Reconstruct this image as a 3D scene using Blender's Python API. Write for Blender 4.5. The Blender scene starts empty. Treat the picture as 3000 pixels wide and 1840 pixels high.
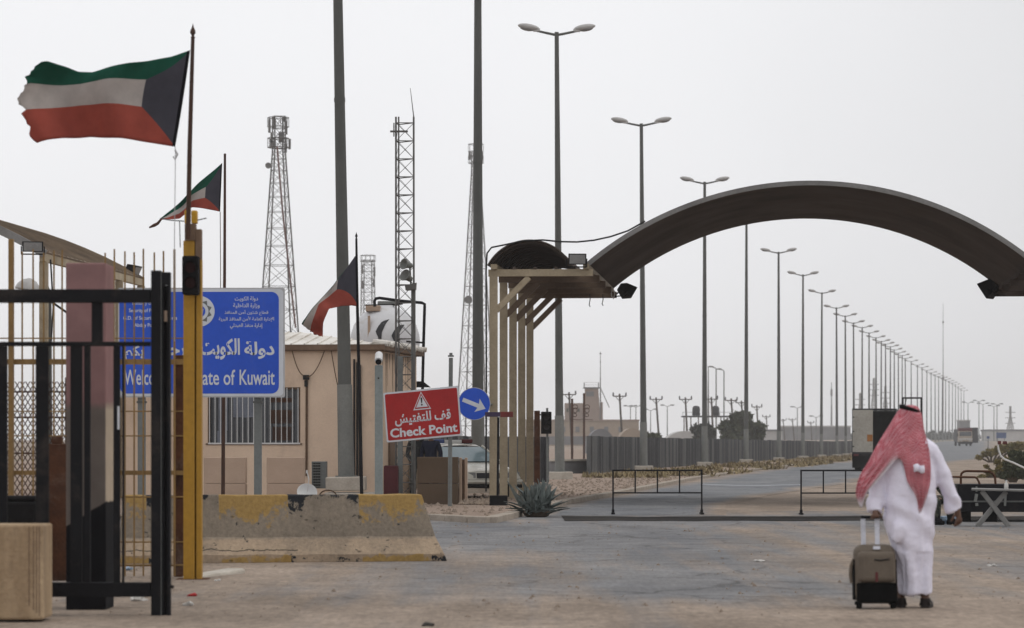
import bpy, bmesh, math, random
from mathutils import Vector, Matrix, noise
R = math.radians
random.seed(11)
sc = bpy.context.scene
C = sc.collection
# ------------------------------------------------------------------ camera, world, sun, exposure
CAMH, FPX, CX, HY = 1.45, 9000.0, 1500.0, 1303.0     # photo pixels: focal length, centre column, eye level row
cd = bpy.data.cameras.new('camera'); cam = bpy.data.objects.new('camera', cd); C.objects.link(cam)
cam.location = (0, 0, CAMH); cam.rotation_euler = (R(90), 0, 0)
cd.lens = 108; cd.sensor_width = 36; cd.shift_y = .1277; cd.clip_end = 9000
cd.dof.use_dof = True; cd.dof.focus_distance = 66; cd.dof.aperture_fstop = 3.6
sc.camera = cam
sc.view_settings.view_transform = 'Standard'; sc.view_settings.look = 'None'
sc.view_settings.exposure = 0; sc.view_settings.gamma = 1
sc.render.engine = 'CYCLES'
sc.cycles.use_denoising = True
sc.cycles.max_bounces = 6; sc.cycles.transparent_max_bounces = 12
SUN_EL, SUN_AZ = R(55), R(92)                          # azimuth clockwise from +Y (away from the camera)
w = bpy.data.worlds.new('World'); sc.world = w; w.use_nodes = True
nt = w.node_tree; nt.nodes.clear()
def wn(t, **k):
    n = nt.nodes.new(t)
    for a, b in k.items(): setattr(n, a, b)
    return n
sky = wn('ShaderNodeTexSky', sky_type='NISHITA', sun_disc=False, sun_elevation=SUN_EL, sun_rotation=SUN_AZ, dust_density=6.0, air_density=1.5)
hs = wn('ShaderNodeHueSaturation'); hs.inputs['Saturation'].default_value = .12
nt.links.new(sky.outputs[0], hs.inputs['Color'])
tc = wn('ShaderNodeTexCoord'); sx = wn('ShaderNodeSeparateXYZ'); nt.links.new(tc.outputs['Generated'], sx.inputs[0])
mr = wn('ShaderNodeMapRange', interpolation_type='SMOOTHSTEP')   # the sky is dimmed towards the right of the road
for k, v in (('From Min', .0), ('From Max', .30), ('To Min', 1.0), ('To Max', .72)): mr.inputs[k].default_value = v
nt.links.new(sx.outputs['X'], mr.inputs['Value'])
cn = wn('ShaderNodeTexNoise'); cn.inputs['Scale'].default_value = 9; cn.inputs['Detail'].default_value = 3
nt.links.new(tc.outputs['Generated'], cn.inputs['Vector'])
cm = wn('ShaderNodeMapRange')
for k, v in (('From Min', .3), ('From Max', .7), ('To Min', .985), ('To Max', 1.015)): cm.inputs[k].default_value = v
nt.links.new(cn.outputs[0], cm.inputs['Value'])
mm = wn('ShaderNodeMath', operation='MULTIPLY'); nt.links.new(mr.outputs[0], mm.inputs[0]); nt.links.new(cm.outputs[0], mm.inputs[1])
vm = wn('ShaderNodeVectorMath', operation='SCALE'); vm.inputs[0].default_value = (10.35, 10.42, 10.68)
nt.links.new(mm.outputs[0], vm.inputs['Scale'])
mx = wn('ShaderNodeMix', data_type='RGBA'); mx.inputs['Factor'].default_value = .88
nt.links.new(hs.outputs[0], mx.inputs['A']); nt.links.new(vm.outputs[0], mx.inputs['B'])
bg = wn('ShaderNodeBackground'); bg.inputs['Strength'].default_value = .1
nt.links.new(mx.outputs['Result'], bg.inputs['Color'])
wo = wn('ShaderNodeOutputWorld'); nt.links.new(bg.outputs[0], wo.inputs['Surface'])
sl = bpy.data.lights.new('sun', 'SUN'); sl.energy = .7; sl.angle = R(24); sl.color = (1, .95, .88)
so = bpy.data.objects.new('sun', sl); C.objects.link(so)
sd = Vector((math.sin(SUN_AZ)*math.cos(SUN_EL), math.cos(SUN_AZ)*math.cos(SUN_EL), math.sin(SUN_EL)))
so.rotation_euler = sd.to_track_quat('Z', 'Y').to_euler(); so.location = (20, 30, 60)

# ------------------------------------------------------------------ helpers
def P(px, py, d): return Vector(((px-CX)*d/FPX, d, CAMH-(py-HY)*d/FPX))     # a photo pixel at a chosen distance
def px2m(d): return d/FPX
def gz(x, y):                                                              # the ground rises gently far off
    if y < 350: return 0.0
    if y < 450: return .005*(y-350)**2/200
    if y < 1000: return .25+.005*(y-450)
    return 3.0+.001*(y-1000)
def D(py): return CAMH*FPX/(py-HY)                                          # distance of a ground pixel

def GY(d, z=0.0): return HY+(CAMH-z)*FPX/d                                # photo row of the ground at a distance
ORG = {}
class MB:
    def __init__(s): s.v = []; s.f = []; s.mi = []; s.uv = {}; s.cur = 0
    def add(s, vs, fs):
        o = len(s.v); s.v += [Vector(p) for p in vs]
        for f in fs: s.f.append(tuple(i+o for i in f)); s.mi.append(s.cur)
        return s
    def hexa(s, p):      # 0-3 bottom ccw, 4-7 top
        return s.add(p, [(3,2,1,0),(4,5,6,7),(0,1,5,4),(1,2,6,5),(2,3,7,6),(3,0,4,7)])
    def box(s, c, size, yaw=0):
        c = Vector(c); x, y, z = size[0]/2, size[1]/2, size[2]/2
        m = Matrix.Rotation(yaw, 3, 'Z')
        return s.hexa([c+m@Vector(q) for q in ((-x,-y,-z),(x,-y,-z),(x,y,-z),(-x,y,-z),(-x,-y,z),(x,-y,z),(x,y,z),(-x,y,z))])
    def pbox(s, x0, y0, x1, y1, d, depth):     # front face given in photo pixels at distance d
        a = P(x0, y1, d); b = P(x1, y0, d)
        return s.box(((a.x+b.x)/2, d+depth/2, (a.z+b.z)/2), (abs(b.x-a.x), depth, abs(b.z-a.z)))
    def bar(s, p, q, w, h=None, up=(0,0,1)):
        p = Vector(p); q = Vector(q); h = h or w; t = (q-p).normalized(); u = Vector(up)
        if abs(t.dot(u)) > .98: u = Vector((0,1,0))
        a = t.cross(u).normalized(); b = a.cross(t).normalized(); a = a*w/2; b = b*h/2
        return s.hexa([p-a-b, p+a-b, q+a-b, q-a-b, p-a+b, p+a+b, q+a+b, q-a+b])
    def tube(s, pts, r, n=8, caps=True):
        pts = [Vector(p) for p in pts]; m = len(pts); rr = r if isinstance(r, (list, tuple)) else [r]*m
        o = len(s.v); prev = None
        for i, p in enumerate(pts):
            t = (pts[min(i+1, m-1)]-pts[max(i-1, 0)]).normalized()
            if prev is None:
                u = Vector((0,0,1)) if abs(t.z) < .9 else Vector((0,1,0)); a = t.cross(u).normalized()
            else: a = (prev-t*prev.dot(t)).normalized()
            prev = a; b = t.cross(a)
            for k in range(n):
                an = 2*math.pi*k/n; s.v.append(p+(a*math.cos(an)+b*math.sin(an))*rr[i])
        for i in range(m-1):
            for k in range(n):
                s.f.append((o+i*n+k, o+i*n+(k+1)%n, o+(i+1)*n+(k+1)%n, o+(i+1)*n+k)); s.mi.append(s.cur)
        if caps:
            s.f.append(tuple(o+k for k in range(n))[::-1]); s.mi.append(s.cur)
            s.f.append(tuple(o+(m-1)*n+k for k in range(n))); s.mi.append(s.cur)
        return s
    def lathe(s, c, prof, n=20, axis=None):
        c = Vector(c); m = axis or Matrix.Identity(3); o = len(s.v); k_ = len(prof)
        for r, z in prof:
            for k in range(n):
                an = 2*math.pi*k/n; s.v.append(c+m@Vector((r*math.cos(an), r*math.sin(an), z)))
        for i in range(k_-1):
            for k in range(n):
                s.f.append((o+i*n+k, o+i*n+(k+1)%n, o+(i+1)*n+(k+1)%n, o+(i+1)*n+k)); s.mi.append(s.cur)
        if prof[0][0] > 1e-4: s.f.append(tuple(o+k for k in range(n))[::-1]); s.mi.append(s.cur)
        if prof[-1][0] > 1e-4: s.f.append(tuple(o+(k_-1)*n+k for k in range(n))); s.mi.append(s.cur)
        return s
    def ell(s, c, r, n=12, m=8, rot=None):
        c = Vector(c); rot = rot or Matrix.Identity(3); o = len(s.v)
        for i in range(m+1):
            th = math.pi*i/m
            for k in range(n):
                ph = 2*math.pi*k/n
                s.v.append(c+rot@Vector((r[0]*math.sin(th)*math.cos(ph), r[1]*math.sin(th)*math.sin(ph), -r[2]*math.cos(th))))
        for i in range(m):
            for k in range(n):
                s.f.append((o+i*n+k, o+i*n+(k+1)%n, o+(i+1)*n+(k+1)%n, o+(i+1)*n+k)); s.mi.append(s.cur)
        return s
    def prism(s, pts, off):          # closed outline and its copy pushed by off
        pts = [Vector(p) for p in pts]; n = len(pts); off = Vector(off)
        return s.add(pts+[p+off for p in pts], [tuple(range(n)), tuple(range(2*n-1, n-1, -1))]+[(i, i+n, (i+1) % n+n, (i+1) % n) for i in range(n)])
    def grid(s, rows, close=False):
        o = len(s.v); n = len(rows[0])
        for r in rows: s.v += [Vector(p) for p in r]
        for i in range(len(rows)-1):
            for k in range(n if close else n-1):
                s.f.append((o+i*n+k, o+i*n+(k+1) % n, o+(i+1)*n+(k+1) % n, o+(i+1)*n+k)); s.mi.append(s.cur)
        return s
    def build(s, name, m, parent=None, origin=None, smooth=False, bevel=0, uv=None, fixn=True, rot=0):
        o0 = ORG[parent.name] if parent else Vector(origin if origin is not None else s.base())
        me = bpy.data.meshes.new(name)
        mt = Matrix.Rotation(-rot, 3, 'Z') if rot else None
        me.from_pydata([(mt@(p-o0) if mt else (p-o0)) for p in s.v], [], s.f)
        for a in (m if isinstance(m, (list, tuple)) else [m]): me.materials.append(a)
        if len(me.materials) > 1: me.polygons.foreach_set('material_index', s.mi)
        if fixn:
            b = bmesh.new(); b.from_mesh(me); bmesh.ops.recalc_face_normals(b, faces=b.faces); b.to_mesh(me); b.free()
        if uv:
            l = me.uv_layers.new(name='UVMap')
            for lp in me.loops: l.data[lp.index].uv = uv[lp.vertex_index]
        if smooth:
            me.polygons.foreach_set('use_smooth', [True]*len(me.polygons))
            try: me.set_sharp_from_angle(angle=R(smooth if smooth is not True else 40))
            except Exception: pass
        ob = bpy.data.objects.new(name, me); C.objects.link(ob)
        if parent: ob.parent = parent
        else: ob.location = o0; ob.rotation_euler.z = rot
        ORG[ob.name] = o0
        if bevel:
            bv = ob.modifiers.new('edge', 'BEVEL'); bv.width = bevel; bv.segments = 4 if bevel > .04 else 2; bv.limit_method = 'ANGLE'; bv.angle_limit = R(50)
        return ob
    def base(s):
        xs = [p.x for p in s.v]; ys = [p.y for p in s.v]
        return Vector(((min(xs)+max(xs))/2, (min(ys)+max(ys))/2, min(p.z for p in s.v)))

def tag(o, label=None, cat=None, group=None, kind=None):
    if label: o['label'] = label
    if cat: o['category'] = cat
    if group: o['group'] = group
    if kind: o['kind'] = kind
    return o
def thing(name, loc, label, cat, group=None):
    o = bpy.data.objects.new(name, None); C.objects.link(o); o.location = Vector(loc); o.empty_display_size = .3
    ORG[o.name] = Vector(loc); return tag(o, label, cat, group)
def copy_tree(o, parent=None, data=True):
    c = o.copy(); C.objects.link(c)
    if parent is not None: c.parent = parent
    for ch in list(o.children): copy_tree(ch, c)
    return c

# ------------------------------------------------------------------ materials
def lin(r, g, b):
    f = lambda c: (c/255/12.92) if c/255 <= .04045 else ((c/255+.055)/1.055)**2.4
    return (f(r), f(g), f(b))
def mk(nt):
    def n(t, ins=None, **k):
        x = nt.nodes.new(t)
        for a, b in k.items(): setattr(x, a, b)
        for a, b in (ins or {}).items():
            if isinstance(b, bpy.types.NodeSocket): nt.links.new(b, x.inputs[a])
            else: x.inputs[a].default_value = b
        return x
    return n
def newmat(name):
    m = bpy.data.materials.new(name); m.use_nodes = True; t = m.node_tree
    return m, t, mk(t), t.nodes['Principled BSDF']
def c4(c): return (c[0], c[1], c[2], 1)
def mat(name, col, rough=.75, metal=0.0, col2=None, scale=2.0, stretch=(1,1,1), lo=.38, hi=.66, bump=.15, bscale=None, spec=.3, fine=.12, dirt=None, dscale=.8, dlo=.55, dhi=.72):
    m, t, n, b = newmat(name)
    tc = n('ShaderNodeTexCoord'); mp = n('ShaderNodeMapping', {'Vector': tc.outputs['Object'], 'Scale': stretch})
    col2 = col2 or tuple(c*.72 for c in col)
    n1 = n('ShaderNodeTexNoise', {'Vector': mp.outputs[0], 'Scale': scale, 'Detail': 7.0, 'Roughness': .62})
    r1 = n('ShaderNodeMapRange', {'Value': n1.outputs[0], 'From Min': lo, 'From Max': hi})
    x = n('ShaderNodeMix', {'Factor': r1.outputs[0], 'A': c4(col), 'B': c4(col2)}, data_type='RGBA')
    out = x.outputs['Result']
    if dirt:
        n3 = n('ShaderNodeTexNoise', {'Vector': mp.outputs[0], 'Scale': dscale, 'Detail': 9.0, 'Roughness': .7, 'Distortion': .4})
        r3 = n('ShaderNodeMapRange', {'Value': n3.outputs[0], 'From Min': dlo, 'From Max': dhi})
        out = n('ShaderNodeMix', {'Factor': r3.outputs[0], 'A': out, 'B': c4(dirt)}, data_type='RGBA').outputs['Result']
    n2 = n('ShaderNodeTexNoise', {'Vector': tc.outputs['Object'], 'Scale': bscale or scale*14, 'Detail': 4.0})
    f = n('ShaderNodeMapRange', {'Value': n2.outputs[0], 'From Min': .25, 'From Max': .75, 'To Min': 1-fine, 'To Max': 1+fine})
    sc_ = n('ShaderNodeVectorMath', {0: out, 'Scale': f.outputs[0]}, operation='SCALE')
    t.links.new(sc_.outputs[0], b.inputs['Base Color'])
    rr = n('ShaderNodeMapRange', {'Value': n1.outputs[0], 'From Min': .3, 'From Max': .7, 'To Min': max(rough-.1, .03), 'To Max': min(rough+.1, 1)})
    t.links.new(rr.outputs[0], b.inputs['Roughness'])
    b.inputs['Metallic'].default_value = metal; b.inputs['Specular IOR Level'].default_value = spec
    if bump:
        bp = n('ShaderNodeBump', {'Height': n2.outputs[0], 'Strength': bump, 'Distance': .02}); t.links.new(bp.outputs[0], b.inputs['Normal'])
    return m
M = {}
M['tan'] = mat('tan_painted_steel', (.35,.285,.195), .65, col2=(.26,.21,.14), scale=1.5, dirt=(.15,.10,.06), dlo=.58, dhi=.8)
M['shaded_beam'] = mat('shaded_beam_steel', (.155,.105,.07), .7, col2=(.11,.075,.05), scale=1.5)  # beams behind the front one, shade under the roof put into the colour
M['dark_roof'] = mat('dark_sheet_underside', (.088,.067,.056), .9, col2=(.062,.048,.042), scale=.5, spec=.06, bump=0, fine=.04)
M['fascia'] = mat('grey_sheet_fascia', (.21,.205,.20), .6, col2=(.15,.145,.14), scale=1.2)
M['black'] = mat('black_painted_steel', (.008,.008,.010), .7, col2=(.013,.013,.015), scale=3, spec=.12, dirt=(.055,.045,.038), dscale=1.6, dlo=.54, dhi=.78)
M['black_matte'] = mat('black_rubber', (.008,.008,.009), .9, col2=(.014,.013,.013), scale=3, spec=.08)
M['galv'] = mat('galvanised_steel', (.10,.102,.096), .65, .0, col2=(.072,.074,.07), scale=1.2, stretch=(1,1,.35), fine=.06)
M['galv_light'] = mat('weathered_zinc', (.18,.184,.172), .65, col2=(.13,.134,.128), scale=1.5, stretch=(1,1,.4), dirt=(.13,.11,.09), dlo=.6, dhi=.8)
M['lamp_shell'] = mat('lamp_housing', (.42,.41,.40), .5, col2=(.34,.33,.32), scale=2)
M['glass'] = mat('lamp_glass', (.25,.25,.25), .15, spec=.5, bump=0)
M['concrete'] = mat('bare_concrete', (.34,.29,.24), .9, col2=(.26,.22,.18), scale=1.5, bump=.4, dirt=(.16,.13,.11), dlo=.58, dhi=.78)
M['white_concrete'] = mat('pale_plinth_concrete', (.50,.46,.40), .9, col2=(.38,.34,.29), scale=1.5, bump=.3)
M['wall'] = mat('beige_render', (.72,.555,.42), .9, col2=(.62,.47,.355), scale=.55, bump=.25, bscale=30, fine=.05, dirt=(.40,.29,.215), dscale=.6, dlo=.54, dhi=.85)
M['white_sheet'] = mat('white_roof_sheet', (.72,.69,.64), .6, col2=(.6,.57,.52), scale=.8, dirt=(.38,.31,.25), dlo=.56, dhi=.78)
M['brown'] = mat('brown_fascia', (.20,.13,.085), .8, col2=(.14,.09,.06), scale=1)
M['box_tan'] = mat('beige_block_concrete', (.43,.32,.245), .9, col2=(.36,.265,.20), scale=.9, bump=.2, bscale=30, fine=.05, dirt=(.30,.22,.165), dlo=.6, dhi=.8)
M['box_brown_shaded'] = mat('shaded_brown_concrete', (.105,.072,.047), .9, col2=(.085,.06,.04), scale=.9, bump=.2, bscale=30, fine=.05)  # brown concrete, darkened in the colour for the shade it stands in
M['glass_dark'] = mat('dark_window_glass', (.02,.022,.026), .12, spec=.6, bump=0, col2=(.05,.055,.065), scale=1.2)
M['blind'] = mat('blue_grey_blind', (.20,.22,.27), .6, col2=(.14,.155,.19), scale=1.5)
M['white_paint'] = mat('white_paint', (.62,.62,.62), .5, col2=(.54,.54,.53), scale=2, fine=.04)
M['grp'] = mat('white_fibreglass', (.62,.62,.64), .45, col2=(.55,.55,.56), scale=1.0, dirt=(.36,.30,.23), dscale=1.2, dlo=.58, dhi=.8, fine=.03)
M['rust'] = mat('rusty_steel', (.105,.045,.024), .9, col2=(.055,.027,.018), scale=2.5, bump=.4, spec=.1, dirt=(.15,.105,.085), dscale=2.2, dlo=.52, dhi=.72)
M['rust_dark'] = mat('dark_rusted_pole', (.045,.026,.020), .85, col2=(.085,.038,.022), scale=3, stretch=(1,1,.25))
M['pole_grey'] = mat('grey_painted_post', (.16,.17,.165), .6, col2=(.12,.127,.125), scale=1.2)
M['pole_green'] = mat('grey_green_post', (.255,.28,.275), .6, col2=(.20,.225,.22), scale=1.2)
M['yellow'] = mat('yellow_painted_steel', (.40,.215,.022), .6, col2=(.31,.165,.02), scale=1.2, stretch=(1,1,.4), dirt=(.13,.075,.025), dlo=.6, dhi=.8)
M['yellow_bright'] = mat('bright_yellow_cap', (.55,.30,.02), .5, col2=(.45,.24,.02), scale=2)
M['rail_yellow'] = mat('dull_yellow_rail', (.26,.155,.05), .6, col2=(.18,.11,.045), scale=2)
M['blue_sign'] = mat('blue_sign_sheet', (.017,.085,.55), .45, col2=(.014,.072,.47), scale=.9, fine=.05, bump=.02, dirt=(.05,.10,.42), dscale=1.4, dlo=.52, dhi=.80)
M['sign_white'] = mat('sign_white_sheet', (.60,.62,.66), .5, col2=(.52,.54,.58), scale=1.5, fine=.03, bump=0)
M['sign_frame'] = mat('sign_aluminium_edge', (.46,.46,.47), .5, col2=(.38,.38,.39), scale=1.5, fine=.04)
M['red_sign'] = mat('red_sign_sheet', (.36,.010,.011), .5, col2=(.29,.012,.012), scale=1.4, fine=.06, bump=.02, dirt=(.33,.035,.028), dscale=2.0, dlo=.54, dhi=.8)
M['maroon'] = mat('maroon_paint', (.075,.010,.014), .6, scale=2)
M['red_bar'] = mat('faded_red_bar', (.16,.025,.022), .6, col2=(.10,.02,.02), scale=3)
M['purple_bar'] = mat('dark_purple_bar', (.05,.03,.075), .6, scale=3)
M['stain'] = mat('dark_mark', (.05,.045,.04), .9, scale=5)
M['cable'] = mat('dark_cable', (.014,.013,.013), .7, scale=4)
M['brown_cable'] = mat('brown_cable', (.12,.07,.04), .8, scale=4)
M['leaf'] = mat('green_foliage', (.085,.092,.055), .85, col2=(.038,.045,.027), scale=.35, fine=.3, bump=0)
M['leaf_dry'] = mat('dry_scrub', (.20,.155,.06), .9, col2=(.10,.095,.035), scale=.6, fine=.3, bump=0)
M['grass'] = mat('dry_grass', (.25,.19,.10), .95, col2=(.12,.10,.055), scale=.5, fine=.25, bump=0)
M['agave'] = mat('blue_grey_agave', (.17,.195,.185), .6, col2=(.09,.11,.105), scale=6, fine=.2, bump=0)
M['trunk'] = mat('tree_bark', (.10,.075,.055), .95, scale=4)
M['far_beige'] = mat('far_beige_render', (.32,.25,.21), .95, col2=(.27,.21,.18), scale=.3, fine=.05)
M['far_tan'] = mat('far_tan_wall', (.36,.29,.23), .95, col2=(.29,.23,.18), scale=.2, fine=.05)
M['far_grey'] = mat('far_grey_wall', (.20,.20,.205), .95, col2=(.15,.15,.155), scale=.2, fine=.05)
M['far_white'] = mat('far_white_wall', (.46,.45,.44), .95, col2=(.38,.37,.36), scale=.2, fine=.05)
M['far_dark'] = mat('far_dark_scrub', (.045,.05,.04), .95, col2=(.07,.075,.06), scale=.15, fine=.2)
M['fence_grey'] = mat('grey_corrugated_sheet', (.125,.127,.125), .7, col2=(.095,.097,.098), scale=.6, stretch=(1,1,.3), dirt=(.15,.13,.11), dlo=.6, dhi=.85)
M['fence_dark'] = mat('dark_corrugated_sheet', (.035,.037,.042), .7, col2=(.05,.05,.054), scale=.6)
M['wood_pole'] = mat('timber_pole', (.085,.07,.058), .9, scale=3)
M['tank_dark'] = mat('dark_plastic_tank', (.03,.03,.034), .6, scale=2)
M['lattice'] = mat('lattice_steel', (.13,.125,.12), .6, col2=(.09,.085,.08), scale=2)
M['lattice_red'] = mat('faded_red_lattice', (.14,.075,.065), .6, scale=2)
M['lattice_far'] = mat('pale_lattice_steel', (.17,.165,.16), .6, scale=2)
M['blue_hazed'] = mat('hazed_blue_board', (.05,.09,.21), .7, scale=1)  # blue dulled in the colour for distance haze
M['car_white'] = mat('cream_car_paint', (.60,.575,.50), .25, col2=(.54,.52,.45), scale=1, spec=.5, bump=0, fine=.02)
M['windscreen'] = mat('car_windscreen', (.17,.25,.28), .08, spec=.7, bump=0, col2=(.24,.31,.34), scale=1.2, fine=.02)
M['chrome'] = mat('grey_trim', (.22,.22,.215), .3, .3, scale=3, bump=0)
M['truck_white'] = mat('dusty_white_truck', (.37,.345,.30), .6, col2=(.30,.28,.24), scale=.8, dirt=(.2,.17,.13), dlo=.6, dhi=.8)
M['truck_beige'] = mat('beige_truck_cab', (.36,.29,.22), .6, col2=(.3,.24,.18), scale=.8)
M['orange'] = mat('orange_plate', (.36,.14,.03), .6, scale=3)
M['dark_red'] = mat('dark_red_paint', (.10,.018,.018), .6, scale=2)
M['blue_light'] = mat('blue_lens', (.05,.08,.22), .2, scale=3, bump=0)
M['cloth_white'] = mat('white_cotton', (.78,.755,.87), .95, col2=(.71,.69,.80), scale=2.2, stretch=(1,1,.5), fine=.04, bump=.1, bscale=60, spec=.1)
M['skin'] = mat('brown_skin', (.14,.075,.052), .6, scale=5, bump=.05)
M['sandal'] = mat('dark_leather', (.018,.012,.010), .6, scale=6)
M['camo'] = mat('camouflage_cloth', (.075,.075,.05), .95, col2=(.018,.02,.016), scale=9, lo=.46, hi=.52, fine=.15, bump=.1)
M['navy'] = mat('navy_cloth', (.012,.015,.032), .95, scale=5, bump=.1)
M['dark_cloth'] = mat('dark_uniform_cloth', (.022,.022,.024), .95, col2=(.05,.05,.046), scale=7, lo=.48, hi=.55, bump=.1)
M['case'] = mat('olive_brown_case_fabric', (.135,.108,.083), .85, col2=(.10,.08,.062), scale=2.5, fine=.12, bscale=120, bump=.2)
M['silver'] = mat('silver_tube', (.55,.55,.60), .3, .4, scale=3, bump=0)
M['black_case'] = mat('black_case_fabric', (.006,.006,.006), .9, scale=3, spec=.05)
M['grey_plastic'] = mat('grey_table_plastic', (.20,.195,.185), .6, col2=(.16,.155,.148), scale=2)
M['litter_white'] = mat('white_litter', (.6,.58,.55), .8, scale=6)
M['bag_blue'] = mat('pale_blue_plastic', (.30,.40,.52), .4, scale=4)
M['stone'] = mat('rubble_stone', (.20,.155,.12), .95, col2=(.28,.22,.17), scale=5, bump=.4)
M['screen_dark'] = mat('dark_lens', (.02,.006,.006), .5, spec=.1, scale=3, bump=0)
# ------------------------------------------------------------------ ground, roads
def sand_nodes(n, tc, dark=0.0):
    m1 = n('ShaderNodeMapping', {'Vector': tc, 'Scale': (.45, .16, 1)})
    a = n('ShaderNodeTexNoise', {'Vector': m1.outputs[0], 'Scale': 1.0, 'Detail': 8.0, 'Roughness': .62})
    ra = n('ShaderNodeMapRange', {'Value': a.outputs[0], 'From Min': .35, 'From Max': .65})
    x = n('ShaderNodeMix', {'Factor': ra.outputs[0], 'A': (.20, .158, .124, 1), 'B': (.345, .277, .222, 1)}, data_type='RGBA')
    b = n('ShaderNodeTexNoise', {'Vector': tc, 'Scale': 9.0, 'Detail': 6.0, 'Roughness': .7})
    rb = n('ShaderNodeMapRange', {'Value': b.outputs[0], 'From Min': .3, 'From Max': .7, 'To Min': .62, 'To Max': 1.3})
    y = n('ShaderNodeVectorMath', {0: x.outputs['Result'], 'Scale': rb.outputs[0]}, operation='SCALE')
    b2 = n('ShaderNodeTexNoise', {'Vector': tc, 'Scale': 1.6, 'Detail': 7.0, 'Roughness': .75, 'Distortion': .8})
    rb2 = n('ShaderNodeMapRange', {'Value': b2.outputs[0], 'From Min': .34, 'From Max': .66, 'To Min': .8, 'To Max': 1.16})
    y = n('ShaderNodeVectorMath', {0: y.outputs[0], 'Scale': rb2.outputs[0]}, operation='SCALE')
    v = n('ShaderNodeTexVoronoi', {'Vector': tc, 'Scale': 2.3, 'Randomness': 1.0})
    rv = n('ShaderNodeMapRange', {'Value': v.outputs['Distance'], 'From Min': .03, 'From Max': .09, 'To Min': .62, 'To Max': 1.0})
    z = n('ShaderNodeVectorMath', {0: y.outputs[0], 'Scale': rv.outputs[0]}, operation='SCALE')
    return z.outputs[0], b.outputs[0]
def asphalt_nodes(n, tc):
    m1 = n('ShaderNodeMapping', {'Vector': tc, 'Scale': (.5, .12, 1)})
    a = n('ShaderNodeTexNoise', {'Vector': m1.outputs[0], 'Scale': 1.3, 'Detail': 8.0, 'Roughness': .6})
    ra = n('ShaderNodeMapRange', {'Value': a.outputs[0], 'From Min': .35, 'From Max': .65})
    x = n('ShaderNodeMix', {'Factor': ra.outputs[0], 'A': (.138, .144, .156, 1), 'B': (.205, .206, .210, 1)}, data_type='RGBA')
    b = n('ShaderNodeTexNoise', {'Vector': tc, 'Scale': 30.0, 'Detail': 4.0, 'Roughness': .7})
    rb = n('ShaderNodeMapRange', {'Value': b.outputs[0], 'From Min': .3, 'From Max': .7, 'To Min': .85, 'To Max': 1.15})
    y = n('ShaderNodeVectorMath', {0: x.outputs['Result'], 'Scale': rb.outputs[0]}, operation='SCALE')
    dn = n('ShaderNodeTexNoise', {'Vector': tc, 'Scale': .9, 'Detail': 6.0}); dv = n('ShaderNodeVectorMath', {0: dn.outputs['Color'], 'Scale': 1.1}, operation='SCALE'); av = n('ShaderNodeVectorMath', {0: tc, 1: dv.outputs[0]}, operation='ADD')
    ck = n('ShaderNodeTexVoronoi', {'Vector': av.outputs[0], 'Scale': .42}, feature='DISTANCE_TO_EDGE'); ckr = n('ShaderNodeMapRange', {'Value': ck.outputs['Distance'], 'From Min': .006, 'From Max': .02, 'To Min': .55, 'To Max': 1.0})
    st = n('ShaderNodeTexNoise', {'Vector': tc, 'Scale': .8, 'Detail': 8.0, 'Roughness': .7}); str_ = n('ShaderNodeMapRange', {'Value': st.outputs[0], 'From Min': .36, 'From Max': .64, 'To Min': .78, 'To Max': 1.12})
    mu = n('ShaderNodeMath', {0: ckr.outputs[0], 1: str_.outputs[0]}, operation='MULTIPLY')
    y = n('ShaderNodeVectorMath', {0: y.outputs[0], 'Scale': mu.outputs[0]}, operation='SCALE')
    return y.outputs[0]
def finish_ground(t, n, b, col, hgt, strength=.5):
    tc = n('ShaderNodeTexCoord').outputs['Object']; gm = n('ShaderNodeMapping', {'Vector': tc, 'Scale': (20, 2.6, 1)}); gn = n('ShaderNodeTexNoise', {'Vector': gm.outputs[0], 'Scale': 1.0, 'Detail': 3.0, 'Roughness': .8})
    gr = n('ShaderNodeMapRange', {'Value': gn.outputs[0], 'From Min': .28, 'From Max': .72, 'To Min': .80, 'To Max': 1.20}); col = n('ShaderNodeVectorMath', {0: col, 'Scale': gr.outputs[0]}, operation='SCALE').outputs[0]
    t.links.new(col, b.inputs['Base Color']); b.inputs['Roughness'].default_value = .95; b.inputs['Specular IOR Level'].default_value = .15
    bp = n('ShaderNodeBump', {'Height': hgt, 'Strength': strength, 'Distance': .05}); t.links.new(bp.outputs[0], b.inputs['Normal'])
m, t, n, b = newmat('sandy_ground'); tc = n('ShaderNodeTexCoord')
col, h = sand_nodes(n, tc.outputs['Object']); finish_ground(t, n, b, col, h); M['sand'] = m
m, t, n, b = newmat('rubbly_island_soil'); tc = n('ShaderNodeTexCoord')
col, h = sand_nodes(n, tc.outputs['Object'])
x = n('ShaderNodeMix', {'Factor': .6, 'A': col, 'B': (.29, .215, .17, 1)}, data_type='RGBA', blend_type='MIX')
finish_ground(t, n, b, x.outputs['Result'], h, .9); M['soil'] = m
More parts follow.
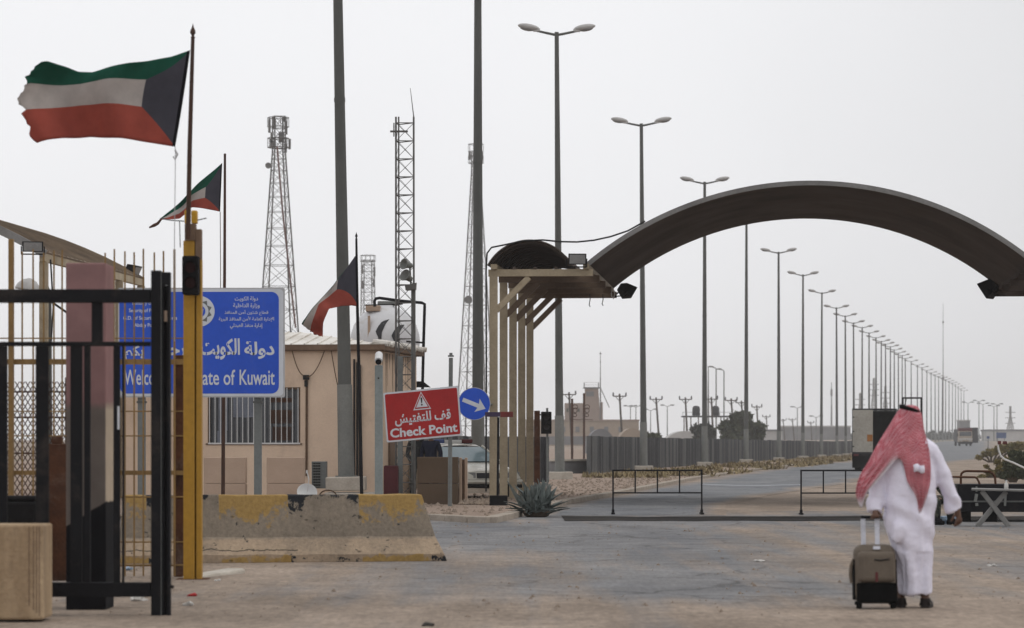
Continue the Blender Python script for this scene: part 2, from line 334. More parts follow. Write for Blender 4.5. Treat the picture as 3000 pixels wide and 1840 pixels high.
# asphalt of the apron, half buried in drifted sand
m, t, n, b = newmat('sand_swept_asphalt'); tc = n('ShaderNodeTexCoord'); O = tc.outputs['Object']
s_, h = sand_nodes(n, O); a_ = asphalt_nodes(n, O)
sp = n('ShaderNodeSeparateXYZ', {0: O})
mp = n('ShaderNodeMapping', {'Vector': O, 'Scale': (.26, .085, 1), 'Location': (3.1, .6, 0)})
q = n('ShaderNodeTexNoise', {'Vector': mp.outputs[0], 'Scale': 1.0, 'Detail': 9.0, 'Roughness': .6, 'Distortion': .3})
cr = n('ShaderNodeValToRGB'); e = cr.color_ramp.elements
ry = n('ShaderNodeMapRange', {'Value': sp.outputs['Y'], 'From Min': 20.0, 'From Max': 70.0}); t.links.new(ry.outputs[0], cr.inputs[0])
e[0].position = .0; e[0].color = (.28,)*3+(1,); e[1].position = 1; e[1].color = (.60,)*3+(1,)
for p_, v_ in ((.14, .34), (.20, .56), (.30, .58), (.40, .48), (.52, .60), (.72, .66)):
    k = e.new(p_); k.color = (v_,)*3+(1,)
cx = n('ShaderNodeValToRGB'); e = cx.color_ramp.elements
rx = n('ShaderNodeMapRange', {'Value': sp.outputs['X'], 'From Min': -8.0, 'From Max': 12.0}); t.links.new(rx.outputs[0], cx.inputs[0])
e[0].position = 0; e[0].color = (.3,)*3+(1,); e[1].position = 1; e[1].color = (.36,)*3+(1,)
for p_, v_ in ((.25, .42), (.32, .53), (.46, .585), (.55, .54), (.62, .42)):
    k = e.new(p_); k.color = (v_,)*3+(1,)
ad = n('ShaderNodeMath', {0: cr.outputs[0], 1: cx.outputs[0]}, operation='ADD'); ad2 = n('ShaderNodeMath', {0: ad.outputs[0], 1: q.outputs[0]}, operation='ADD')
sm_ = n('ShaderNodeMapping', {'Vector': O, 'Scale': (1.9, .05, 1), 'Rotation': (0, 0, .12)}); sn_ = n('ShaderNodeTexNoise', {'Vector': sm_.outputs[0], 'Scale': 1.0, 'Detail': 6.0, 'Roughness': .6})
sn2 = n('ShaderNodeMapRange', {'Value': sn_.outputs[0], 'From Min': .3, 'From Max': .7, 'To Min': -.12, 'To Max': .12}); ad2 = n('ShaderNodeMath', {0: ad2.outputs[0], 1: sn2.outputs[0]}, operation='ADD')
mk_ = n('ShaderNodeMapRange', {'Value': ad2.outputs[0], 'From Min': 1.38, 'From Max': 1.66, 'To Max': .9})
x = n('ShaderNodeMix', {'Factor': mk_.outputs[0], 'A': s_, 'B': a_}, data_type='RGBA'); finish_ground(t, n, b, x.outputs['Result'], h, .35); M['apron'] = m
# road: u = 0..1 across
m, t, n, b = newmat('dusty_road_asphalt'); tc = n('ShaderNodeTexCoord'); O = tc.outputs['Object']
s_, h = sand_nodes(n, O); a_ = asphalt_nodes(n, O)
uv = n('ShaderNodeUVMap'); su = n('ShaderNodeSeparateXYZ', {0: uv.outputs[0]})
pp = n('ShaderNodeMath', {0: su.outputs['X'], 1: .5}, operation='SUBTRACT'); ab = n('ShaderNodeMath', {0: pp.outputs[0]}, operation='ABSOLUTE')
mp = n('ShaderNodeMapping', {'Vector': O, 'Scale': (.35, .06, 1)})
q = n('ShaderNodeTexNoise', {'Vector': mp.outputs[0], 'Scale': 1.0, 'Detail': 8.0, 'Roughness': .6})
q2 = n('ShaderNodeMath', {0: q.outputs[0], 1: .55}, operation='MULTIPLY')
ed = n('ShaderNodeMath', {0: ab.outputs[0], 1: q2.outputs[0]}, operation='ADD')
mk_ = n('ShaderNodeMapRange', {'Value': ed.outputs[0], 'From Min': .60, 'From Max': .76})
x = n('ShaderNodeMix', {'Factor': mk_.outputs[0], 'A': a_, 'B': s_}, data_type='RGBA'); finish_ground(t, n, b, x.outputs['Result'], h, .3); M['road'] = m

ys = [-45, 0, 15, 30, 45, 60, 80, 110, 150, 200, 260, 320, 350, 375, 400, 425, 450, 500, 600, 700, 850, 1000, 1300, 1700, 2200, 2900]
xs = [-1000, -500, -200, -80, -30, -10, 0, 10, 30, 80, 200, 500, 1000]
g = MB().grid([[(x, y, gz(x, y)) for x in xs] for y in ys])
tag(g.build('ground', M['sand'], origin=(0, 0, 0), smooth=True), kind='structure')
def densify(pl, step):
    out = []
    for (a, b) in zip(pl, pl[1:]):
        a = Vector(a); b = Vector(b); k = max(1, int((b-a).length/step))
        out += [a.lerp(b, i/k) for i in range(k)]
    return out+[Vector(pl[-1])]
def rag(v, s, a): return a*(noise.noise(Vector((v.x*s, v.y*s, 3.3))))
ap = MB().grid([[(-9+.3*math.sin(y*.7)+25*u, y, .004) for u in [i/12 for i in range(13)]] for y in range(15, 68, 2)])
tag(ap.build('apron', M['apron'], origin=(0, 0, 0)), kind='structure')
KL = [(-9, 59.3), (-1.6, 59.2), (-.75, 57.2), (-.40, 56.8), (.15, 62.5), (.55, 67.5), (1.25, 74.6), (2.9, 87.6), (7.6, 128), (16.2, 190), (30, 277), (42, 345), (68, 530), (122, 900), (270, 2200)]
RL = [(.3, 63), (1.2, 74.6), (2.85, 87.6), (7.55, 128), (16.1, 190), (29.9, 277), (41.8, 345), (67.8, 530), (121.8, 900), (268, 2200)]
RR = [(4.4, 63), (5.2, 74.6), (7.3, 87.6), (15.0, 128), (25.5, 190), (41, 277), (54.5, 345), (84, 530), (141, 900), (292, 2200)]
rows = []; uvs = []
for i in range(len(RL)-1):
    k = 6
    for j in range(k if i < len(RL)-2 else k+1):
        a = Vector(RL[i]).lerp(Vector(RL[i+1]), j/k); c = Vector(RR[i]).lerp(Vector(RR[i+1]), j/k)
        r = []
        for u in range(9):
            p = a.lerp(c, u/8); r.append((p.x, p.y, gz(p.x, p.y)+.008)); uvs.append((u/8, p.y/10))
        rows.append(r)
rd = MB().grid(rows); tag(rd.build('road', M['road'], origin=(0, 0, 0), uv=uvs), kind='structure')
# island of rubbly soil behind the kerb
kd = densify(KL[3:13], .8 if False else 2.4); kx0 = kd[0].lerp(kd[1], 1.0)
lowr = [(Vector((-.40+.55*(y-56.8)/5.7, y)), -1.6+.5*(59.2-y)) for y in (56.8, 57.6, 58.4, 59.2)]
il = MB().grid([[(p.x+(lx_-p.x)*u*u, p.y, .07+gz(p.x, p.y)) for u in [i/10 for i in range(11)]] for p, lx_ in lowr+[(Vector((lowr[-1][0].x, 59.21)), -40)]+[(p, -40) for p in kd if p.y > 59.6]])
tag(il.build('verge', M['soil'], origin=(0, 0, 0)), kind='structure')
kb = MB(); kp = densify(KL[:11], 1.0)
for i in range(len(kp)-1):
    a, c = kp[i], kp[i+1]; t_ = (c-a).normalized(); g_ = .03 if i % 1 == 0 else 0
    z = gz(a.x, a.y)+.045+.012*noise.noise(Vector((i*.9, 0, 0)))
    kb.bar((a.x+t_.x*.012, a.y+t_.y*.012, z), (c.x-t_.x*.012, c.y-t_.y*.012, z), .24, .15)
tag(kb.build('kerb', M['concrete'], origin=(0, 0, 0), bevel=.015), kind='structure')
# dark strip painted as a soft shadow band, and low hump, across the lanes
M['strip'] = mat('shadow_band', (.022, .020, .019), .95, spec=.05, col2=(.05, .044, .039), scale=.6, stretch=(.5, 1.2, 1), lo=.45, hi=.62)  # dark tone of strip and hump stands for soft shade
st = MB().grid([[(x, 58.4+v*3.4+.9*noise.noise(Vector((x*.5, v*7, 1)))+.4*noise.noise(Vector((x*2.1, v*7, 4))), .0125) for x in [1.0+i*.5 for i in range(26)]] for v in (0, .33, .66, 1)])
tag(st.build('road_shadow_band', M['strip'], origin=(0, 0, 0)), kind='structure')
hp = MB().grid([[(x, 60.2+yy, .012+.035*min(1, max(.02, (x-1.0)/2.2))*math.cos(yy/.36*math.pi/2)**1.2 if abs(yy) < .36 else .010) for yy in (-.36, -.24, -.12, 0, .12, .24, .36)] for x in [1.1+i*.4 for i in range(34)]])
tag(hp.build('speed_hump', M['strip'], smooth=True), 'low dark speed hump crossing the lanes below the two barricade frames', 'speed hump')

# dry grass along the foot of the corrugated fence
def lane(s):   # point on the line of the lamp row for a distance
    tb = [(123, 1.9), (158, 6.75), (193, 12.1), (228, 17.4), (263, 22.8), (298, 28.2), (333, 33.6), (368, 38.9)]
    for (a, xa), (c, xc) in zip(tb, tb[1:]):
        if s <= c: return xa+(xc-xa)*(s-a)/(c-a)
    return tb[-1][1]
gm = MB(); rnd = random.Random(5)
for i in range(2300):
    y = 128+240*rnd.random()**1.4; x = lane(y)+rnd.uniform(.2, 5.2+ (y-128)*.012)
    if noise.noise(Vector((x*.5, y*.12, 2))) < .02: continue
    z = gz(x, y)+.06
    for k in range(5):
        an = rnd.uniform(0, 6.28); h = rnd.uniform(.06, .34)*rnd.random()**.3; r = rnd.uniform(.05, .26); ww = .05+.0003*y
        c = Vector((x+rnd.gauss(0, .15), y+rnd.gauss(0, .15), z)); dx = Vector((math.cos(an), math.sin(an), 0))
        gm.add([c-dx.yxz*ww if False else c+Vector((-dx.y, dx.x, 0))*ww, c-Vector((-dx.y, dx.x, 0))*ww, c+dx*r+Vector((0, 0, h))], [(0, 1, 2)])
tag(gm.build('dry_grass', M['grass'], origin=(0, 0, 0), fixn=False), kind='stuff')
# loose stones
def rock(mb, c, r, rnd):
    pts = []
    for v in ((1,0,0),(-1,0,0),(0,1,0),(0,-1,0),(0,0,1),(0,0,-1)):
        pts.append(Vector(c)+Vector(v)*r*rnd.uniform(.55, 1.15)+Vector((rnd.uniform(-.3, .3),)*3)*r*.4)
    mb.add(pts, [(0,2,4),(2,1,4),(1,3,4),(3,0,4),(2,0,5),(1,2,5),(3,1,5),(0,3,5)])
gv = MB(); rnd = random.Random(9)
for i in range(1500):
    d = rnd.uniform(25.5, 58); px = rnd.uniform(-50, 3050); p = P(px, HY, d)
    if noise.noise(Vector((p.x*.6, d*.2, 7))) < -.05: continue
    rock(gv, (p.x, d, .006), rnd.choice((.006, .008, .010, .012, .016, .026)), rnd)
for i in range(1500):
    d = rnd.uniform(58, 135); kx = None
    for a, c in zip(KL[2:], KL[3:]):
        if a[1] <= d <= c[1]: kx = a[0]+(c[0]-a[0])*(d-a[1])/(c[1]-a[1])
    if kx is None: continue
    rock(gv, (kx-.3-abs(rnd.gauss(0, 3.5)), d, .075), rnd.choice((.02, .03, .04, .05, .07)), rnd)
tag(gv.build('gravel', M['stone'], origin=(0, 0, 0)), kind='stuff')
# ------------------------------------------------------------------ street lamps of the long row
def make_lamp(loc, label):
    r = thing('street_lamp', loc, label, 'street lamp', 'double armed street lamps along the road'); x, y, z = loc; b = Vector(loc)
    MB().box(b+Vector((0, 0, .13)), (.95, .95, .34)).build('plinth', M['white_concrete'], r, bevel=.03)
    MB().tube([b+Vector((0, 0, .28)), b+Vector((0, 0, 2.55))], [.20, .185], 12).tube([b+Vector((0, 0, .28)), b+Vector((0, 0, .33))], .27, 12).build('pole_base', M['galv_light'], r, smooth=True)
    MB().tube([b+Vector((0, 0, 2.5)), b+Vector((0, 0, 9.5)), b+Vector((0, 0, 17.9))], [.165, .128, .085], 14).tube([b+Vector((0, 0, 9.45)), b+Vector((0, 0, 9.55))], .138, 14).build('pole', M['galv'], r, smooth=True)
    for s in (-1, 1):
        MB().tube([b+Vector((0, 0, 17.78)), b+Vector((s*.4, 0, 17.86)), b+Vector((s*.82, 0, 17.95))], [.055, .05, .045], 8).build('arm', M['galv'], r, smooth=True)
        rt = Matrix.Rotation(-s*R(9), 3, 'Y'); c = b+Vector((s*1.08, 0, 18.05))
        h = MB().ell(c+rt@Vector((s*.06, 0, .04)), (.44, .17, .13), 14, 8, rt).box(c+rt@Vector((-s*.28, 0, -.03)), (.26, .15, .12)).build('lamp_head', M['lamp_shell'], r, smooth=True)
        MB().ell(c+rt@Vector((s*.10, 0, -.03)), (.30, .14, .10), 12, 8, rt).build('lens', M['glass'], h, smooth=True)
    return r
def lamp_xy(px, d): return (P(px, HY, d).x, d)
LROW = [(1015, 75, .37), (1400, 88, .07), (1640, 123, .07), (1886, 158, .07), (2064, 193, .07), (2186, 228, .07), (2282, 263, .07), (2352, 298, .07), (2406, 333, .07), (2452, 368, .0),
        (2478, 392, 0), (2502, 416, 0), (2525, 434, 0), (2546, 458, 0), (2567, 482, 0), (2581, 502, 0), (2595, 518, 0), (2608, 534, 0), (2620, 556, 0), (2633, 578, 0), (2643, 598, 0), (2653, 622, 0),
        (2670, 650, 0), (2687, 688, 0), (2702, 714, 0), (2715, 748, 0), (2728, 780, 0), (2740, 808, 0), (2750, 834, 0), (2760, 860, 0), (2770, 886, 0), (2780, 918, 0), (2790, 950, 0), (2799, 985, 0), (2808, 1025, 0), (2816, 1065, 0), (2824, 1110, 0)]
NTH = ['first', 'second', 'third', 'fourth', 'fifth', 'sixth', 'seventh', 'eighth', 'ninth', 'tenth', 'eleventh', 'twelfth', 'thirteenth', 'fourteenth', 'fifteenth', 'sixteenth', 'seventeenth', 'eighteenth', 'nineteenth', 'twentieth']
LLAB = ['thick grey lamp pole standing before the beige guardhouse, its lamps above the picture', 'grey lamp pole behind the blue arrow sign, its lamps above the picture',
        'tallest fully visible double armed street lamp, pole passing behind the small dark roof', 'double armed street lamp crossing behind the left slope of the arch canopy',
        'double armed street lamp whose heads just clear the top of the arch', 'street lamp whose heads are hidden behind the crown of the arch',
        'double armed street lamp, biggest of those seen wholly under the arch', 'double armed street lamp, second biggest under the arch', 'double armed street lamp, third biggest under the arch', 'double armed street lamp just before the open box truck, fourth biggest under the arch']
proto = None
for i, (px, d, z) in enumerate(LROW):
    x, y = lamp_xy(px, d); loc = (x, y, z+gz(x, y))
    if i < len(LLAB): lab = LLAB[i]
    elif i < 22: lab = 'slim double armed street lamp, %s after the box truck edge' % NTH[i-10]
    else: lab = 'small distant street lamp, %s counted from behind the height frame' % NTH[i-22]
    if proto is None: proto = r = make_lamp(loc, lab)
    else: r = copy_tree(proto); r['label'] = lab; r.location = loc
    r.rotation_euler.z = R(random.uniform(-7, 7)); r.rotation_euler.y = R(random.uniform(-.25, .25)) if i > 3 else 0; r.rotation_euler.x = R(random.uniform(-.2, .2)) if i > 3 else 0
    if i == 0: r.rotation_euler.y = R(-1.0)
    elif i in (2, 3): r.rotation_euler.y = R(-.4)
# ------------------------------------------------------------------ arch canopy over the lanes
AX = Vector((math.sin(R(4.9)), math.cos(R(4.9)), 0)); CR = Vector((AX.y, -AX.x, 0))
def arch_shell(mb, o, s0, s1, z0, zt, depth, th, n=40, ribs=None):
    """barrel shell: o = origin, s across, depth along AX; th = thickness"""
    h = (s1-s0)/2; sag = zt-z0; Rr = (h*h+sag*sag)/(2*sag); cs = (s0+s1)/2; cz = zt-Rr; a0 = math.asin(h/Rr)
    rows = []
    prof = [(Rr, 0), (Rr, depth), (Rr-th, depth), (Rr-th, 0)]
    o_ = len(mb.v)
    for i in range(n+1):
        a = -a0+2*a0*i/n
        for (r_, dd) in prof: mb.v.append(o+CR*(cs+r_*math.sin(a))+AX*dd+Vector((0, 0, cz+r_*math.cos(a))))
    for i in range(n):
        for k in range(4):
            mb.f.append((o_+i*4+k, o_+i*4+(k+1) % 4, o_+(i+1)*4+(k+1) % 4, o_+(i+1)*4+k)); mb.mi.append(mb.cur)
    mb.f.append((o_, o_+1, o_+2, o_+3)); mb.mi.append(mb.cur); e = o_+n*4; mb.f.append((e+3, e+2, e+1, e)); mb.mi.append(mb.cur)
    return cs, cz, Rr, a0
CO = Vector((P(1446, HY, 74).x, 74, 0))                 # foot of the first column
cp = thing('arch_canopy', CO+Vector((0, 0, .07)), 'dark arched checkpoint canopy on a row of tan columns spanning the lanes', 'canopy')
def Cw(s, a, z): return CO+CR*s+AX*a+Vector((0, 0, z))
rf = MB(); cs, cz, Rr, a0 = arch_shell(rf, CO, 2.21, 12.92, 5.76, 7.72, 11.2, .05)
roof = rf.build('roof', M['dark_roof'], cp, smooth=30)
fa = MB(); o_ = len(fa.v); n = 48
for i in range(n+1):
    a = -a0+2*a0*i/n; hgt = .075
    for (r_, dd) in ((Rr+.035, -.05), (Rr+.035, .06), (Rr-hgt, .06), (Rr-hgt, -.05)):
        fa.v.append(CO+CR*(cs+r_*math.sin(a))+AX*dd+Vector((0, 0, cz+r_*math.cos(a))))
for i in range(n):
    for k in range(4): fa.f.append((i*4+k, i*4+(k+1) % 4, (i+1)*4+(k+1) % 4, (i+1)*4+k)); fa.mi.append(0)
fa.f.append((0, 1, 2, 3)); fa.mi.append(0); fa.f.append((n*4+3, n*4+2, n*4+1, n*4)); fa.mi.append(0)
fa.build('fascia', M['fascia'], roof, smooth=30)
for side in (0, 1):
    def S(s): return s if side == 0 else 15.13-s
    for k in range(5):
        a = k*2.75
        MB().bar(Cw(S(0), a, .07), Cw(S(0), a, 5.50), .20, .20, (0, 1, 0)).box(Cw(S(0), a, .085), (.34, .34, .03), -R(4.9)).build('column', M['tan'], cp, bevel=.008)
        MB().bar(Cw(S(-.12), a, 5.585), Cw(S(2.40), a, 5.585), .16, .17).build('beam', M['dark_roof' if side else 'tan' if k == 0 else 'shaded_beam'], cp, bevel=.006)
        MB().bar(Cw(S(.06), a-.005, 4.68), Cw(S(.86), a-.005, 5.48), .13, .14).build('brace', M['tan' if k == 0 else 'shaded_beam'], cp, bevel=.006)
    for s_, z_ in ((2.24, 5.73), (.02, 5.73)):
        MB().bar(Cw(S(s_), -.2, z_), Cw(S(s_), 11.3, z_), .14, .12).build('edge_beam', M['dark_roof' if side else 'tan'], cp)
    for s_ in (.5, 1.0, 1.5):
        MB().bar(Cw(S(s_), -.1, 5.70), Cw(S(s_), 11.2, 5.70), .06, .06).build('purlin', M['dark_roof'], cp)
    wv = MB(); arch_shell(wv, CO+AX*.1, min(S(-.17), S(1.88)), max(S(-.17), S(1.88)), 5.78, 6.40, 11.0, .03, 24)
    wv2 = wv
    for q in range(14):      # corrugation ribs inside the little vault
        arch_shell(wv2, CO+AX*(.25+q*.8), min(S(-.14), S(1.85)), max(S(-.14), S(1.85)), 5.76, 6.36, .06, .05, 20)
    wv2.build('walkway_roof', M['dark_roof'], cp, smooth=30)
# things fixed to the canopy
def floodlight(name, c, size, face, label, tilt=0):
    """box floodlight: c centre, size (w, depth, h), face = direction of the glass"""
    r = thing(name, Vector(c)-Vector((0, 0, size[2]/2)), label, 'floodlight'); c = Vector(c)
    f = Vector(face).normalized(); q = f.to_track_quat('-Y', 'Z').to_matrix()
    b = MB(); w_, d_, h_ = (v/2 for v in size)
    b.hexa([c+q@Vector(v) for v in ((-w_, -d_, -h_), (w_, -d_, -h_), (w_*.7, d_, -h_*.6), (-w_*.7, d_, -h_*.6), (-w_, -d_, h_), (w_, -d_, h_), (w_*.7, d_, h_*.6), (-w_*.7, d_, h_*.6))])
    b.build('housing', M['black'], r, bevel=.01)
    g = MB(); g.hexa([c+q@Vector(v) for v in ((-w_*.86, -d_-.012, -h_*.80), (w_*.86, -d_-.012, -h_*.80), (w_*.86, -d_-.002, -h_*.80), (-w_*.86, -d_-.002, -h_*.80), (-w_*.86, -d_-.012, h_*.80), (w_*.86, -d_-.012, h_*.80), (w_*.86, -d_-.002, h_*.80), (-w_*.86, -d_-.002, h_*.80))])
    g.build('glass', M['glass'], r)
    k = MB(); k.bar(c+q@Vector((-w_*1.08, .0, 0)), c+q@Vector((-w_*1.08, d_*.6, -h_*1.5)), .03).bar(c+q@Vector((w_*1.08, .0, 0)), c+q@Vector((w_*1.08, d_*.6, -h_*1.5)), .03).bar(c+q@Vector((-w_*1.08, d_*.6, -h_*1.5)), c+q@Vector((w_*1.08, d_*.6, -h_*1.5)), .03)
    k.build('bracket', M['black'], r)
    return r
floodlight('floodlight', P(1690, 758, 73.5), (.44, .22, .27), (.1, -1, -.15), 'grey faced floodlight between the little dark vault and the arch foot')
floodlight('floodlight', Cw(2.66, 10.9, 5.72), (.46, .32, .38), (.75, .45, -.6), 'black floodlight hanging under the far end of the arch foot')
floodlight('floodlight', Cw(12.62, 10.9, 5.75), (.5, .42, .5), (-.75, .45, -.6), 'black floodlight under the other foot of the arch at the picture edge')
cb = MB(); cb.tube([P(1424, 1440, 73.8), P(1425, 1100, 73.8), P(1424, 800, 73.8), P(1427, 742, 73.8), P(1440, 725, 73.8), P(1480, 717, 73.8), P(1530, 706, 73.7), P(1590, 703, 73.7), P(1640, 708, 73.7), P(1690, 709, 73.7), P(1740, 704, 73.7), P(1790, 693, 73.7), P(1840, 676, 73.7), P(1890, 648, 73.75)], .021, 7)
tag(cb.build('power_cable', M['cable'], smooth=True), 'thick black cable climbing the first canopy column and looping to the arch', 'cable')
for k, (px, y0, y1) in enumerate(((1766, 865, 890), (1728, 865, 893))):
    z = MB(); z.tube([P(px, y0-4, 84.5), P(px+1, y0+12, 84.5), P(px-2, y1, 84.5), P(px+1, y1+6, 84.5)], .012, 6)
    tag(z.build('loose_wire', M['cable']), ('thicker loose wire dangling under the far canopy beam end', 'thin loose wire dangling under the far canopy beams')[k], 'wire')
z = MB(); z.tube([P(1790, 850, 83), P(1792, 868, 83), P(1797, 876, 83), P(1801, 862, 83), P(1799, 850, 83)], .016, 6)
tag(z.build('loose_wire', M['white_paint'], smooth=True), 'pale hooked cable end hanging beside the black floodlight', 'wire')

# ------------------------------------------------------------------ second canopy at the far side of the gate
LO = Vector((P(128, HY, 74).x, 74, 0))
def Lw(s, a, z): return LO+CR*s+AX*a+Vector((0, 0, z))
lc = thing('arch_canopy', LO+Vector((-1, 4, 0)), 'brown dusty arched canopy roof rising behind the pink gate column', 'canopy')
M['brown_roof'] = mat('dusty_brown_roof_sheet', (.21,.155,.105), .85, col2=(.135,.10,.07), scale=.8, stretch=(1,.4,1), dirt=(.10,.085,.07), dlo=.55, dhi=.75)
rf = MB(); cs2, cz2, Rr2, a02 = arch_shell(rf, LO, -13.6, .06, 6.10, 7.95, 11.6, .05, 40)
for q in range(24):     # standing seams that follow the curve
    arch_shell(rf, LO+AX*(.3+q*.47), -13.6, .06, 6.125, 7.975, .05, .05, 24)
rr = rf.build('roof', M['brown_roof'], lc, smooth=30)
fa = MB(); arch_shell(fa, LO-AX*.09, -13.7, .10, 6.13, 7.99, .085, .20, 40); fa.build('fascia', M['fascia'], rr, smooth=30)
MB().bar(Lw(-.03, -.05, 5.97), Lw(-.03, 11.7, 5.97), .13, .2).build('eave_beam', M['tan'], lc, bevel=.006)
for k in range(5):
    MB().bar(Lw(-.02, k*2.85+.1, .0), Lw(-.02, k*2.85+.1, 5.87), .2, .2, (0, 1, 0)).build('column', M['tan'], lc, bevel=.008)
floodlight('floodlight', P(96, 722, 73.2), (.50, .26, .25), (.15, -1, -.1), 'grey faced floodlight at the near corner of the brown canopy')
floodlight('floodlight', P(388, 790, 85), (.40, .3, .34), (.8, -.3, -.4), 'black floodlight at the far low end of the brown canopy')
z = MB(); z.tube([P(148, 760, 73.6), P(156, 900, 73.6), P(150, 1000, 73.6)], .02, 6).tube([P(152, 885, 73.5), P(195, 915, 73.5), P(215, 930, 73.5)], .03, 6)
tag(z.build('power_cable', M['cable'], smooth=True), 'dark cable running down the near column of the brown canopy', 'cable')
# small street light behind that column
sl_ = thing('street_lamp', P(146, 1452, 90), 'small pole lamp with a domed grey head behind the brown canopy column', 'street lamp')
MB().tube([P(146, 1452, 90), P(146, 860, 90), P(140, 842, 90), P(120, 838, 90)], [.08, .05, .04, .035], 8).build('pole', M['galv'], sl_, smooth=True)
MB().lathe(P(82, 848, 90), [(.37, -.05), (.39, 0), (.33, .14), (.2, .27), (.05, .33), (0, .34)], 18, Matrix.Rotation(R(12), 3, 'Y')).build('lamp_head', M['lamp_shell'], sl_, smooth=True)
# ------------------------------------------------------------------ black gate, pink column, yellow fence and posts near the camera
GD = 26.0
gt = thing('sliding_gate', P(300, 1803, GD), 'black steel sliding gate leaf in front of the pink column', 'gate')
MB().pbox(-160, 847, 440, 886, GD, .11).build('top_rail', M['black'], gt, bevel=.006)
MB().pbox(-160, 1001, 440, 1014, GD+.02, .05).build('mid_rail', M['black'], gt, bevel=.004)
MB().pbox(-160, 1707, 441, 1749, GD, .11).build('bottom_rail', M['black'], gt, bevel=.006)
MB().pbox(442, 792, 471, 1808, GD-.01, .13).build('end_post', M['black'], gt, bevel=.006)
cch = MB().pbox(473, 797, 498, 834, GD+.01, .10).pbox(473, 834, 480, 1806, GD+.01, .10).pbox(490, 834, 498, 1806, GD+.01, .10).pbox(480, 836, 490, 1806, GD+.06, .05)
ch = cch.build('latch_channel', M['black'], gt, bevel=.003)
MB().pbox(479.5, 910, 490, 942, GD+.03, .03).build('latch_plate', M['box_tan'], ch)
MB().pbox(471.3, 793, 472.7, 1806, GD-.005, .09).build('edge_strip', M['pole_grey'], gt)
for (x0, x1, y0) in ((-108, -70, 1014), (-20, 20, 1014), (104, 142, 1014), (206, 240, 1014), (246, 264, 1014), (332, 351, 1014), (357, 363, 1014), (268, 300, 886)):
    MB().pbox(x0, y0+.5, x1, 1706.5 if y0 > 900 else 1000.5, GD+.025, .045).build('bar', M['black'], gt, bevel=.003)
MB().pbox(344, 1190, 350, 1258, GD+.012, .012).build('label_strip', M['sign_white'], gt)
MB().tube([P(499, 1717, GD+.02), P(509, 1721, GD+.02)], .014, 8).build('bolt', M['black'], gt)
# masonry gate column: pink paint, grey render, black painted foot with a slanting edge
m, t, n, b = newmat('column_paint_bands'); tc = n('ShaderNodeTexCoord'); sp = n('ShaderNodeSeparateXYZ', {0: tc.outputs['Object']})
nz = n('ShaderNodeTexNoise', {'Vector': tc.outputs['Object'], 'Scale': 2.5, 'Detail': 8.0, 'Roughness': .65})
nn = n('ShaderNodeMath', {0: nz.outputs[0], 1: .10}, operation='MULTIPLY')
zz = n('ShaderNodeMath', {0: sp.outputs['Z'], 1: nn.outputs[0]}, operation='ADD')
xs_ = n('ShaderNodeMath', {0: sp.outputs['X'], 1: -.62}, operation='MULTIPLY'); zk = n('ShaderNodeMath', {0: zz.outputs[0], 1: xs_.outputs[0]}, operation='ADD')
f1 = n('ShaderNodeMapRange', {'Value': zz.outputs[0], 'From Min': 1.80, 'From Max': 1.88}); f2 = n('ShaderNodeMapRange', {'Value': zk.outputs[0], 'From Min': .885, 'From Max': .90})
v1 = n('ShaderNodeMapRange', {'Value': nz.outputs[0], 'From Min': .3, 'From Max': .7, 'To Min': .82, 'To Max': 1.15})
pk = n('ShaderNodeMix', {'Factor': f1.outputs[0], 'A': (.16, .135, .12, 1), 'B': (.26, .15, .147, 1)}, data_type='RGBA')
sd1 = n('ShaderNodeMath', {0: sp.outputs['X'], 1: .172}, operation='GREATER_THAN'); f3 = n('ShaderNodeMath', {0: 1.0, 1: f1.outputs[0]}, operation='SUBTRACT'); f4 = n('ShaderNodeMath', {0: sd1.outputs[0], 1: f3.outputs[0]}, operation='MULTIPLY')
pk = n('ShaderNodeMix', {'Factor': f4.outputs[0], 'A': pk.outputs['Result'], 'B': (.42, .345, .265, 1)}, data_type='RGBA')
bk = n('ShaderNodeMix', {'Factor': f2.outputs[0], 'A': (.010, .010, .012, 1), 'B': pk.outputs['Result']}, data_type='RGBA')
s2 = n('ShaderNodeVectorMath', {0: bk.outputs['Result'], 'Scale': v1.outputs[0]}, operation='SCALE'); t.links.new(s2.outputs[0], b.inputs['Base Color'])
b.inputs['Roughness'].default_value = .95; b.inputs['Specular IOR Level'].default_value = .1
M['column'] = m
tag(MB().pbox(193, 770, 310, 1788, 26.9, .55).build('gate_column', M['column'], bevel=.012), 'square masonry gate column, pink above, grey below, black painted foot', 'gate column')
# block at the picture edge
M['groove'] = mat('weathered_tan_block', (.47,.35,.225), .9, col2=(.31,.22,.135), scale=2.2, stretch=(1.6,1,.22), bump=.5, bscale=26, lo=.36, hi=.62, dirt=(.16,.11,.07), dscale=1.6, dlo=.58, dhi=.76)
bl = MB().pbox(-260, 1537, 127, 1816, 25.0, .5)
bo = bl.build('weathered_block', M['groove'], bevel=.02); tag(bo, 'weathered tan block with vertical dark streaks beside the black gate', 'block')
for gx in (84, 97, 106, 114):
    MB().pbox(gx, 1541, gx+2.2, 1690+gx, 24.997, .012).build('groove', M['brown'], bo)
MB().pbox(-80, 1817, 80, 1862, 25.05, .38).build('foot', M['stain'], bo)
bb = MB()
for i in range(13):
    u = i/12
tr = MB().grid([[P(-140+250*v, 1452+90*0+(4*math.sin(v*9)), 31)+Vector((0, .34*u, (-.55 if u in (0,) else 0)+ .05*math.sin(u*3.1))) for v in [i/14 for i in range(15)]] for u in (0, .05, .3, .6, 1)])
tr = MB().pbox(-140, 1470, 108, 1725, 31, .4).pbox(-134, 1453, 104, 1469.6, 31.03, .34)
tag(tr.build('low_barrier', M['black_matte'], bevel=.03), 'low black barrier behind the gate bars above the tan block', 'barrier')
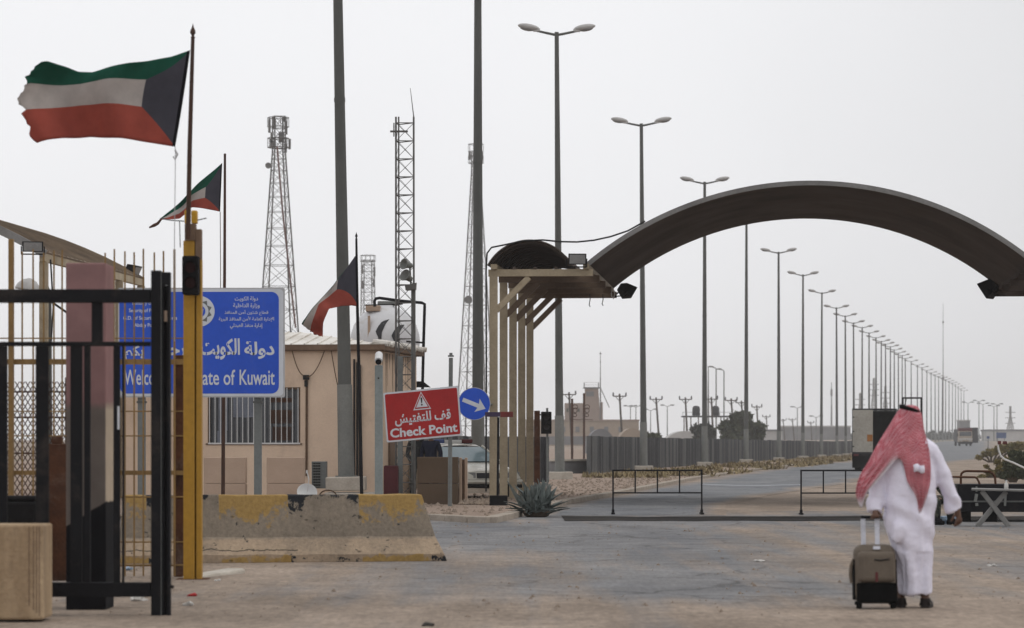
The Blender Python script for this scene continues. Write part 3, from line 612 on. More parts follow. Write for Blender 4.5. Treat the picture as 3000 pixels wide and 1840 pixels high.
# rusty sheet post beside the column
tag(MB().pbox(142, 1300, 203, 1702, 31.5, .16).pbox(150, 1278, 180, 1300, 31.55, .1).build('rusty_post', M['rust'], bevel=.01), 'broad rusty steel post standing next to the pink column', 'post')
# wire mesh
cm_ = MB(); X0, X1, Z0, Z1 = P(-120, 0, 36).x, P(192, 0, 36).x, P(0, 1478, 36).z, P(0, 1118, 36).z
pz = .062; k = -60
while k < 120:
    for sgn in (1, -1):
        x0 = X0+k*pz; a = []
        # segment clipped to the panel
        za, zb = Z0, Z1; xa = x0; xb = x0+sgn*(Z1-Z0)*.62
        lo_, hi_ = 0.0, 1.0
        if xb != xa:
            for lim, side in ((X0, 1), (X1, -1)):
                tt = (lim-xa)/(xb-xa)
                if (xb-xa)*side > 0: lo_ = max(lo_, tt)
                else: hi_ = min(hi_, tt)
        if hi_ > lo_:
            cm_.tube([(xa+(xb-xa)*lo_, 36+.006*sgn, za+(zb-za)*lo_), (xa+(xb-xa)*hi_, 36+.006*sgn, za+(zb-za)*hi_)], .0058, 4, False)
    k += 1
mf = thing('chain_link_fence', ((X0+X1)/2, 36, 0), 'rusty chain link fence panel behind the yellow bars', 'fence')
cm_.build('wire_mesh', M['rust_dark'], mf)
for z_ in (Z0, (Z0+Z1)/2-.12, (Z0+Z1)/2+.3, Z1-.12): MB().tube([(X0, 36.02, z_), (X1, 36.02, z_)], .011, 6).build('cross_wire', M['rust_dark'], mf)
for x_ in (X0-.02, X1+.02): MB().tube([(x_, 36.02, 0), (x_, 36.02, Z1+.05)], .03, 8).build('post', M['rust_dark'], mf)
# yellow barred fence
YD = 33.6; yf = thing('barred_fence', P(300, 1684, YD), 'tall yellow fence of thin upright rods behind the black gate', 'fence')
rods = [-100, -70, -38, -8, 65, 97, 128, 158, 182, 308, 335, 366, 393, 420, 452, 479, 511]
for i, px in enumerate(rods):
    top = 735+6*math.sin(i*2.3); MB().tube([P(px, 1688, YD), P(px, top, YD)], .0095 if px < 500 else .013, 6).build('rod', M['rail_yellow'], yf)
for (y, r_) in ((991, .008), (1060, .030), (1205, .008), (1277, .008), (1385, .024), (1456, .010), (1588, .009), (1656, .014)):
    m_ = MB()
    if r_ > .02: m_.bar(P(-140, y, YD+.03), P(540, y, YD+.03), r_*1.4, r_*2)
    else: m_.tube([P(-140, y, YD+.03), P(540, y, YD+.03)], r_, 6)
    m_.build('rail', M['rail_yellow'], yf)
MB().pbox(24, 700, 38, 1720, YD-.06, .09).build('end_post', M['rail_yellow'], yf, bevel=.004)
MB().pbox(511, 1040, 537, 1700, YD+.04, .05).build('brace_plate', M['rust'], yf)
# yellow post
yp = thing('yellow_post', P(563, 1702, 33), 'thick yellow steel channel post carrying the small traffic light', 'post')
MB().pbox(537, 705, 570, 1700, 33, .16).build('channel', M['yellow'], yp, bevel=.005)
MB().pbox(575, 760, 590, 1700, 33.01, .14).pbox(570.3, 770, 574.8, 1699, 33.08, .05).build('flange', M['yellow'], yp, bevel=.003)
MB().pbox(572, 671, 589, 759.4, 33.0, .15).build('flange_top', M['brown'], yp, bevel=.004)
MB().pbox(541, 655, 571.6, 704.5, 32.99, .17).build('collar', M['brown'], yp, bevel=.004)
MB().pbox(540, 616, 555, 654.5, 33.02, .12).pbox(560, 616, 577, 654.5, 33.02, .12).build('cap', M['yellow_bright'], yp, bevel=.012)
MB().tube([P(605, 639, 33.05), P(578, 645, 33.05)], .006, 5).tube([P(540, 648, 33.05), P(500, 645, 33.05), P(470, 640, 33.05)], .006, 5).tube([P(526, 645, 33.05), P(528, 725, 33.05)], .005, 5).build('wire_stub', M['cable'], yp)
MB().box(P(563, 1699, 33)+Vector((0, .1, -.004)), (.34, .34, .03)).build('base_plate', M['rust'], yp)
tl = thing('traffic_light', P(557, 865, 32.8), 'small black traffic light box fixed on the yellow post', 'traffic light')
MB().pbox(533, 749, 581, 863, 32.74, .2).build('housing', M['black_matte'], tl, bevel=.02)
for yy in (783, 828):
    MB().lathe(P(557, yy, 32.73), [(0, -.004), (.058, -.002), (.058, .02)], 20, Matrix.Rotation(R(-90), 3, 'X')).build('lens', M['screen_dark'], tl, smooth=True)
    vz = MB(); c = P(557, yy, 32.74)
    vz.grid([[c+Vector((.066*math.sin(a), -l_, .066*math.cos(a))) for a in [R(-110+220*i/12) for i in range(13)]] for l_ in (0, .05)]).build('visor', M['black_matte'], tl, smooth=True)
# ------------------------------------------------------------------ flags
def flag_mat(name, dim=1.0):
    m, t, n, b = newmat(name); uv = n('ShaderNodeUVMap'); s = n('ShaderNodeSeparateXYZ', {0: uv.outputs[0]})
    tc = n('ShaderNodeTexCoord')
    def math_(op, a, c): return n('ShaderNodeMath', {0: a, 1: c}, operation=op).outputs[0]
    V = s.outputs['Y']; U = s.outputs['X']
    g = math_('GREATER_THAN', V, .667); r = math_('LESS_THAN', V, .333)
    mn = math_('MINIMUM', V, math_('SUBTRACT', 1.0, V)); lim = math_('MULTIPLY', math_('MINIMUM', math_('MULTIPLY', mn, 3.0), 1.0), .25)
    k = math_('LESS_THAN', U, lim)
    hem = math_('LESS_THAN', U, .022)
    a = n('ShaderNodeMix', {'Factor': g, 'A': (.50, .455, .43, 1), 'B': (.020, .105, .070, 1)}, data_type='RGBA').outputs['Result']
    a = n('ShaderNodeMix', {'Factor': r, 'A': a, 'B': (.40, .095, .070, 1)}, data_type='RGBA').outputs['Result']
    a = n('ShaderNodeMix', {'Factor': k, 'A': a, 'B': (.085, .083, .102, 1)}, data_type='RGBA').outputs['Result']
    a = n('ShaderNodeMix', {'Factor': hem, 'A': a, 'B': (.012, .012, .015, 1)}, data_type='RGBA').outputs['Result']
    nz = n('ShaderNodeTexNoise', {'Vector': tc.outputs['Object'], 'Scale': 3.0, 'Detail': 7.0, 'Roughness': .65})
    f = n('ShaderNodeMapRange', {'Value': nz.outputs[0], 'From Min': .3, 'From Max': .7, 'To Min': .82*dim, 'To Max': 1.1*dim})
    sc2 = n('ShaderNodeVectorMath', {0: a, 'Scale': f.outputs[0]}, operation='SCALE')
    t.links.new(sc2.outputs[0], b.inputs['Base Color']); b.inputs['Roughness'].default_value = .95; b.inputs['Specular IOR Level'].default_value = .05
    tr = n('ShaderNodeBsdfTranslucent', {'Color': sc2.outputs[0]}); ms = n('ShaderNodeMixShader', {0: .35, 1: b.outputs[0], 2: tr.outputs[0]})
    o = [x for x in t.nodes if x.type == 'OUTPUT_MATERIAL'][0]; t.links.new(ms.outputs[0], o.inputs[0])
    return m
M['flag'] = flag_mat('worn_flag_cloth')
def interp(pl, u):
    L = [0]
    for a, c in zip(pl, pl[1:]): L.append(L[-1]+math.dist(a, c))
    s = u*L[-1]
    for i in range(len(pl)-1):
        if s <= L[i+1] or i == len(pl)-2:
            k = (s-L[i])/max(L[i+1]-L[i], 1e-6); return (pl[i][0]+(pl[i+1][0]-pl[i][0])*k, pl[i][1]+(pl[i+1][1]-pl[i][1])*k)
def make_flag(name, d, top, bot, label, amp=.12, waves=1.6, fray=6, sag=0, nu=60, nv=30, ph=0.0, mid=None, squeeze=False):
    mb = MB(); uvs = []; rows = []; S = px2m(d)
    for j in range(nv+1):
        v = j/nv; r = []
        for i in range(nu+1):
            u = i/nu; a = interp(top, u); c = interp(bot, u)
            x = a[0]+(c[0]-a[0])*v; y = a[1]+(c[1]-a[1])*v
            if mid:     # bulge of the fly edge / of inner stripes
                q = interp(mid, u); k = 4*v*(1-v); mx_, my_ = (a[0]+c[0])/2, (a[1]+c[1])/2
                x += (q[0]-mx_)*k; y += (q[1]-my_)*k
            e = max(0, (u-.93)/.07)
            x += e*fray*noise.noise(Vector((v*17, ph, 0)))+e*fray*.5*noise.noise(Vector((v*60, ph, 5)))
            y += e*fray*.6*noise.noise(Vector((v*17, ph, 9)))
            p = P(x, y, d); dd = amp*min(1, u*2.2)*math.sin(u*waves*6.283+v*1.3+ph)+.25*amp*u*math.sin(u*waves*15+v*3+ph)+amp*.35*noise.noise(Vector((u*7, v*2.2, ph)))*min(1, u*3)
            r.append(p+Vector((0, dd, 0))); uvs.append((u*.72, .80-.80*v**.5) if squeeze else (u, 1-v))
        rows.append(r)
    mb.grid(rows); o = mb.build(name, M['flag'], uv=uvs, smooth=180, fixn=False)
    sd_ = o.modifiers.new('thickness', 'SOLIDIFY'); sd_.thickness = .004; sd_.offset = 0
    return tag(o, label, 'flag', 'national flags flying at the checkpoint')
def pole(name, pts, r, m, label, finial=None):
    t = thing(name, pts[0], label, 'flagpole'); MB().tube(pts, r, 10).build('shaft', m, t, smooth=True)
    if finial:
        q = Vector(pts[-1]); f = finial
        MB().lathe(q, [(f*.9, 0), (f*1.5, f*.4), (f*.8, f*1.2), (f*1.0, f*2.2), (f*1.7, f*3.2), (f*1.5, f*4.6), (f*.6, f*6.6), (0, f*9)], 12).build('finial', m, t, smooth=True)
    return t
pole('flagpole', [P(551, 700, 32.9), P(556, 420, 32.9), P(565, 112, 32.9)], [.026, .025, .020], M['rust_dark'], 'tall dark flagpole standing on top of the yellow post', .018)
make_flag('flag', 32.9, [(557, 147), (500, 165), (420, 180), (340, 196), (270, 210), (225, 206), (190, 192), (140, 180), (128, 184)], [(513, 430), (450, 420), (360, 408), (260, 398), (190, 404), (140, 414), (112, 420)],
    'large flag with a ragged torn fly edge on the tall dark pole', .13, 1.5, 15, ph=.4, mid=[(537, 287), (420, 270), (300, 265), (180, 275), (66, 285)])
rp = MB(); rp.tube([P(513, 430, 32.9), P(514, 450, 32.9), P(511, 700, 32.9), P(511, 1000, 33.2)], .0045, 5).tube([P(513, 440, 32.9), P(520, 452, 32.9), P(512, 468, 32.9), P(508, 458, 32.9)], .011, 6)
tag(rp.build('halyard', M['sign_frame'], smooth=True), 'pale rope hanging from the lower corner of the large flag', 'rope')
pole('flagpole', [P(653, GY(61), 61), P(655, 1150, 61), P(658, 800, 61), P(659, 450, 61)], [.040, .036, .030, .024], M['rust_dark'], 'rusty brown flagpole passing behind the big blue sign')
make_flag('flag', 60.9, [(651, 477), (600, 522), (560, 560), (520, 595), (470, 640)], [(645, 620), (600, 612), (560, 606), (525, 640), (476, 645)],
    'torn flag streaming from the rusty pole above the blue sign', .15, 1.2, 7, ph=2.0, nu=40)
rp = MB(); rp.tube([P(474, 640, 60.9), P(462, 655, 60.9), P(452, 660, 60.9), P(437, 667, 60.9)], [.02, .03, .035, .015], 7)
rp.tube([P(645, 620, 60.9), P(646, 760, 60.9), P(646, 850, 61)], .008, 5)
tag(rp.build('halyard', M['rust_dark'], smooth=True), 'frayed rope and torn strip hanging from the flag above the blue sign', 'rope')
pole('flagpole', [P(1061, GY(62), 62), P(1053, 1150, 62), P(1047, 900, 62), P(1044, 700, 62)], [.036, .034, .030, .022], M['black'], 'slim black flagpole in front of the thick grey lamp pole', .016)
make_flag('flag', 61.9, [(1046, 742), (1020, 780), (990, 815), (950, 865), (915, 905), (889, 940), (886, 948)], [(1049, 898), (1030, 895), (1000, 896), (965, 905), (948, 945), (945, 965), (944, 985)],
    'drooping folded flag on the slim black pole by the guardhouse', .14, 1.4, 7, ph=4.2, nu=44, squeeze=True, mid=[(1048, 820), (1012, 845), (975, 868), (935, 900), (925, 940), (915, 975)])

# ------------------------------------------------------------------ lettering
FORMS = {'ء': 0xFE80, 'آ': 0xFE81, 'أ': 0xFE83, 'ؤ': 0xFE85, 'إ': 0xFE87, 'ئ': 0xFE89, 'ا': 0xFE8D, 'ب': 0xFE8F, 'ة': 0xFE93, 'ت': 0xFE95, 'ج': 0xFE9D, 'ح': 0xFEA1, 'خ': 0xFEA5, 'د': 0xFEA9, 'ذ': 0xFEAB, 'ر': 0xFEAD, 'ز': 0xFEAF,
         'س': 0xFEB1, 'ش': 0xFEB5, 'ص': 0xFEB9, 'ض': 0xFEBD, 'ط': 0xFEC1, 'ع': 0xFEC9, 'غ': 0xFECD, 'ف': 0xFED1, 'ق': 0xFED5, 'ك': 0xFED9, 'ل': 0xFEDD, 'م': 0xFEE1, 'ن': 0xFEE5, 'ه': 0xFEE9, 'و': 0xFEED, 'ى': 0xFEEF, 'ي': 0xFEF1}
RIGHT_ONLY = set('اأإآدذرزوؤةى'); LA = {'ا': 0xFEFB, 'أ': 0xFEF7, 'إ': 0xFEF9, 'آ': 0xFEF5}
def shape_ar(s):
    out = []; i = 0
    while i < len(s):
        ch = s[i]
        if ch == ' ': out.append(' '); i += 1; continue
        pv = s[i-1] if i else ' '; join_prev = pv in FORMS and pv not in RIGHT_ONLY and pv != 'ء'
        if ch == 'ل' and i+1 < len(s) and s[i+1] in LA: out.append(chr(LA[s[i+1]]+(1 if join_prev else 0))); i += 2; continue
        nx = s[i+1] if i+1 < len(s) else ' '; join_next = ch not in RIGHT_ONLY and ch != 'ء' and nx in FORMS and nx != 'ء'
        b = FORMS[ch]
        if join_prev and ch != 'ء': b += 3 if join_next else 1
        elif join_next: b += 2
        out.append(chr(b)); i += 1
    return ''.join(out[::-1])
def text_mesh(s, bold=0.0):
    c = bpy.data.curves.new('lettering', 'FONT'); c.body = s; c.offset = bold; c.resolution_u = 3
    o = bpy.data.objects.new('lettering', c); C.objects.link(o); bpy.context.view_layer.update()
    me = o.to_mesh(); vs = [(v.co.x, v.co.y) for v in me.vertices]; fs = [tuple(p.vertices) for p in me.polygons]
    o.to_mesh_clear(); bpy.data.objects.remove(o); bpy.data.curves.remove(c)
    return vs, fs
def put_text(mb, s, x0, y0, x1, y1, mp, bold=0.0, ar=False, halign='fit'):
    vs, fs = text_mesh(shape_ar(s) if ar else s, bold)
    ax, bx = min(v[0] for v in vs), max(v[0] for v in vs); ay, by = min(v[1] for v in vs), max(v[1] for v in vs)
    mb.add([mp(x0+(x1-x0)*(v[0]-ax)/(bx-ax), y1-(y1-y0)*(v[1]-ay)/(by-ay)) for v in vs], fs)
def rrect(x0, y0, x1, y1, r, n=6):
    out = []
    for cx_, cy_, a in ((x1-r, y0+r, -90), (x1-r, y1-r, 0), (x0+r, y1-r, 90), (x0+r, y0+r, 180)):
        for i in range(n+1):
            t_ = R(a+90*i/n); out.append((cx_+r*math.cos(t_), cy_+r*math.sin(t_)))
    return out
def circ(cx_, cy_, r, n=40): return [(cx_+r*math.cos(2*math.pi*i/n), cy_+r*math.sin(2*math.pi*i/n)) for i in range(n)]
def text_line(parent, *a, **k):
    mb = MB(); put_text(mb, *a, **k); return mb.build('lettering', M['sign_white'], parent)
def plate(mb, pl, mp, th=.004): return mb.prism([mp(*p) for p in pl], (0, th, 0))
# big welcome sign
BD = 58.0
bs = thing('welcome_sign', P(590, GY(BD), BD), 'big blue welcome sign with white lettering in front of the guardhouse', 'road sign')
mp0 = lambda o: (lambda x, y: P(x, y, BD)+Vector((0, -o, 0)))
plate(MB(), rrect(346, 843, 834, 1164, 5), mp0(0), .06).build('panel', M['sign_frame'], bs)
plate(MB(), rrect(350, 847, 830, 1160, 12), mp0(.004)).build('border', M['sign_white'], bs)
plate(MB(), rrect(350, 855, 817, 1153, 22), mp0(.008)).build('blue_field', M['blue_sign'], bs)
mp = mp0(.0105)
for s, x0, y0, x1, y1 in (('دولة', 716, 1000, 804, 1052), ('الكويت', 588, 991, 703, 1054), ('ترحب', 446, 1004, 560, 1054), ('بكم', 364, 1012, 422, 1058)): text_line(bs, s, x0, y0, x1, y1, mp, .03, True)
for s, x0, x1 in (('Welcome', 364, 494), ('in', 512, 536), ('State', 562, 642), ('of', 655, 689), ('Kuwait', 702, 805)): text_line(bs, s, x0, 1083, x1, 1128, mp, .012)
for s, y0, y1, w_ in (('دولة الكويت', 868, 884, 68), ('وزارة الداخلية', 888, 904, 78), ('قطاع شئون أمن المنافذ', 908, 924, 128), ('الإدارة العامة لأمن المنافذ البرية', 927, 943, 162), ('إدارة منفذ العبدلي', 947, 964, 96)):
    text_line(bs, s, 722-w_/2, y0, 722+w_/2, y1, mp, .014, True)
for s, y0, y1, w_ in (('State of Kuwait', 864, 876, 84), ('Ministry of Interior', 882, 896, 104), ('Security of Ports Sector', 904, 918, 124), ('G.D. of Security Land Ports', 926, 940, 158), ('Abdaly Port Dept.', 947, 961, 92)):
    text_line(bs, s, 440-w_/2, y0, 440+w_/2, y1, mp, .012)
em = plate(MB(), circ(584, 912, 45), mp0(.0115)).build('emblem', M['sign_white'], bs)
star = []
for i in range(20):
    r_ = 38 if i % 2 == 0 else 29; star.append((584+r_*math.sin(math.pi*i/10), 912-r_*math.cos(math.pi*i/10)))
plate(MB(), star, mp0(.0135), .002).build('star', M['pole_grey'], em)
plate(MB(), circ(584, 912, 27), mp0(.0155), .002).build('ring', M['sign_white'], em)
plate(MB(), circ(584, 912, 18), mp0(.0175), .002).build('disc', M['blue_sign'], em)
dh = MB(); 
plate(dh, [(584-9, 920), (584-13, 905), (584-4, 911), (584, 900), (584+4, 911), (584+13, 905), (584+9, 920)], mp0(.0195), .002); dh.build('crest', M['sign_frame'], em)
for px in (414, 755):
    MB().pbox(px-11, 1100, px+11, GY(BD+.06), BD+.061, .13).build('post', M['pole_grey'], bs, bevel=.01)
    MB().pbox(px-14, 1175, px+14, 1181, BD+.05, .15).build('clamp', M['galv'], bs)
# red checkpoint sign, hanging askew
QD = 69.0; A_ = (1122, 1151); B_ = (1343, 1130); Cc = (1133, 1297)
def mq(o): return lambda x, y: P(A_[0]+(B_[0]-A_[0])*x+(Cc[0]-A_[0])*y, A_[1]+(B_[1]-A_[1])*x+(Cc[1]-A_[1])*y, QD)+Vector((0, -o, 0))
cs_ = thing('checkpoint_sign', P(1319, 1493, QD), 'tilted red checkpoint sign with white lettering and warning triangle', 'road sign')
def rr01(x0, y0, x1, y1, r=.02): return [(a/1.5, c) for a, c in rrect(x0*1.5, y0, x1*1.5, y1, r*1.5)]
plate(MB(), rr01(0, 0, 1, 1), mq(0), .035).build('panel', M['sign_frame'], cs_)
plate(MB(), rr01(.004, .006, .996, .994), mq(.004)).build('border', M['sign_white'], cs_)
plate(MB(), rr01(.022, .036, .978, .964), mq(.008)).build('red_field', M['red_sign'], cs_)
text_line(cs_, 'Check Point', .055, .73, .945, .915, mq(.0105), .028); text_line(cs_, 'قف للتفتيش', .13, .44, .87, .70, mq(.0105), .024, True)
def tri(cx_, cy_, w_, h_, r_): return [(cx_, cy_-h_*.62), (cx_+w_/2, cy_+h_*.38), (cx_-w_/2, cy_+h_*.38)]
tg = plate(MB(), tri(.5, .27, .235, .36, 0), mq(.0105)).build('warning_triangle', M['sign_white'], cs_)
plate(MB(), tri(.5, .268, .20, .306, 0), mq(.0125), .002).build('triangle_line', M['red_sign'], tg)
plate(MB(), tri(.5, .266, .155, .238, 0), mq(.0145), .002).build('triangle_field', M['sign_white'], tg)
ex = MB(); plate(ex, [(.487, .165), (.513, .165), (.507, .275), (.493, .275)], mq(.0165), .002); plate(ex, [(.5+.013*math.cos(k*.785), .308+.020*math.sin(k*.785)) for k in range(8)], mq(.0165), .002)
ex.build('exclamation_mark', M['stain'], tg)
MB().tube([P(1318, 1496, QD+.085), P(1319, 1280, QD+.085), P(1321, 1048, QD+.085)], .047, 12).build('post', M['pole_grey'], cs_, smooth=True)
MB().box(P(1321, 1043, QD+.085), (.13, .13, .035)).box(P(1321, 1037, QD+.085), (.07, .07, .05)).build('post_cap', M['pole_grey'], cs_)
# blue round arrow sign
RD = 71.0
ar_ = thing('arrow_sign', P(1386, 1235, RD), 'round blue sign with a white arrow pointing down towards the lanes', 'road sign')
mr_ = lambda o: (lambda x, y: P(x, y, RD)+Vector((0, -o, 0)))
plate(MB(), circ(1389, 1183, 48), mr_(0), .02).build('disc', M['sign_frame'], ar_); plate(MB(), circ(1389, 1183, 46.2), mr_(.003), .003).build('blue_field', M['blue_sign'], ar_)
ca, sa = math.cos(R(22)), math.sin(R(22))
av = [(-36, -6), (13, -6), (9, -21), (36, 0), (9, 21), (13, 6), (-36, 6)]
plate(MB(), [(1389+x*ca-y*sa, 1184+x*sa+y*ca) for x, y in av], mr_(.006), .003).build('arrow', M['sign_white'], ar_)
MB().tube([P(1393, 1183, RD+.02), P(1400, 1183, RD+.3), P(1441, 1185, 73.95)], .025, 8).build('bracket', M['pole_grey'], ar_, smooth=True)
# T shaped stand with a red bar
ts = thing('barrier_stand', P(1460, 1490, 70), 'black pole with a red and purple bar on top in a black base', 'barrier stand')
MB().pbox(1434, 1452, 1487, 1491, 69.8, .42).build('base', M['black_matte'], ts, bevel=.015)
MB().tube([P(1458, 1453, 70), P(1460, 1222, 70)], .027, 8).build('pole', M['black'], ts, smooth=True)
MB().pbox(1466, 1206, 1503, 1222, 69.97, .07).build('red_bar', M['red_bar'], ts, bevel=.006); MB().pbox(1421, 1207, 1465.6, 1221, 69.97, .07).build('purple_bar', M['purple_bar'], ts, bevel=.006)
# ------------------------------------------------------------------ guardhouse
HD = 78.0; HF = Vector((math.cos(R(8.2)), -math.sin(R(8.2)), 0)); HA = Vector((math.sin(R(8.2)), math.cos(R(8.2)), 0)); HO = Vector((P(1110, HY, HD).x, HD, 0))
def Hw(s, a, z): return HO+HF*s+HA*a+Vector((0, 0, z))
def hs_(px): return (px-1110)*HD/FPX*1.004
def hz(py): return CAMH-(py-HY)*HD/FPX
EZ = 3.90; HL = hs_(338); DEP = 5.5
gh = thing('guardhouse', Hw(HL/2, 2.5, .07), 'single storey beige guardhouse with barred window and low white sheet roof', 'building')
def hbox(mb, s0, s1, a0_, a1_, z0, z1):
    return mb.hexa([Hw(s0, a0_, z0), Hw(s1, a0_, z0), Hw(s1, a1_, z0), Hw(s0, a1_, z0), Hw(s0, a0_, z1), Hw(s1, a0_, z1), Hw(s1, a1_, z1), Hw(s0, a1_, z1)])
WX0, WX1, WZ0, WZ1 = hs_(598), hs_(876), hz(1298), hz(1134)
wl = MB()
hbox(wl, HL, WX0, 0, .22, .0, EZ); hbox(wl, WX1, 0, 0, .22, .0, EZ); hbox(wl, WX0, WX1, 0, .22, .0, WZ0); hbox(wl, WX0, WX1, 0, .22, WZ1, EZ)
hbox(wl, -.22, 0, .22, DEP, 0, EZ); hbox(wl, HL, HL+.22, .22, DEP, 0, EZ); hbox(wl, HL+.22, -.22, DEP-.22, DEP, 0, EZ)
wl.build('wall', M['wall'], gh)
m_ = MB(); hbox(m_, HL-.1, .12, -.1, DEP+.1, -.05, .10); m_.build('footing', M['concrete'], gh)
wi = MB(); hbox(wi, WX0-.05, WX1+.05, -.02, .06, WZ0-.05, WZ0-.003)
for s0, s1 in ((WX0+.003, WX0+.045), (WX1-.045, WX1-.003)): hbox(wi, s0, s1, .05, .11, WZ0+.003, WZ1-.003)
hbox(wi, WX0+.046, WX1-.046, .05, .11, WZ1-.05, WZ1-.003); wo_ = wi.build('window', M['brown'], gh)
m_ = MB(); hbox(m_, WX0+.046, WX1-.046, .12, .13, WZ0+.005, WZ1-.005); m_.build('pane', M['glass_dark'], wo_)
m_ = MB()
for (x0, x1, y0, y1) in ((628, 655, 1140, 1262), (672, 742, 1140, 1222), (624, 652, 1262, 1296)): hbox(m_, hs_(x0), hs_(x1), .108, .118, hz(y1), hz(y0))
m_.build('blind', M['blind'], wo_)
m_ = MB()
for (x0, x1, y0, y1) in ((782, 850, 1165, 1178), (782, 850, 1200, 1240), (790, 846, 1250, 1290)): hbox(m_, hs_(x0), hs_(x1), .105, .117, hz(y1), hz(y0))
m_.build('shelf', M['rust_dark'], wo_)
for i in range(17):
    x = 604+i*16.6
    MB().bar(Hw(hs_(x), -.012, WZ0+.01), Hw(hs_(x), -.012, WZ1-.01), .019, .019).build('bar', M['white_paint'], wo_)
m_ = MB(); hbox(m_, hs_(600), hs_(876), -.03, -.002, WZ0-.03, WZ0+.01); m_.build('sill_rail', M['white_paint'], wo_)
ov = .16; RZ = 4.42
e = [Hw(HL-ov, -ov, EZ+.10), Hw(ov, -ov, EZ+.10), Hw(ov, DEP+ov, EZ+.10), Hw(HL-ov, DEP+ov, EZ+.10)]; r0 = Hw(HL+2.6, DEP/2, RZ); r1 = Hw(-2.6, DEP/2, RZ)
m_ = MB(); m_.add(e+[r0, r1], [(0, 1, 5, 4), (1, 2, 5), (2, 3, 4, 5), (3, 0, 4), (3, 2, 1, 0)])
for i in range(28):
    s = HL-ov+.15+i*.345
    if s < ov:
        k = min(1, (s-(HL-ov))/2.88, (ov-s)/2.88)
        m_.bar(Hw(s, -ov, EZ+.115), Hw(s, -ov+(DEP/2+ov)*k, EZ+.115+(RZ-EZ-.10)*k), .035, .035)
rf = m_.build('roof', M['white_sheet'], gh)
m_ = MB(); hbox(m_, HL-ov, ov, -ov-.02, -ov, EZ-.04, EZ+.095); hbox(m_, ov, ov+.02, -ov-.02, DEP+ov, EZ-.04, EZ+.095); m_.build('fascia', M['brown'], rf)
m_ = MB(); hbox(m_, HL, 0, -ov+.01, -.002, EZ-.06, EZ-.02); hbox(m_, .002, ov-.01, -ov+.01, DEP, EZ-.06, EZ-.02); m_.build('soffit', M['brown'], rf)
m_ = MB(); rnd = random.Random(3)
for i in range(26):
    a = -ov+.1+i*.225; z = EZ+.10+rnd.uniform(-.02, .02)
    m_.tube([Hw(ov-.3, a, z+.07), Hw(ov+.05+rnd.uniform(0, .06), a, z+.02)], .07, 7)
m_.build('ridge_tiles', M['white_sheet'], rf, smooth=True)
# rust runs below the eave of the end wall: streaks of dirt with a shape of their own
m_ = MB(); rnd = random.Random(4)
for i in range(16):
    a = .25+i*.32+rnd.uniform(-.1, .1); l_ = rnd.uniform(.3, 1.3); w_ = rnd.uniform(.03, .09)
    m_.add([Hw(.004, a-w_, EZ-.1), Hw(.004, a+w_, EZ-.1), Hw(.004, a+w_*.3, EZ-.1-l_), Hw(.004, a-w_*.3, EZ-.1-l_)], [(0, 1, 2, 3)])
m_.build('rust_stains', M['brown'], gh)
m_ = MB(); hbox(m_, .003, .03, 1.2, 1.9, 2.35, 2.6); hbox(m_, .003, .05, 2.6, 3.0, 2.2, 2.55); m_.build('junction_plate', M['rust_dark'], gh)
dr = MB(); hbox(dr, .0035, .05, 1.3, 2.25, .1, 2.12); dr.build('door', M['brown'], gh)
# down pipes beside the lamp pole
for x in (1038, 1047, 1055):
    MB().tube([Hw(hs_(x), -.06, hz(1424)), Hw(hs_(x), -.06, hz(1052+(x-1038)))], .026, 8).build('down_pipe', M['cable'], gh, smooth=True)
MB().tube([Hw(hs_(895), -.035, hz(1395)), Hw(hs_(896), -.035, hz(1112))], .028, 8).build('conduit', M['brown_cable'], gh, smooth=True)
m_ = MB(); hbox(m_, hs_(886), hs_(903), -.10, -.002, hz(1112), hz(1098)); hbox(m_, hs_(890), hs_(899), -.08, -.002, hz(1132), hz(1114)); m_.build('junction_box', M['cable'], gh)
def sag(x0, y0, x1, y1, s, a=-.12, n=10): return [Hw(hs_(x0+(x1-x0)*i/n), a if i not in (0,) else a, hz(y0+(y1-y0)*i/n+s*4*(i/n)*(1-i/n))) for i in range(n+1)]
for pts, l_ in ((sag(850, 1008, 890, 1100, 22), 'brown cable sagging from the eave to the junction box on the beige wall, shorter loop'), (sag(957, 1008, 898, 1104, 24), 'brown cable sagging from the eave to the junction box, longer loop near the lamp pole'), (sag(968, 1008, 1003, 1180, 14), 'thin brown cable running from the eave down behind the lamp pole')):
    tag(MB().tube(pts, .013, 5).build('cable', M['brown_cable'], smooth=True), l_, 'cable')
pl = MB(); pl.pbox(950, 1444, 1120, 1480, 74.4, 1.6); tag(pl.build('plinth', M['white_concrete'], bevel=.02), 'low pale concrete plinth under the thick lamp pole', 'plinth')
# air conditioner
ac = thing('air_conditioner', P(935, 1432, 77), 'small wall air conditioner with a dark grille low on the beige wall', 'air conditioner')
b0 = MB(); b0.pbox(913, 1352, 956, 1431, 76.9, .5); b0.build('casing', M['pole_grey'], ac, bevel=.01)
g0 = MB(); g0.pbox(916, 1356, 939, 1428, 76.885, .013); gg = g0.build('grille', M['black_matte'], ac)
gm_ = MB()
for i in range(9): gm_.pbox(916, 1360+i*8, 939, 1362.2+i*8, 76.87, .012)
for i in range(4): gm_.pbox(919+i*6, 1356, 920+i*6, 1428, 76.872, .010)
gm_.build('grille_wires', M['galv_light'], gg)
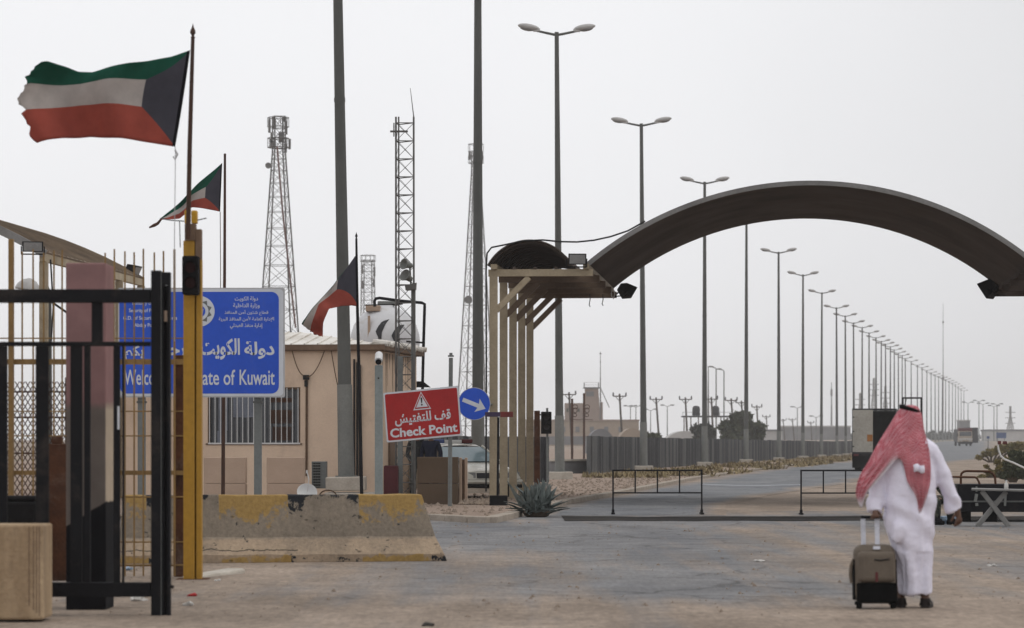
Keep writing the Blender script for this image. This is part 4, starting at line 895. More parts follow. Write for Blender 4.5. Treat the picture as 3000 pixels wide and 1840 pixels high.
# concrete blocks
def block(name, x0, x1, y0, y1, d, m, label, dep=.6):
    t_ = thing(name, P((x0+x1)/2, y1, d+dep/2), label, 'concrete block', 'concrete blocks around the guardhouse')
    h = (y0+y1)/2+6
    a = MB().pbox(x0, h+.6, x1, y1, d, dep); a.build('lower_course', m, t_, bevel=.012); MB().pbox(x0, y0, x1, h-.6, d, dep).build('upper_course', m, t_, bevel=.012)
    return t_
block('concrete_block', 597, 718, 1340, GY(73), 73, M['box_tan'], 'beige concrete block under the barred window, next to the yellow post')
block('concrete_block', 781, 889, 1340, GY(73), 73, M['box_tan'], 'beige concrete block between the blue sign post and the wall conduit')
bb_ = block('concrete_block', 1222, 1343, 1339, 1482, 71, M['box_brown_shaded'], 'big brown concrete block beneath the red checkpoint sign')
MB().pbox(1345, 1341, 1353, 1470, 71.2, .5).pbox(1361, 1341, 1369, 1470, 71.35, .5).build('end_slab', M['box_tan'], bb_, bevel=.01)
MB().pbox(1352.7, 1346, 1361.3, 1470, 71.45, .3).build('gap_board', M['brown'], bb_)
m_ = MB(); rnd = random.Random(8)
for i in range(34): 
    c = P(rnd.uniform(1350, 1440), 1478+rnd.uniform(-3, 4), 71+rnd.uniform(-.5, .5)); rock(m_, (c.x, c.y, .09), rnd.uniform(.04, .13), rnd)
tag(m_.build('rubble_heap', M['stone']), 'small heap of broken rubble at the corner of the brown block', 'rubble')
tag(MB().pbox(1124, 1366, 1166, GY(75.2, .06), 75.2, .5).pbox(1126, 1364, 1164, 1365.8, 75.22, .46).build('maroon_cabinet', M['maroon'], bevel=.01), 'dark maroon cabinet between the camera post and the lattice mast', 'cabinet')
# camera post
cp_ = thing('camera_post', P(1109, GY(60), 60), 'grey green square post with a white bullet camera on top', 'camera post')
MB().pbox(1098, 1070, 1121, GY(60), 60, .15).build('post', M['pole_green'], cp_, bevel=.01)
MB().lathe(P(1109, 1108, 59.999), [(0, -.004), (.018, -.003), (.018, .004)], 12, Matrix.Rotation(R(90), 3, 'X')).build('bolt', M['stain'], cp_)
rt = Matrix.Rotation(R(30), 3, 'X'); cx_ = P(1109, 1056, 60)
cam_ = MB().lathe(cx_+rt@Vector((0, .12, 0)), [(0, -.17), (.05, -.165), (.075, -.12), (.078, .10), (.07, .14), (0, .15)], 16, rt@Matrix.Rotation(R(90), 3, 'X')).build('camera_housing', M['white_paint'], cp_, smooth=True)
MB().lathe(cx_+rt@Vector((0, -.05, 0)), [(0, 0), (.058, .001), (.058, .02)], 16, rt@Matrix.Rotation(R(90), 3, 'X')).build('lens', M['black'], cam_)
MB().bar(P(1109, 1070, 60.07), P(1109, 1060, 60.07), .05).build('bracket', M['white_paint'], cp_)
# fibreglass tank on a stand behind the house
TD = 88.0; Tr = 1.0; tcn = P(1128, 1000, TD)
tk = thing('water_tank', Vector((tcn.x, tcn.y, .07)), 'round white fibreglass tank with two dark curved marks behind the guardhouse roof', 'water tank')
bd = MB().lathe(tcn, [(.30, -.95), (.62, -.80), (.86, -.52), (.98, -.2), (1.0, 0), (.98, .2), (.9, .46), (.74, .70), (.5, .89), (.28, .975), (.26, 1.03), (0, 1.05)], 36).build('tank_shell', M['grp'], tk, smooth=60)
def onball(px, py, o=.012):
    p = P(px, py, TD-.7); dx = p.x-tcn.x; dz = p.z-tcn.z; return Vector((p.x, tcn.y-math.sqrt(max(.02, 1-dx*dx-dz*dz))-o, p.z))
def swoosh(outer, inner):
    rows = []
    for i in range(11):
        a = interp(outer, i/10); c = interp(inner, i/10); rows.append([onball(a[0]+(c[0]-a[0])*k/4, a[1]+(c[1]-a[1])*k/4) for k in range(5)])
    return MB().grid(rows)
for o_, i_ in (([(1141, 935), (1120, 942), (1108, 958), (1101, 973), (1107, 984), (1110, 994)], [(1141, 936), (1132, 948), (1126, 960), (1120, 975), (1119, 988), (1119, 994)]), ([(1186, 950), (1168, 954), (1156, 968), (1148, 984), (1152, 994), (1158, 1005)], [(1186, 951), (1178, 962), (1173, 972), (1168, 984), (1168, 996), (1170, 1005)])):
    swoosh(o_, i_).build('dark_mark', M['tank_dark'], bd, fixn=False)
MB().box(tcn+Vector((-.32, -.40, .92)), (.42, .4, .16)).build('hatch', M['box_tan'], tk, bevel=.02)
MB().box(tcn+Vector((0.1, .1, 1.09)), (.62, .5, .12)).build('manhole', M['galv_light'], tk, bevel=.03)
MB().box(tcn+Vector((-.42, -.83, .2)), (.07, .1, 1.0)).build('stain_band', M['box_tan'], bd)
m_ = MB()
for sx_ in (-1, 1):
    for sy_ in (-1, 1): m_.tube([(tcn.x+sx_*.5, tcn.y+sy_*.5, .07), (tcn.x+sx_*.5, tcn.y+sy_*.5, tcn.z-.8)], .05, 8)
m_.bar((tcn.x-.6, tcn.y-.5, tcn.z-.86), (tcn.x+.6, tcn.y-.5, tcn.z-.86), .1).bar((tcn.x-.6, tcn.y+.5, tcn.z-.86), (tcn.x+.6, tcn.y+.5, tcn.z-.86), .1)
m_.build('stand', M['galv'], tk)
pf = thing('pipe_frame', P(1240, 1465, 86), 'dark bent pipe frame arching beside the white tank', 'pipe frame')
MB().tube([P(1098, 898, 86), P(1097, 882, 86), P(1101, 875, 86), P(1112, 873, 86), P(1170, 881, 86), P(1236, 887, 86), P(1244, 891, 86), P(1244, 902, 86), P(1241, 1000, 86), P(1238, 1125, 86), P(1237, 1465, 86)], .042, 10).build('pipe', M['black'], pf, smooth=True)
MB().tube([P(1068, 894, 86), P(1180, 891, 86)], .018, 6).tube([P(1190, 1000, 86), P(1238, 1004, 86)], .03, 6).build('cross_pipe', M['black'], pf)
MB().hexa([P(1202, 1135, 85.5), P(1262, 1135, 85.5), P(1262, 1135, 86.2), P(1202, 1135, 86.2), P(1206, 1117, 85.5), P(1240, 1117, 85.5), P(1240, 1117, 86.2), P(1206, 1117, 86.2)]).build('dark_box', M['black_matte'], pf)
# white dish, hose and small things behind the barrier
ds = thing('satellite_dish', P(898, GY(60), 60), 'small white dish tipped on its back behind the striped barrier', 'dish')
rt = Matrix.Rotation(R(58), 3, 'X')@Matrix.Rotation(R(8), 3, 'Y')
MB().lathe(P(899, 1446, 60), [(0, -.06), (.08, -.05), (.15, -.01), (.19, .05), (.2, .056), (.15, 0), (.08, -.04), (0, -.05)], 24, rt).build('reflector', M['white_paint'], ds, smooth=True)
MB().tube([P(901, 1440, 59.9), P(905, 1405, 59.8), P(900, 1384, 59.8)], .011, 6).box(P(899, 1382, 59.8), (.035, .04, .06)).build('feed_arm', M['white_paint'], ds)
MB().tube([P(898, GY(60), 60.1), P(898, 1450, 60.1)], .03, 6).build('foot', M['pole_grey'], ds)
hs2 = MB(); hs2.tube([P(961+26*math.cos(a), 1456-20*math.sin(a), 74.2+.05*math.sin(a*2)) for a in [i*.3 for i in range(24)]], .018, 6); tag(hs2.build('hose', M['brown_cable'], smooth=True), 'brown hose coil lying behind the striped barrier next to the white dish', 'hose')
# lattice mast
MD = 76.0
mt_ = thing('lattice_mast', P(1187, 1462, MD), 'slim grey lattice mast with a whip aerial beside the guardhouse', 'mast')
lp = [P(1160, 1462, MD), P(1213, 1462, MD), P(1169, 1462, MD+.42)]; zt = P(0, 342, MD).z; zb = .07
for p, tpx in zip(lp, (1160, 1212, 1168)):
    q = P(tpx, 342, p.y); MB().tube([(p.x, p.y, zb), q], .024 if tpx != 1168 else .02, 8).build('leg', M['lattice'], mt_, smooth=True)
br = MB(); nl = 21; step = (zt-.15-zb)/nl
for i in range(nl):
    z0 = zb+i*step; z1 = z0+step
    for a, c in ((0, 1), (1, 2), (0, 2)):
        A0 = Vector((lp[a].x, lp[a].y, z0)); A1 = Vector((lp[a].x, lp[a].y, z1)); C0 = Vector((lp[c].x, lp[c].y, z0)); C1 = Vector((lp[c].x, lp[c].y, z1))
        br.tube([A1, C1], .013, 5)
        if (a, c) == (0, 1): br.tube([A0, C1], .007, 4).tube([A1, C0], .007, 4)
        else: br.tube([A0, C1], .006, 4)
br.build('bracing', M['lattice'], mt_)
MB().tube([P(1212, 342, MD), P(1207, 300, MD), P(1202, 258, MD)], [.014, .010, .006], 6).build('whip_aerial', M['lattice'], mt_)
MB().bar(P(1143, 385, MD-.05), P(1195, 385, MD-.05), .05, .045).bar(P(1154, 360, MD-.06), P(1154, 400, MD-.06), .03).build('aerial_arm', M['lattice'], mt_)
MB().tube([P(1211, 1462, MD+.09), P(1211, 845, MD+.09)], .056, 10).build('stay_post', M['pole_grey'], mt_, smooth=True)
MB().pbox(1164, 1045, 1180, GY(MD-.16,.06), MD-.16, .12).build('box_post', M['pole_grey'], mt_, bevel=.005)
MB().hexa([P(1188, 850, MD-.2), P(1214, 848, MD-.2), P(1220, 850, MD+.2), P(1192, 852, MD+.2), P(1186, 836, MD-.2), P(1220, 828, MD-.2), P(1221, 828, MD+.2), P(1190, 836, MD+.2)]).build('bracket', M['lattice'], mt_)
hn = thing('loudspeaker', P(1196, 838, MD-.25), 'pair of dusty grey horn speakers clamped to the lattice mast', 'loudspeaker')
for (x, y, k) in ((1193, 776, 1), (1194, 812, 1.12)):
    rt = Matrix.Rotation(R(-78 if y < 800 else -55), 3, 'Y')@Matrix.Rotation(R(42), 3, 'X')
    MB().lathe(P(x, y, MD-.25), [(.03, -.16), (.07, -.12), (.075*k, -.02), (.11*k, .06), (.14*k, .12), (.12*k, .12), (.05, .0), (0, -.02)], 18, rt).build('horn', M['galv_light'], hn, smooth=True)
MB().tube([P(1200, 770, MD-.2), P(1204, 838, MD-.15)], .022, 8).build('bracket', M['lattice'], hn)
# ------------------------------------------------------------------ striped jersey barrier
m, t, n, b = newmat('worn_striped_concrete'); tc = n('ShaderNodeTexCoord'); O = tc.outputs['Object']; sp = n('ShaderNodeSeparateXYZ', {0: O})
def mm_(op, a, c=None):
    k = {0: a}
    if c is not None: k[1] = c
    return n('ShaderNodeMath', k, operation=op).outputs[0]
Z = sp.outputs['Z']; X = sp.outputs['X']
nb = n('ShaderNodeTexNoise', {'Vector': O, 'Scale': 4.2, 'Detail': 9.0, 'Roughness': .66, 'Distortion': .3}).outputs[0]
nf = n('ShaderNodeTexNoise', {'Vector': O, 'Scale': 22.0, 'Detail': 5.0, 'Roughness': .7}).outputs[0]
nl_ = n('ShaderNodeTexNoise', {'Vector': n('ShaderNodeMapping', {'Vector': O, 'Scale': (1, 1, 1)}).outputs[0], 'Scale': 1.1, 'Detail': 3.0}).outputs[0]
st_ = mm_('FRACT', mm_('ADD', mm_('MULTIPLY', X, 1/1.75), .457))           # stripe phase along the barrier
isy = mm_('LESS_THAN', st_, .49)
top = n('ShaderNodeMapRange', {'Value': Z, 'From Min': .30, 'From Max': .84, 'To Min': -.22, 'To Max': .16}).outputs[0]
toe = n('ShaderNodeMapRange', {'Value': Z, 'From Min': .05, 'From Max': .14, 'To Min': .31, 'To Max': 0.0}).outputs[0]
wear = mm_('ADD', mm_('ADD', mm_('ADD', nb, mm_('MULTIPLY', mm_('SUBTRACT', nf, .5), .35)), top), toe)
py = n('ShaderNodeMapRange', {'Value': wear, 'From Min': .45, 'From Max': .54}).outputs[0]; py = mm_('MULTIPLY', py, isy)
edge = mm_('MULTIPLY', mm_('LESS_THAN', mm_('ABSOLUTE', mm_('SUBTRACT', st_, .545)), .06), .12)
pk_ = n('ShaderNodeMapRange', {'Value': mm_('ADD', wear, edge), 'From Min': .66, 'From Max': .68}).outputs[0]; pk_ = mm_('MULTIPLY', pk_, mm_('SUBTRACT', 1.0, isy))
low = n('ShaderNodeMapRange', {'Value': Z, 'From Min': .27, 'From Max': .315}).outputs[0]
base = n('ShaderNodeMix', {'Factor': low, 'A': (.36, .275, .195, 1), 'B': (.25, .21, .165, 1)}, data_type='RGBA').outputs['Result']
stn_ = n('ShaderNodeMapRange', {'Value': n('ShaderNodeTexNoise', {'Vector': n('ShaderNodeMapping', {'Vector': O, 'Scale': (1, 1, .55)}).outputs[0], 'Scale': 2.1, 'Detail': 8.0, 'Roughness': .7}).outputs[0], 'From Min': .45, 'From Max': .68}).outputs[0]
base = n('ShaderNodeMix', {'Factor': mm_('MULTIPLY', stn_, .55), 'A': base, 'B': (.13, .11, .09, 1)}, data_type='RGBA').outputs['Result']
spk = n('ShaderNodeMapRange', {'Value': n('ShaderNodeTexNoise', {'Vector': O, 'Scale': 9.0, 'Detail': 6.0, 'Roughness': .6}).outputs[0], 'From Min': .645, 'From Max': .66}).outputs[0]
base = n('ShaderNodeMix', {'Factor': mm_('MULTIPLY', spk, .85), 'A': base, 'B': (.03, .03, .032, 1)}, data_type='RGBA').outputs['Result']
lnz = n('ShaderNodeTexNoise', {'Vector': n('ShaderNodeMapping', {'Vector': O, 'Scale': (1, 0, 0)}).outputs[0], 'Scale': 2.6, 'Detail': 7.0, 'Roughness': .6}).outputs[0]
cl = mm_('ABSOLUTE', mm_('SUBTRACT', mm_('ADD', mm_('MULTIPLY', lnz, .14), .085), Z)); crk = mm_('MULTIPLY', mm_('LESS_THAN', cl, .006), mm_('LESS_THAN', X, .15))
base = n('ShaderNodeMix', {'Factor': mm_('MULTIPLY', crk, .9), 'A': base, 'B': (.04, .035, .03, 1)}, data_type='RGBA').outputs['Result']
base = n('ShaderNodeMix', {'Factor': py, 'A': base, 'B': (.33, .215, .078, 1)}, data_type='RGBA').outputs['Result']
base = n('ShaderNodeMix', {'Factor': pk_, 'A': base, 'B': (.022, .024, .028, 1)}, data_type='RGBA').outputs['Result']
sk = n('ShaderNodeMapRange', {'Value': nf, 'From Min': .30, 'From Max': .70, 'To Min': .78, 'To Max': 1.18}).outputs[0]
ck = n('ShaderNodeTexVoronoi', {'Vector': n('ShaderNodeMapping', {'Vector': O, 'Scale': (1.0, 1, 2.0)}).outputs[0], 'Scale': 3.1}).outputs['Distance']
ckm = n('ShaderNodeMapRange', {'Value': ck, 'From Min': .05, 'From Max': .11, 'To Min': .45, 'To Max': 1.0}).outputs[0]
f_ = n('ShaderNodeVectorMath', {0: base, 'Scale': mm_('MULTIPLY', sk, ckm)}, operation='SCALE'); t.links.new(f_.outputs[0], b.inputs['Base Color'])
b.inputs['Roughness'].default_value = .93; b.inputs['Specular IOR Level'].default_value = .15
bp = n('ShaderNodeBump', {'Height': nf, 'Strength': .5, 'Distance': .02}); t.links.new(bp.outputs[0], b.inputs['Normal']); M['jersey'] = m
BP = P(825, GY(38), 38.15); Lh = 2.02; yaw = R(-13)*-1
prof = [(-.40, 0), (-.40, .10), (-.20, .31), (-.115, .83), (.115, .83), (.20, .31), (.40, .10), (.40, 0)]
jb = MB(); stn = 29; rows = []; rnd = random.Random(2)
for i in range(stn):
    u = -1+2*i/(stn-1); r = []
    for (yy, zz) in prof:
        tp = Lh-.27*(zz/.83)**.9 if u > 0 else Lh-.10*zz
        x = u*tp; ch = .012*noise.noise(Vector((x*3, yy*5, zz*5)))
        r.append(Vector((x, yy+ch, zz+(ch if zz > 0 else 0))))
    rows.append(r)
jb.grid(rows, close=True); jb.f.append(tuple(range(len(prof)))); jb.mi.append(0); e_ = (stn-1)*len(prof); jb.f.append(tuple(e_+k for k in range(len(prof)))[::-1]); jb.mi.append(0)
jo = jb.build('jersey_barrier', M['jersey'], origin=(0, 0, 0), bevel=.012); jo.location = BP; jo.location.z = .0; jo.rotation_euler.z = yaw
tag(jo, 'long concrete traffic barrier with worn yellow and black paint', 'barrier')
# fallen kerb stone, litter
ks = MB(); ks.bar(P(560, 1712, 33.5)+Vector((0, 0, .045)), P(692, 1690, 34.6)+Vector((0, 0, .05)), .24, .10)
tag(ks.build('kerb_stone', M['white_concrete'], bevel=.03), 'broken pale kerb stone lying between yellow post and striped barrier', 'kerb stone')
def crumple(name, px, py, s, m, label, flat=.5, seed=1):
    d = D(py); c = P(px, py, d); mb = MB(); mb.ell(c+Vector((0, 0, s*flat*.8)), (s, s*.7, s*flat), 10, 6)
    for p in mb.v:
        k = noise.noise(Vector((p.x*24+seed, p.y*24, p.z*24))); p += (p-c)*k*.9
        p.z = max(p.z, .004)
    return tag(mb.build(name, m), label, 'litter', 'litter on the sandy ground')
crumple('paper_cup', 552, 1776, .055, M['litter_white'], 'flattened white litter right of the gate end post, nearest the camera', .35, 1)
crumple('plastic_scrap', 560, 1748, .05, M['red_sign'], 'small reddish scrap beside the gate end post', .3, 2)
crumple('paper_scrap', 405, 1762, .08, M['litter_white'], 'pale scrap under the bottom rail of the black gate', .3, 3)
crumple('paper_scrap', 636, 1703, .03, M['litter_white'], 'tiny white scrap in front of the broken kerb stone', .5, 4)
crumple('plastic_scrap', 190, 1678, .07, M['litter_white'], 'grey white scrap behind the gate near the rusty post', .5, 5)
crumple('plastic_bottle', 375, 1672, .05, M['bag_blue'], 'pale litter at the foot of the yellow fence rods', .5, 6)
crumple('paper_scrap', 2908, 1660, .05, M['litter_white'], 'lone pale scrap on the sand beyond the walking man', .35, 7)
crumple('paper_scrap', 2225, 1646, .06, M['litter_white'], 'pale flat scrap on the asphalt left of the suitcase', .25, 8)
crumple('dark_clod', 1255, 1836, .06, M['stain'], 'dark clod on the sand at the bottom edge', .35, 9)
# ------------------------------------------------------------------ steel barricade frames
def barricade(px, d, label):
    o = P(px, GY(d), d); o.z = 0; W_, H_ = 1.84, .92
    t_ = thing('barricade', o+Vector((W_/2, 0, 0)), label, 'barricade', 'black steel barricade frames across the lanes'); q = lambda x, z: o+Vector((x, .03*x, z))
    for x in (0, W_): MB().tube([q(x, .03), q(x, H_)], .017, 8).build('leg', M['black'], t_, smooth=True)
    MB().tube([q(-.017, H_), q(W_+.017, H_)], .017, 8).build('top_rail', M['black'], t_, smooth=True)
    MB().tube([q(0, .455), q(W_, .455)], .015, 8).build('mid_rail', M['black'], t_, smooth=True)
    for k in (1, 2, 3): MB().tube([q(W_*k/4, .46), q(W_*k/4, H_-.01)], .015, 8).build('upright', M['black'], t_, smooth=True)
    for x in (0, W_): MB().box(q(x, .03), (.07, .5 if x else .34, .03)).box(q(x, .075), (.055, .06, .07)).build('foot', M['black'], t_)
    return t_
barricade(1796, 63.6, 'black barricade frame standing by the kerb, wholly visible')
barricade(2347, 63.3, 'black barricade frame partly hidden behind the walking man')
barr_y = P(2054, 1421, 63.7); rp = MB(); rp.tube([P(2056, 1419, 63.68), P(2150, 1422, 63.6), P(2250, 1422, 63.5), P(2347, 1420, 63.34)], .007, 5)
tag(rp.build('barrier_rope', M['sign_white'], smooth=True), 'thin pale rope stretched between the two barricade frames', 'rope')
# ------------------------------------------------------------------ agave
ag = thing('agave', P(1572, GY(61.5, .03), 61.5)+Vector((0, 0, 0)), 'spiky blue grey agave plant at the corner of the kerb', 'plant'); c0 = P(1572, GY(61.5), 61.5); c0.z = .05
rnd = random.Random(21); lf = MB()
for i in range(150):
    an = i*2.39996+rnd.uniform(-.2, .2); el = R(rnd.uniform(8, 86)); L_ = rnd.uniform(.36, .60)*(.9+.25*math.sin(el)); w_ = rnd.uniform(.045, .08)
    bx = c0+Vector((rnd.gauss(0, .13), rnd.gauss(0, .13), rnd.uniform(0, .16))); dirv = Vector((math.cos(an)*math.cos(el), math.sin(an)*math.cos(el), math.sin(el))); side = Vector((-math.sin(an), math.cos(an), 0)); up = side.cross(dirv)*-1
    rows = []
    for k, (f, ww) in enumerate(((0, .7), (.3, 1.0), (.65, .75), (1, .03))):
        p = bx+dirv*L_*f+Vector((0, 0, -.16*L_*f*f*(1.2-math.sin(el))))
        if p.z < .03: p.z = .03
        rows.append([p-side*w_*ww+up*.02*ww, p-up*.012, p+side*w_*ww+up*.02*ww])
    lf.grid(rows)
lf.build('leaf_rosette', M['agave'], ag, fixn=False)
MB().ell(c0+Vector((0, 0, .04)), (.28, .26, .12), 12, 6).build('stem', M['trunk'], ag)
# ------------------------------------------------------------------ second traffic light and rusty post
tl2 = thing('traffic_light', P(1603, GY(96, .07), 96), 'black traffic light on a thin pole before the tall lamp post', 'traffic light')
MB().tube([P(1604, GY(96, .07), 96.1), P(1603, 1195, 96.1)], .035, 8).build('pole', M['pole_grey'], tl2, smooth=True)
h_ = MB().pbox(1585, 1206, 1616, 1271, 95.85, .24).build('housing', M['black_matte'], tl2, bevel=.02)
for yy in (1222, 1250):
    MB().lathe(P(1601, yy, 95.845), [(0, -.004), (.10, -.002), (.10, .01)], 20, Matrix.Rotation(R(-90), 3, 'X')).build('lens', M['tank_dark'], h_, smooth=True)
    MB().grid([[P(1601, yy, 95.85)+Vector((.115*math.sin(a), -l_, .115*math.cos(a))) for a in [R(-110+220*i/12) for i in range(13)]] for l_ in (0, .2)]).build('visor', M['black'], h_, smooth=True)
MB().bar(P(1582, 1215, 96.05), P(1598, 1215, 96.05), .04).build('bracket', M['black'], tl2)
tag(MB().pbox(1565, 1203, 1582, GY(88, .07), 88, .17).build('rusty_post', M['rust'], bevel=.01), 'reddish brown rusty post between canopy columns and traffic light', 'post')
# ------------------------------------------------------------------ cream patrol car facing the lanes
CD = 79.7; co = P(1440, GY(CD, .07), CD); co.z = .06
car = thing('patrol_car', co, 'cream patrol car with a red and blue light bar behind the brown block', 'car')
def cw(x, y, z): return co+Vector((x, y, z))
def sect(y, hw, zb, zt, cr): return [cw(-hw+.04, y, zb), cw(-hw, y, zb+.12), cw(-hw, y, zt-.16), cw(-hw+.10, y, zt-.03), cw(-hw*.45, y, zt+cr), cw(0, y, zt+cr*1.15), cw(hw*.45, y, zt+cr), cw(hw-.10, y, zt-.03), cw(hw, y, zt-.16), cw(hw, y, zb+.12), cw(hw-.04, y, zb)]
by = MB(); by.grid([sect(*a) for a in ((.0, .74, .38, .60, .01), (.03, .84, .30, .70, .02), (.25, .895, .24, .76, .035), (.7, .91, .22, .83, .04), (1.25, .915, .22, .90, .03), (1.6, .915, .22, .93, .01), (3.4, .915, .22, .95, .0), (4.2, .90, .25, .97, .02), (4.75, .86, .30, .93, .02), (4.85, .78, .42, .80, .01))], False)
for e_ in (0, 9): by.f.append(tuple(e_*11+k for k in range(11))); by.mi.append(0)
by.build('body', M['car_white'], car, smooth=50)
def cab(y, hw, zt): return [cw(-hw, y, zt-.05), cw(-hw+.10, y, zt-.005), cw(0, y, zt+.02), cw(hw-.10, y, zt-.005), cw(hw, y, zt-.05)]
MB().grid([cab(*a) for a in ((1.96, .60, 1.36), (2.15, .62, 1.40), (2.9, .63, 1.42), (3.55, .61, 1.38), (3.75, .58, 1.34))]).grid([[p-Vector((0, 0, .05)) for p in cab(*a)] for a in ((1.96, .60, 1.36), (2.9, .63, 1.42), (3.75, .58, 1.34))]).build('roof', M['car_white'], car, smooth=50)
def wsec(y, hw, z): return [cw(hw*k, y-.09*(1-k*k), z) for k in (-1, -.6, -.2, .2, .6, 1)]
ws = MB().grid([wsec(1.27, .84, .925), wsec(1.6, .74, 1.14), wsec(1.95, .61, 1.335)]).build('windscreen', M['windscreen'], car, smooth=True)
MB().grid([wsec(4.30, .80, .96), wsec(3.78, .58, 1.32)]).build('rear_window', M['glass_dark'], car, smooth=True)
for s in (-1, 1):
    MB().hexa([cw(s*.90, 1.42, .93), cw(s*.90, 4.1, .96), cw(s*.87, 4.1, .96), cw(s*.87, 1.42, .93), cw(s*.63, 2.0, 1.34), cw(s*.61, 3.7, 1.33), cw(s*.58, 3.7, 1.33), cw(s*.60, 2.0, 1.34)]).build('side_window', M['glass_dark'], car)
    MB().bar(cw(s*.86, 1.26, .92), cw(s*.62, 1.97, 1.36), .05, .05).build('pillar', M['car_white'], car)
    MB().ell(cw(s*1.0, 1.55, 1.0), (.10, .06, .075), 10, 6).bar(cw(s*.88, 1.56, .95), cw(s*.97, 1.56, .98), .04).build('mirror', M['black'], car, smooth=True)
    MB().hexa([cw(s*.45, -.012, .53), cw(s*.83, .05, .53), cw(s*.83, .12, .53), cw(s*.45, .06, .53), cw(s*.45, -.008, .67), cw(s*.83, .055, .68), cw(s*.83, .14, .68), cw(s*.45, .08, .67)]).build('headlight', M['chrome'], car, bevel=.01)
    for y in (.85, 3.75):
        wh = MB().lathe(cw(s*.78, y, .31), [(0, -.1), (.26, -.1), (.315, -.07), (.315, .07), (.26, .1), (0, .1)], 24, Matrix.Rotation(R(90), 3, 'Y')).build('wheel', M['black_matte'], car, smooth=40)
        MB().lathe(cw(s*.885, y, .31), [(0, -.012), (.19, -.012), (.2, .002), (0, .004)], 20, Matrix.Rotation(R(90), 3, 'Y')).build('rim', M['chrome'], wh)
MB().hexa([cw(-.42, -.016, .52), cw(.42, -.016, .52), cw(.42, .03, .52), cw(-.42, .03, .52), cw(-.42, -.012, .66), cw(.42, -.012, .66), cw(.42, .05, .66), cw(-.42, .05, .66)]).build('grille', M['tank_dark'], car)
MB().hexa([cw(-.86, -.06, .27), cw(.86, -.06, .27), cw(.88, .1, .27), cw(-.88, .1, .27), cw(-.86, -.055, .36), cw(.86, -.055, .36), cw(.88, .1, .36), cw(-.88, .1, .36)]).build('bumper_intake', M['black_matte'], car, bevel=.02)
MB().hexa([cw(-.87, -.065, .405), cw(.87, -.065, .405), cw(.89, .1, .405), cw(-.89, .1, .405), cw(-.87, -.06, .485), cw(.87, -.06, .485), cw(.89, .1, .485), cw(-.89, .1, .485)]).build('bumper', M['car_white'], car, bevel=.02)
MB().bar(cw(-.8, 1.17, .945), cw(.8, 1.17, .945), .05, .02).build('wiper_cowl', M['black_matte'], car)
lb = MB().box(cw(-.02, 2.5, 1.475), (.5, .22, .09)).build('light_bar', M['white_paint'], car, bevel=.02)
MB().box(cw(-.42, 2.5, 1.485), (.28, .24, .11)).build('blue_lens', M['blue_light'], lb, bevel=.03); MB().box(cw(.39, 2.5, 1.485), (.31, .24, .11)).build('red_lens', M['dark_red'], lb, bevel=.03)
car.rotation_euler.z = R(25)
# ------------------------------------------------------------------ black trailer, hoops and folding table at the edge
TR = 57.5; to = P(2800, GY(TR), TR); to.z = 0
tr = thing('trailer', to+Vector((1.4, .5, 0)), 'low black flat trailer with rusty hoops at the roadside', 'trailer'); S_ = px2m(TR)
def tz(py): return CAMH-(py-HY)*S_
def tx_(px): return (px-CX)*S_
MB().box(((tx_(2806)+tx_(3190))/2, TR+.6, (tz(1419)+tz(1500))/2), (tx_(3190)-tx_(2806), 1.2, tz(1419)-tz(1500))).build('bed', M['black'], tr, bevel=.01)
MB().box(((tx_(2806)+tx_(3190))/2, TR-.012, tz(1469)), (tx_(3190)-tx_(2806), .02, .03)).build('edge_rail', M['galv'], tr)
for x0, x1 in ((2824, 2848), (2890, 2926), (3120, 3146)): MB().box(((tx_(x0)+tx_(x1))/2, TR+.3, tz(1500)/2), (tx_(x1)-tx_(x0), .3, tz(1500)-.002)).build('leg', M['black_matte'], tr)
def hoop(pts, d, r): return MB().tube([P(x, y, d) for x, y in pts], r, 8)
hoop([(2815, 1421), (2815, 1396), (2817, 1387), (2823, 1382), (2832, 1380), (2890, 1381), (2900, 1382), (2910, 1388), (2915, 1397), (2917, 1421)], TR+.5, .022).build('hoop', M['rust'], tr, smooth=True)
hoop([(2775, 1421), (2780, 1400), (2788, 1397), (2856, 1398), (2862, 1401), (2868, 1412), (2871, 1421)], TR+.25, .020).build('hoop', M['rust'], tr, smooth=True)
m_ = MB(); m_.bar(P(2861, 1425, TR-.05), P(2861, 1440, TR-.05), .03).bar(P(2861, 1447, TR-.05), P(2857, 1470, TR-.05), .05, .05).bar(P(2861, 1474, TR-.05), P(2862, 1482, TR-.05), .05).bar(P(2946, 1445, TR-.05), P(2944, 1482, TR-.05), .04); m_.build('strap', M['galv_light'], tr)
TT = 54.2; ft = thing('folding_table', P(2912, GY(TT), TT), 'grey plastic table with crossed legs in front of the black trailer', 'table')
MB().hexa([P(2846, 1437, TT), P(3010, 1441, TT), P(3010, 1439, TT+.75), P(2846, 1435, TT+.75), P(2846, 1431, TT), P(3010, 1435, TT), P(3010, 1433, TT+.75), P(2846, 1429, TT+.75)]).build('tabletop', M['grey_plastic'], ft, bevel=.01)
for dy in (.08, .62):
    gy = GY(TT+dy)
    MB().bar(P(2876, 1438, TT+dy), P(2956, gy, TT+dy), .085, .05, (0, 1, 0)).build('leg', M['grey_plastic'], ft, bevel=.012)
    MB().bar(P(2948, 1440, TT+dy+.055), P(2862, gy, TT+dy+.055), .085, .05, (0, 1, 0)).build('leg', M['grey_plastic'], ft, bevel=.012)
MB().bar(P(2912, 1484, TT+.12), P(2912, 1484, TT+.64), .05).build('cross_bar', M['grey_plastic'], ft)
bt = thing('plastic_bottle', P(2948, 1433, TT+.3), 'small white bottle standing on the grey table', 'bottle')
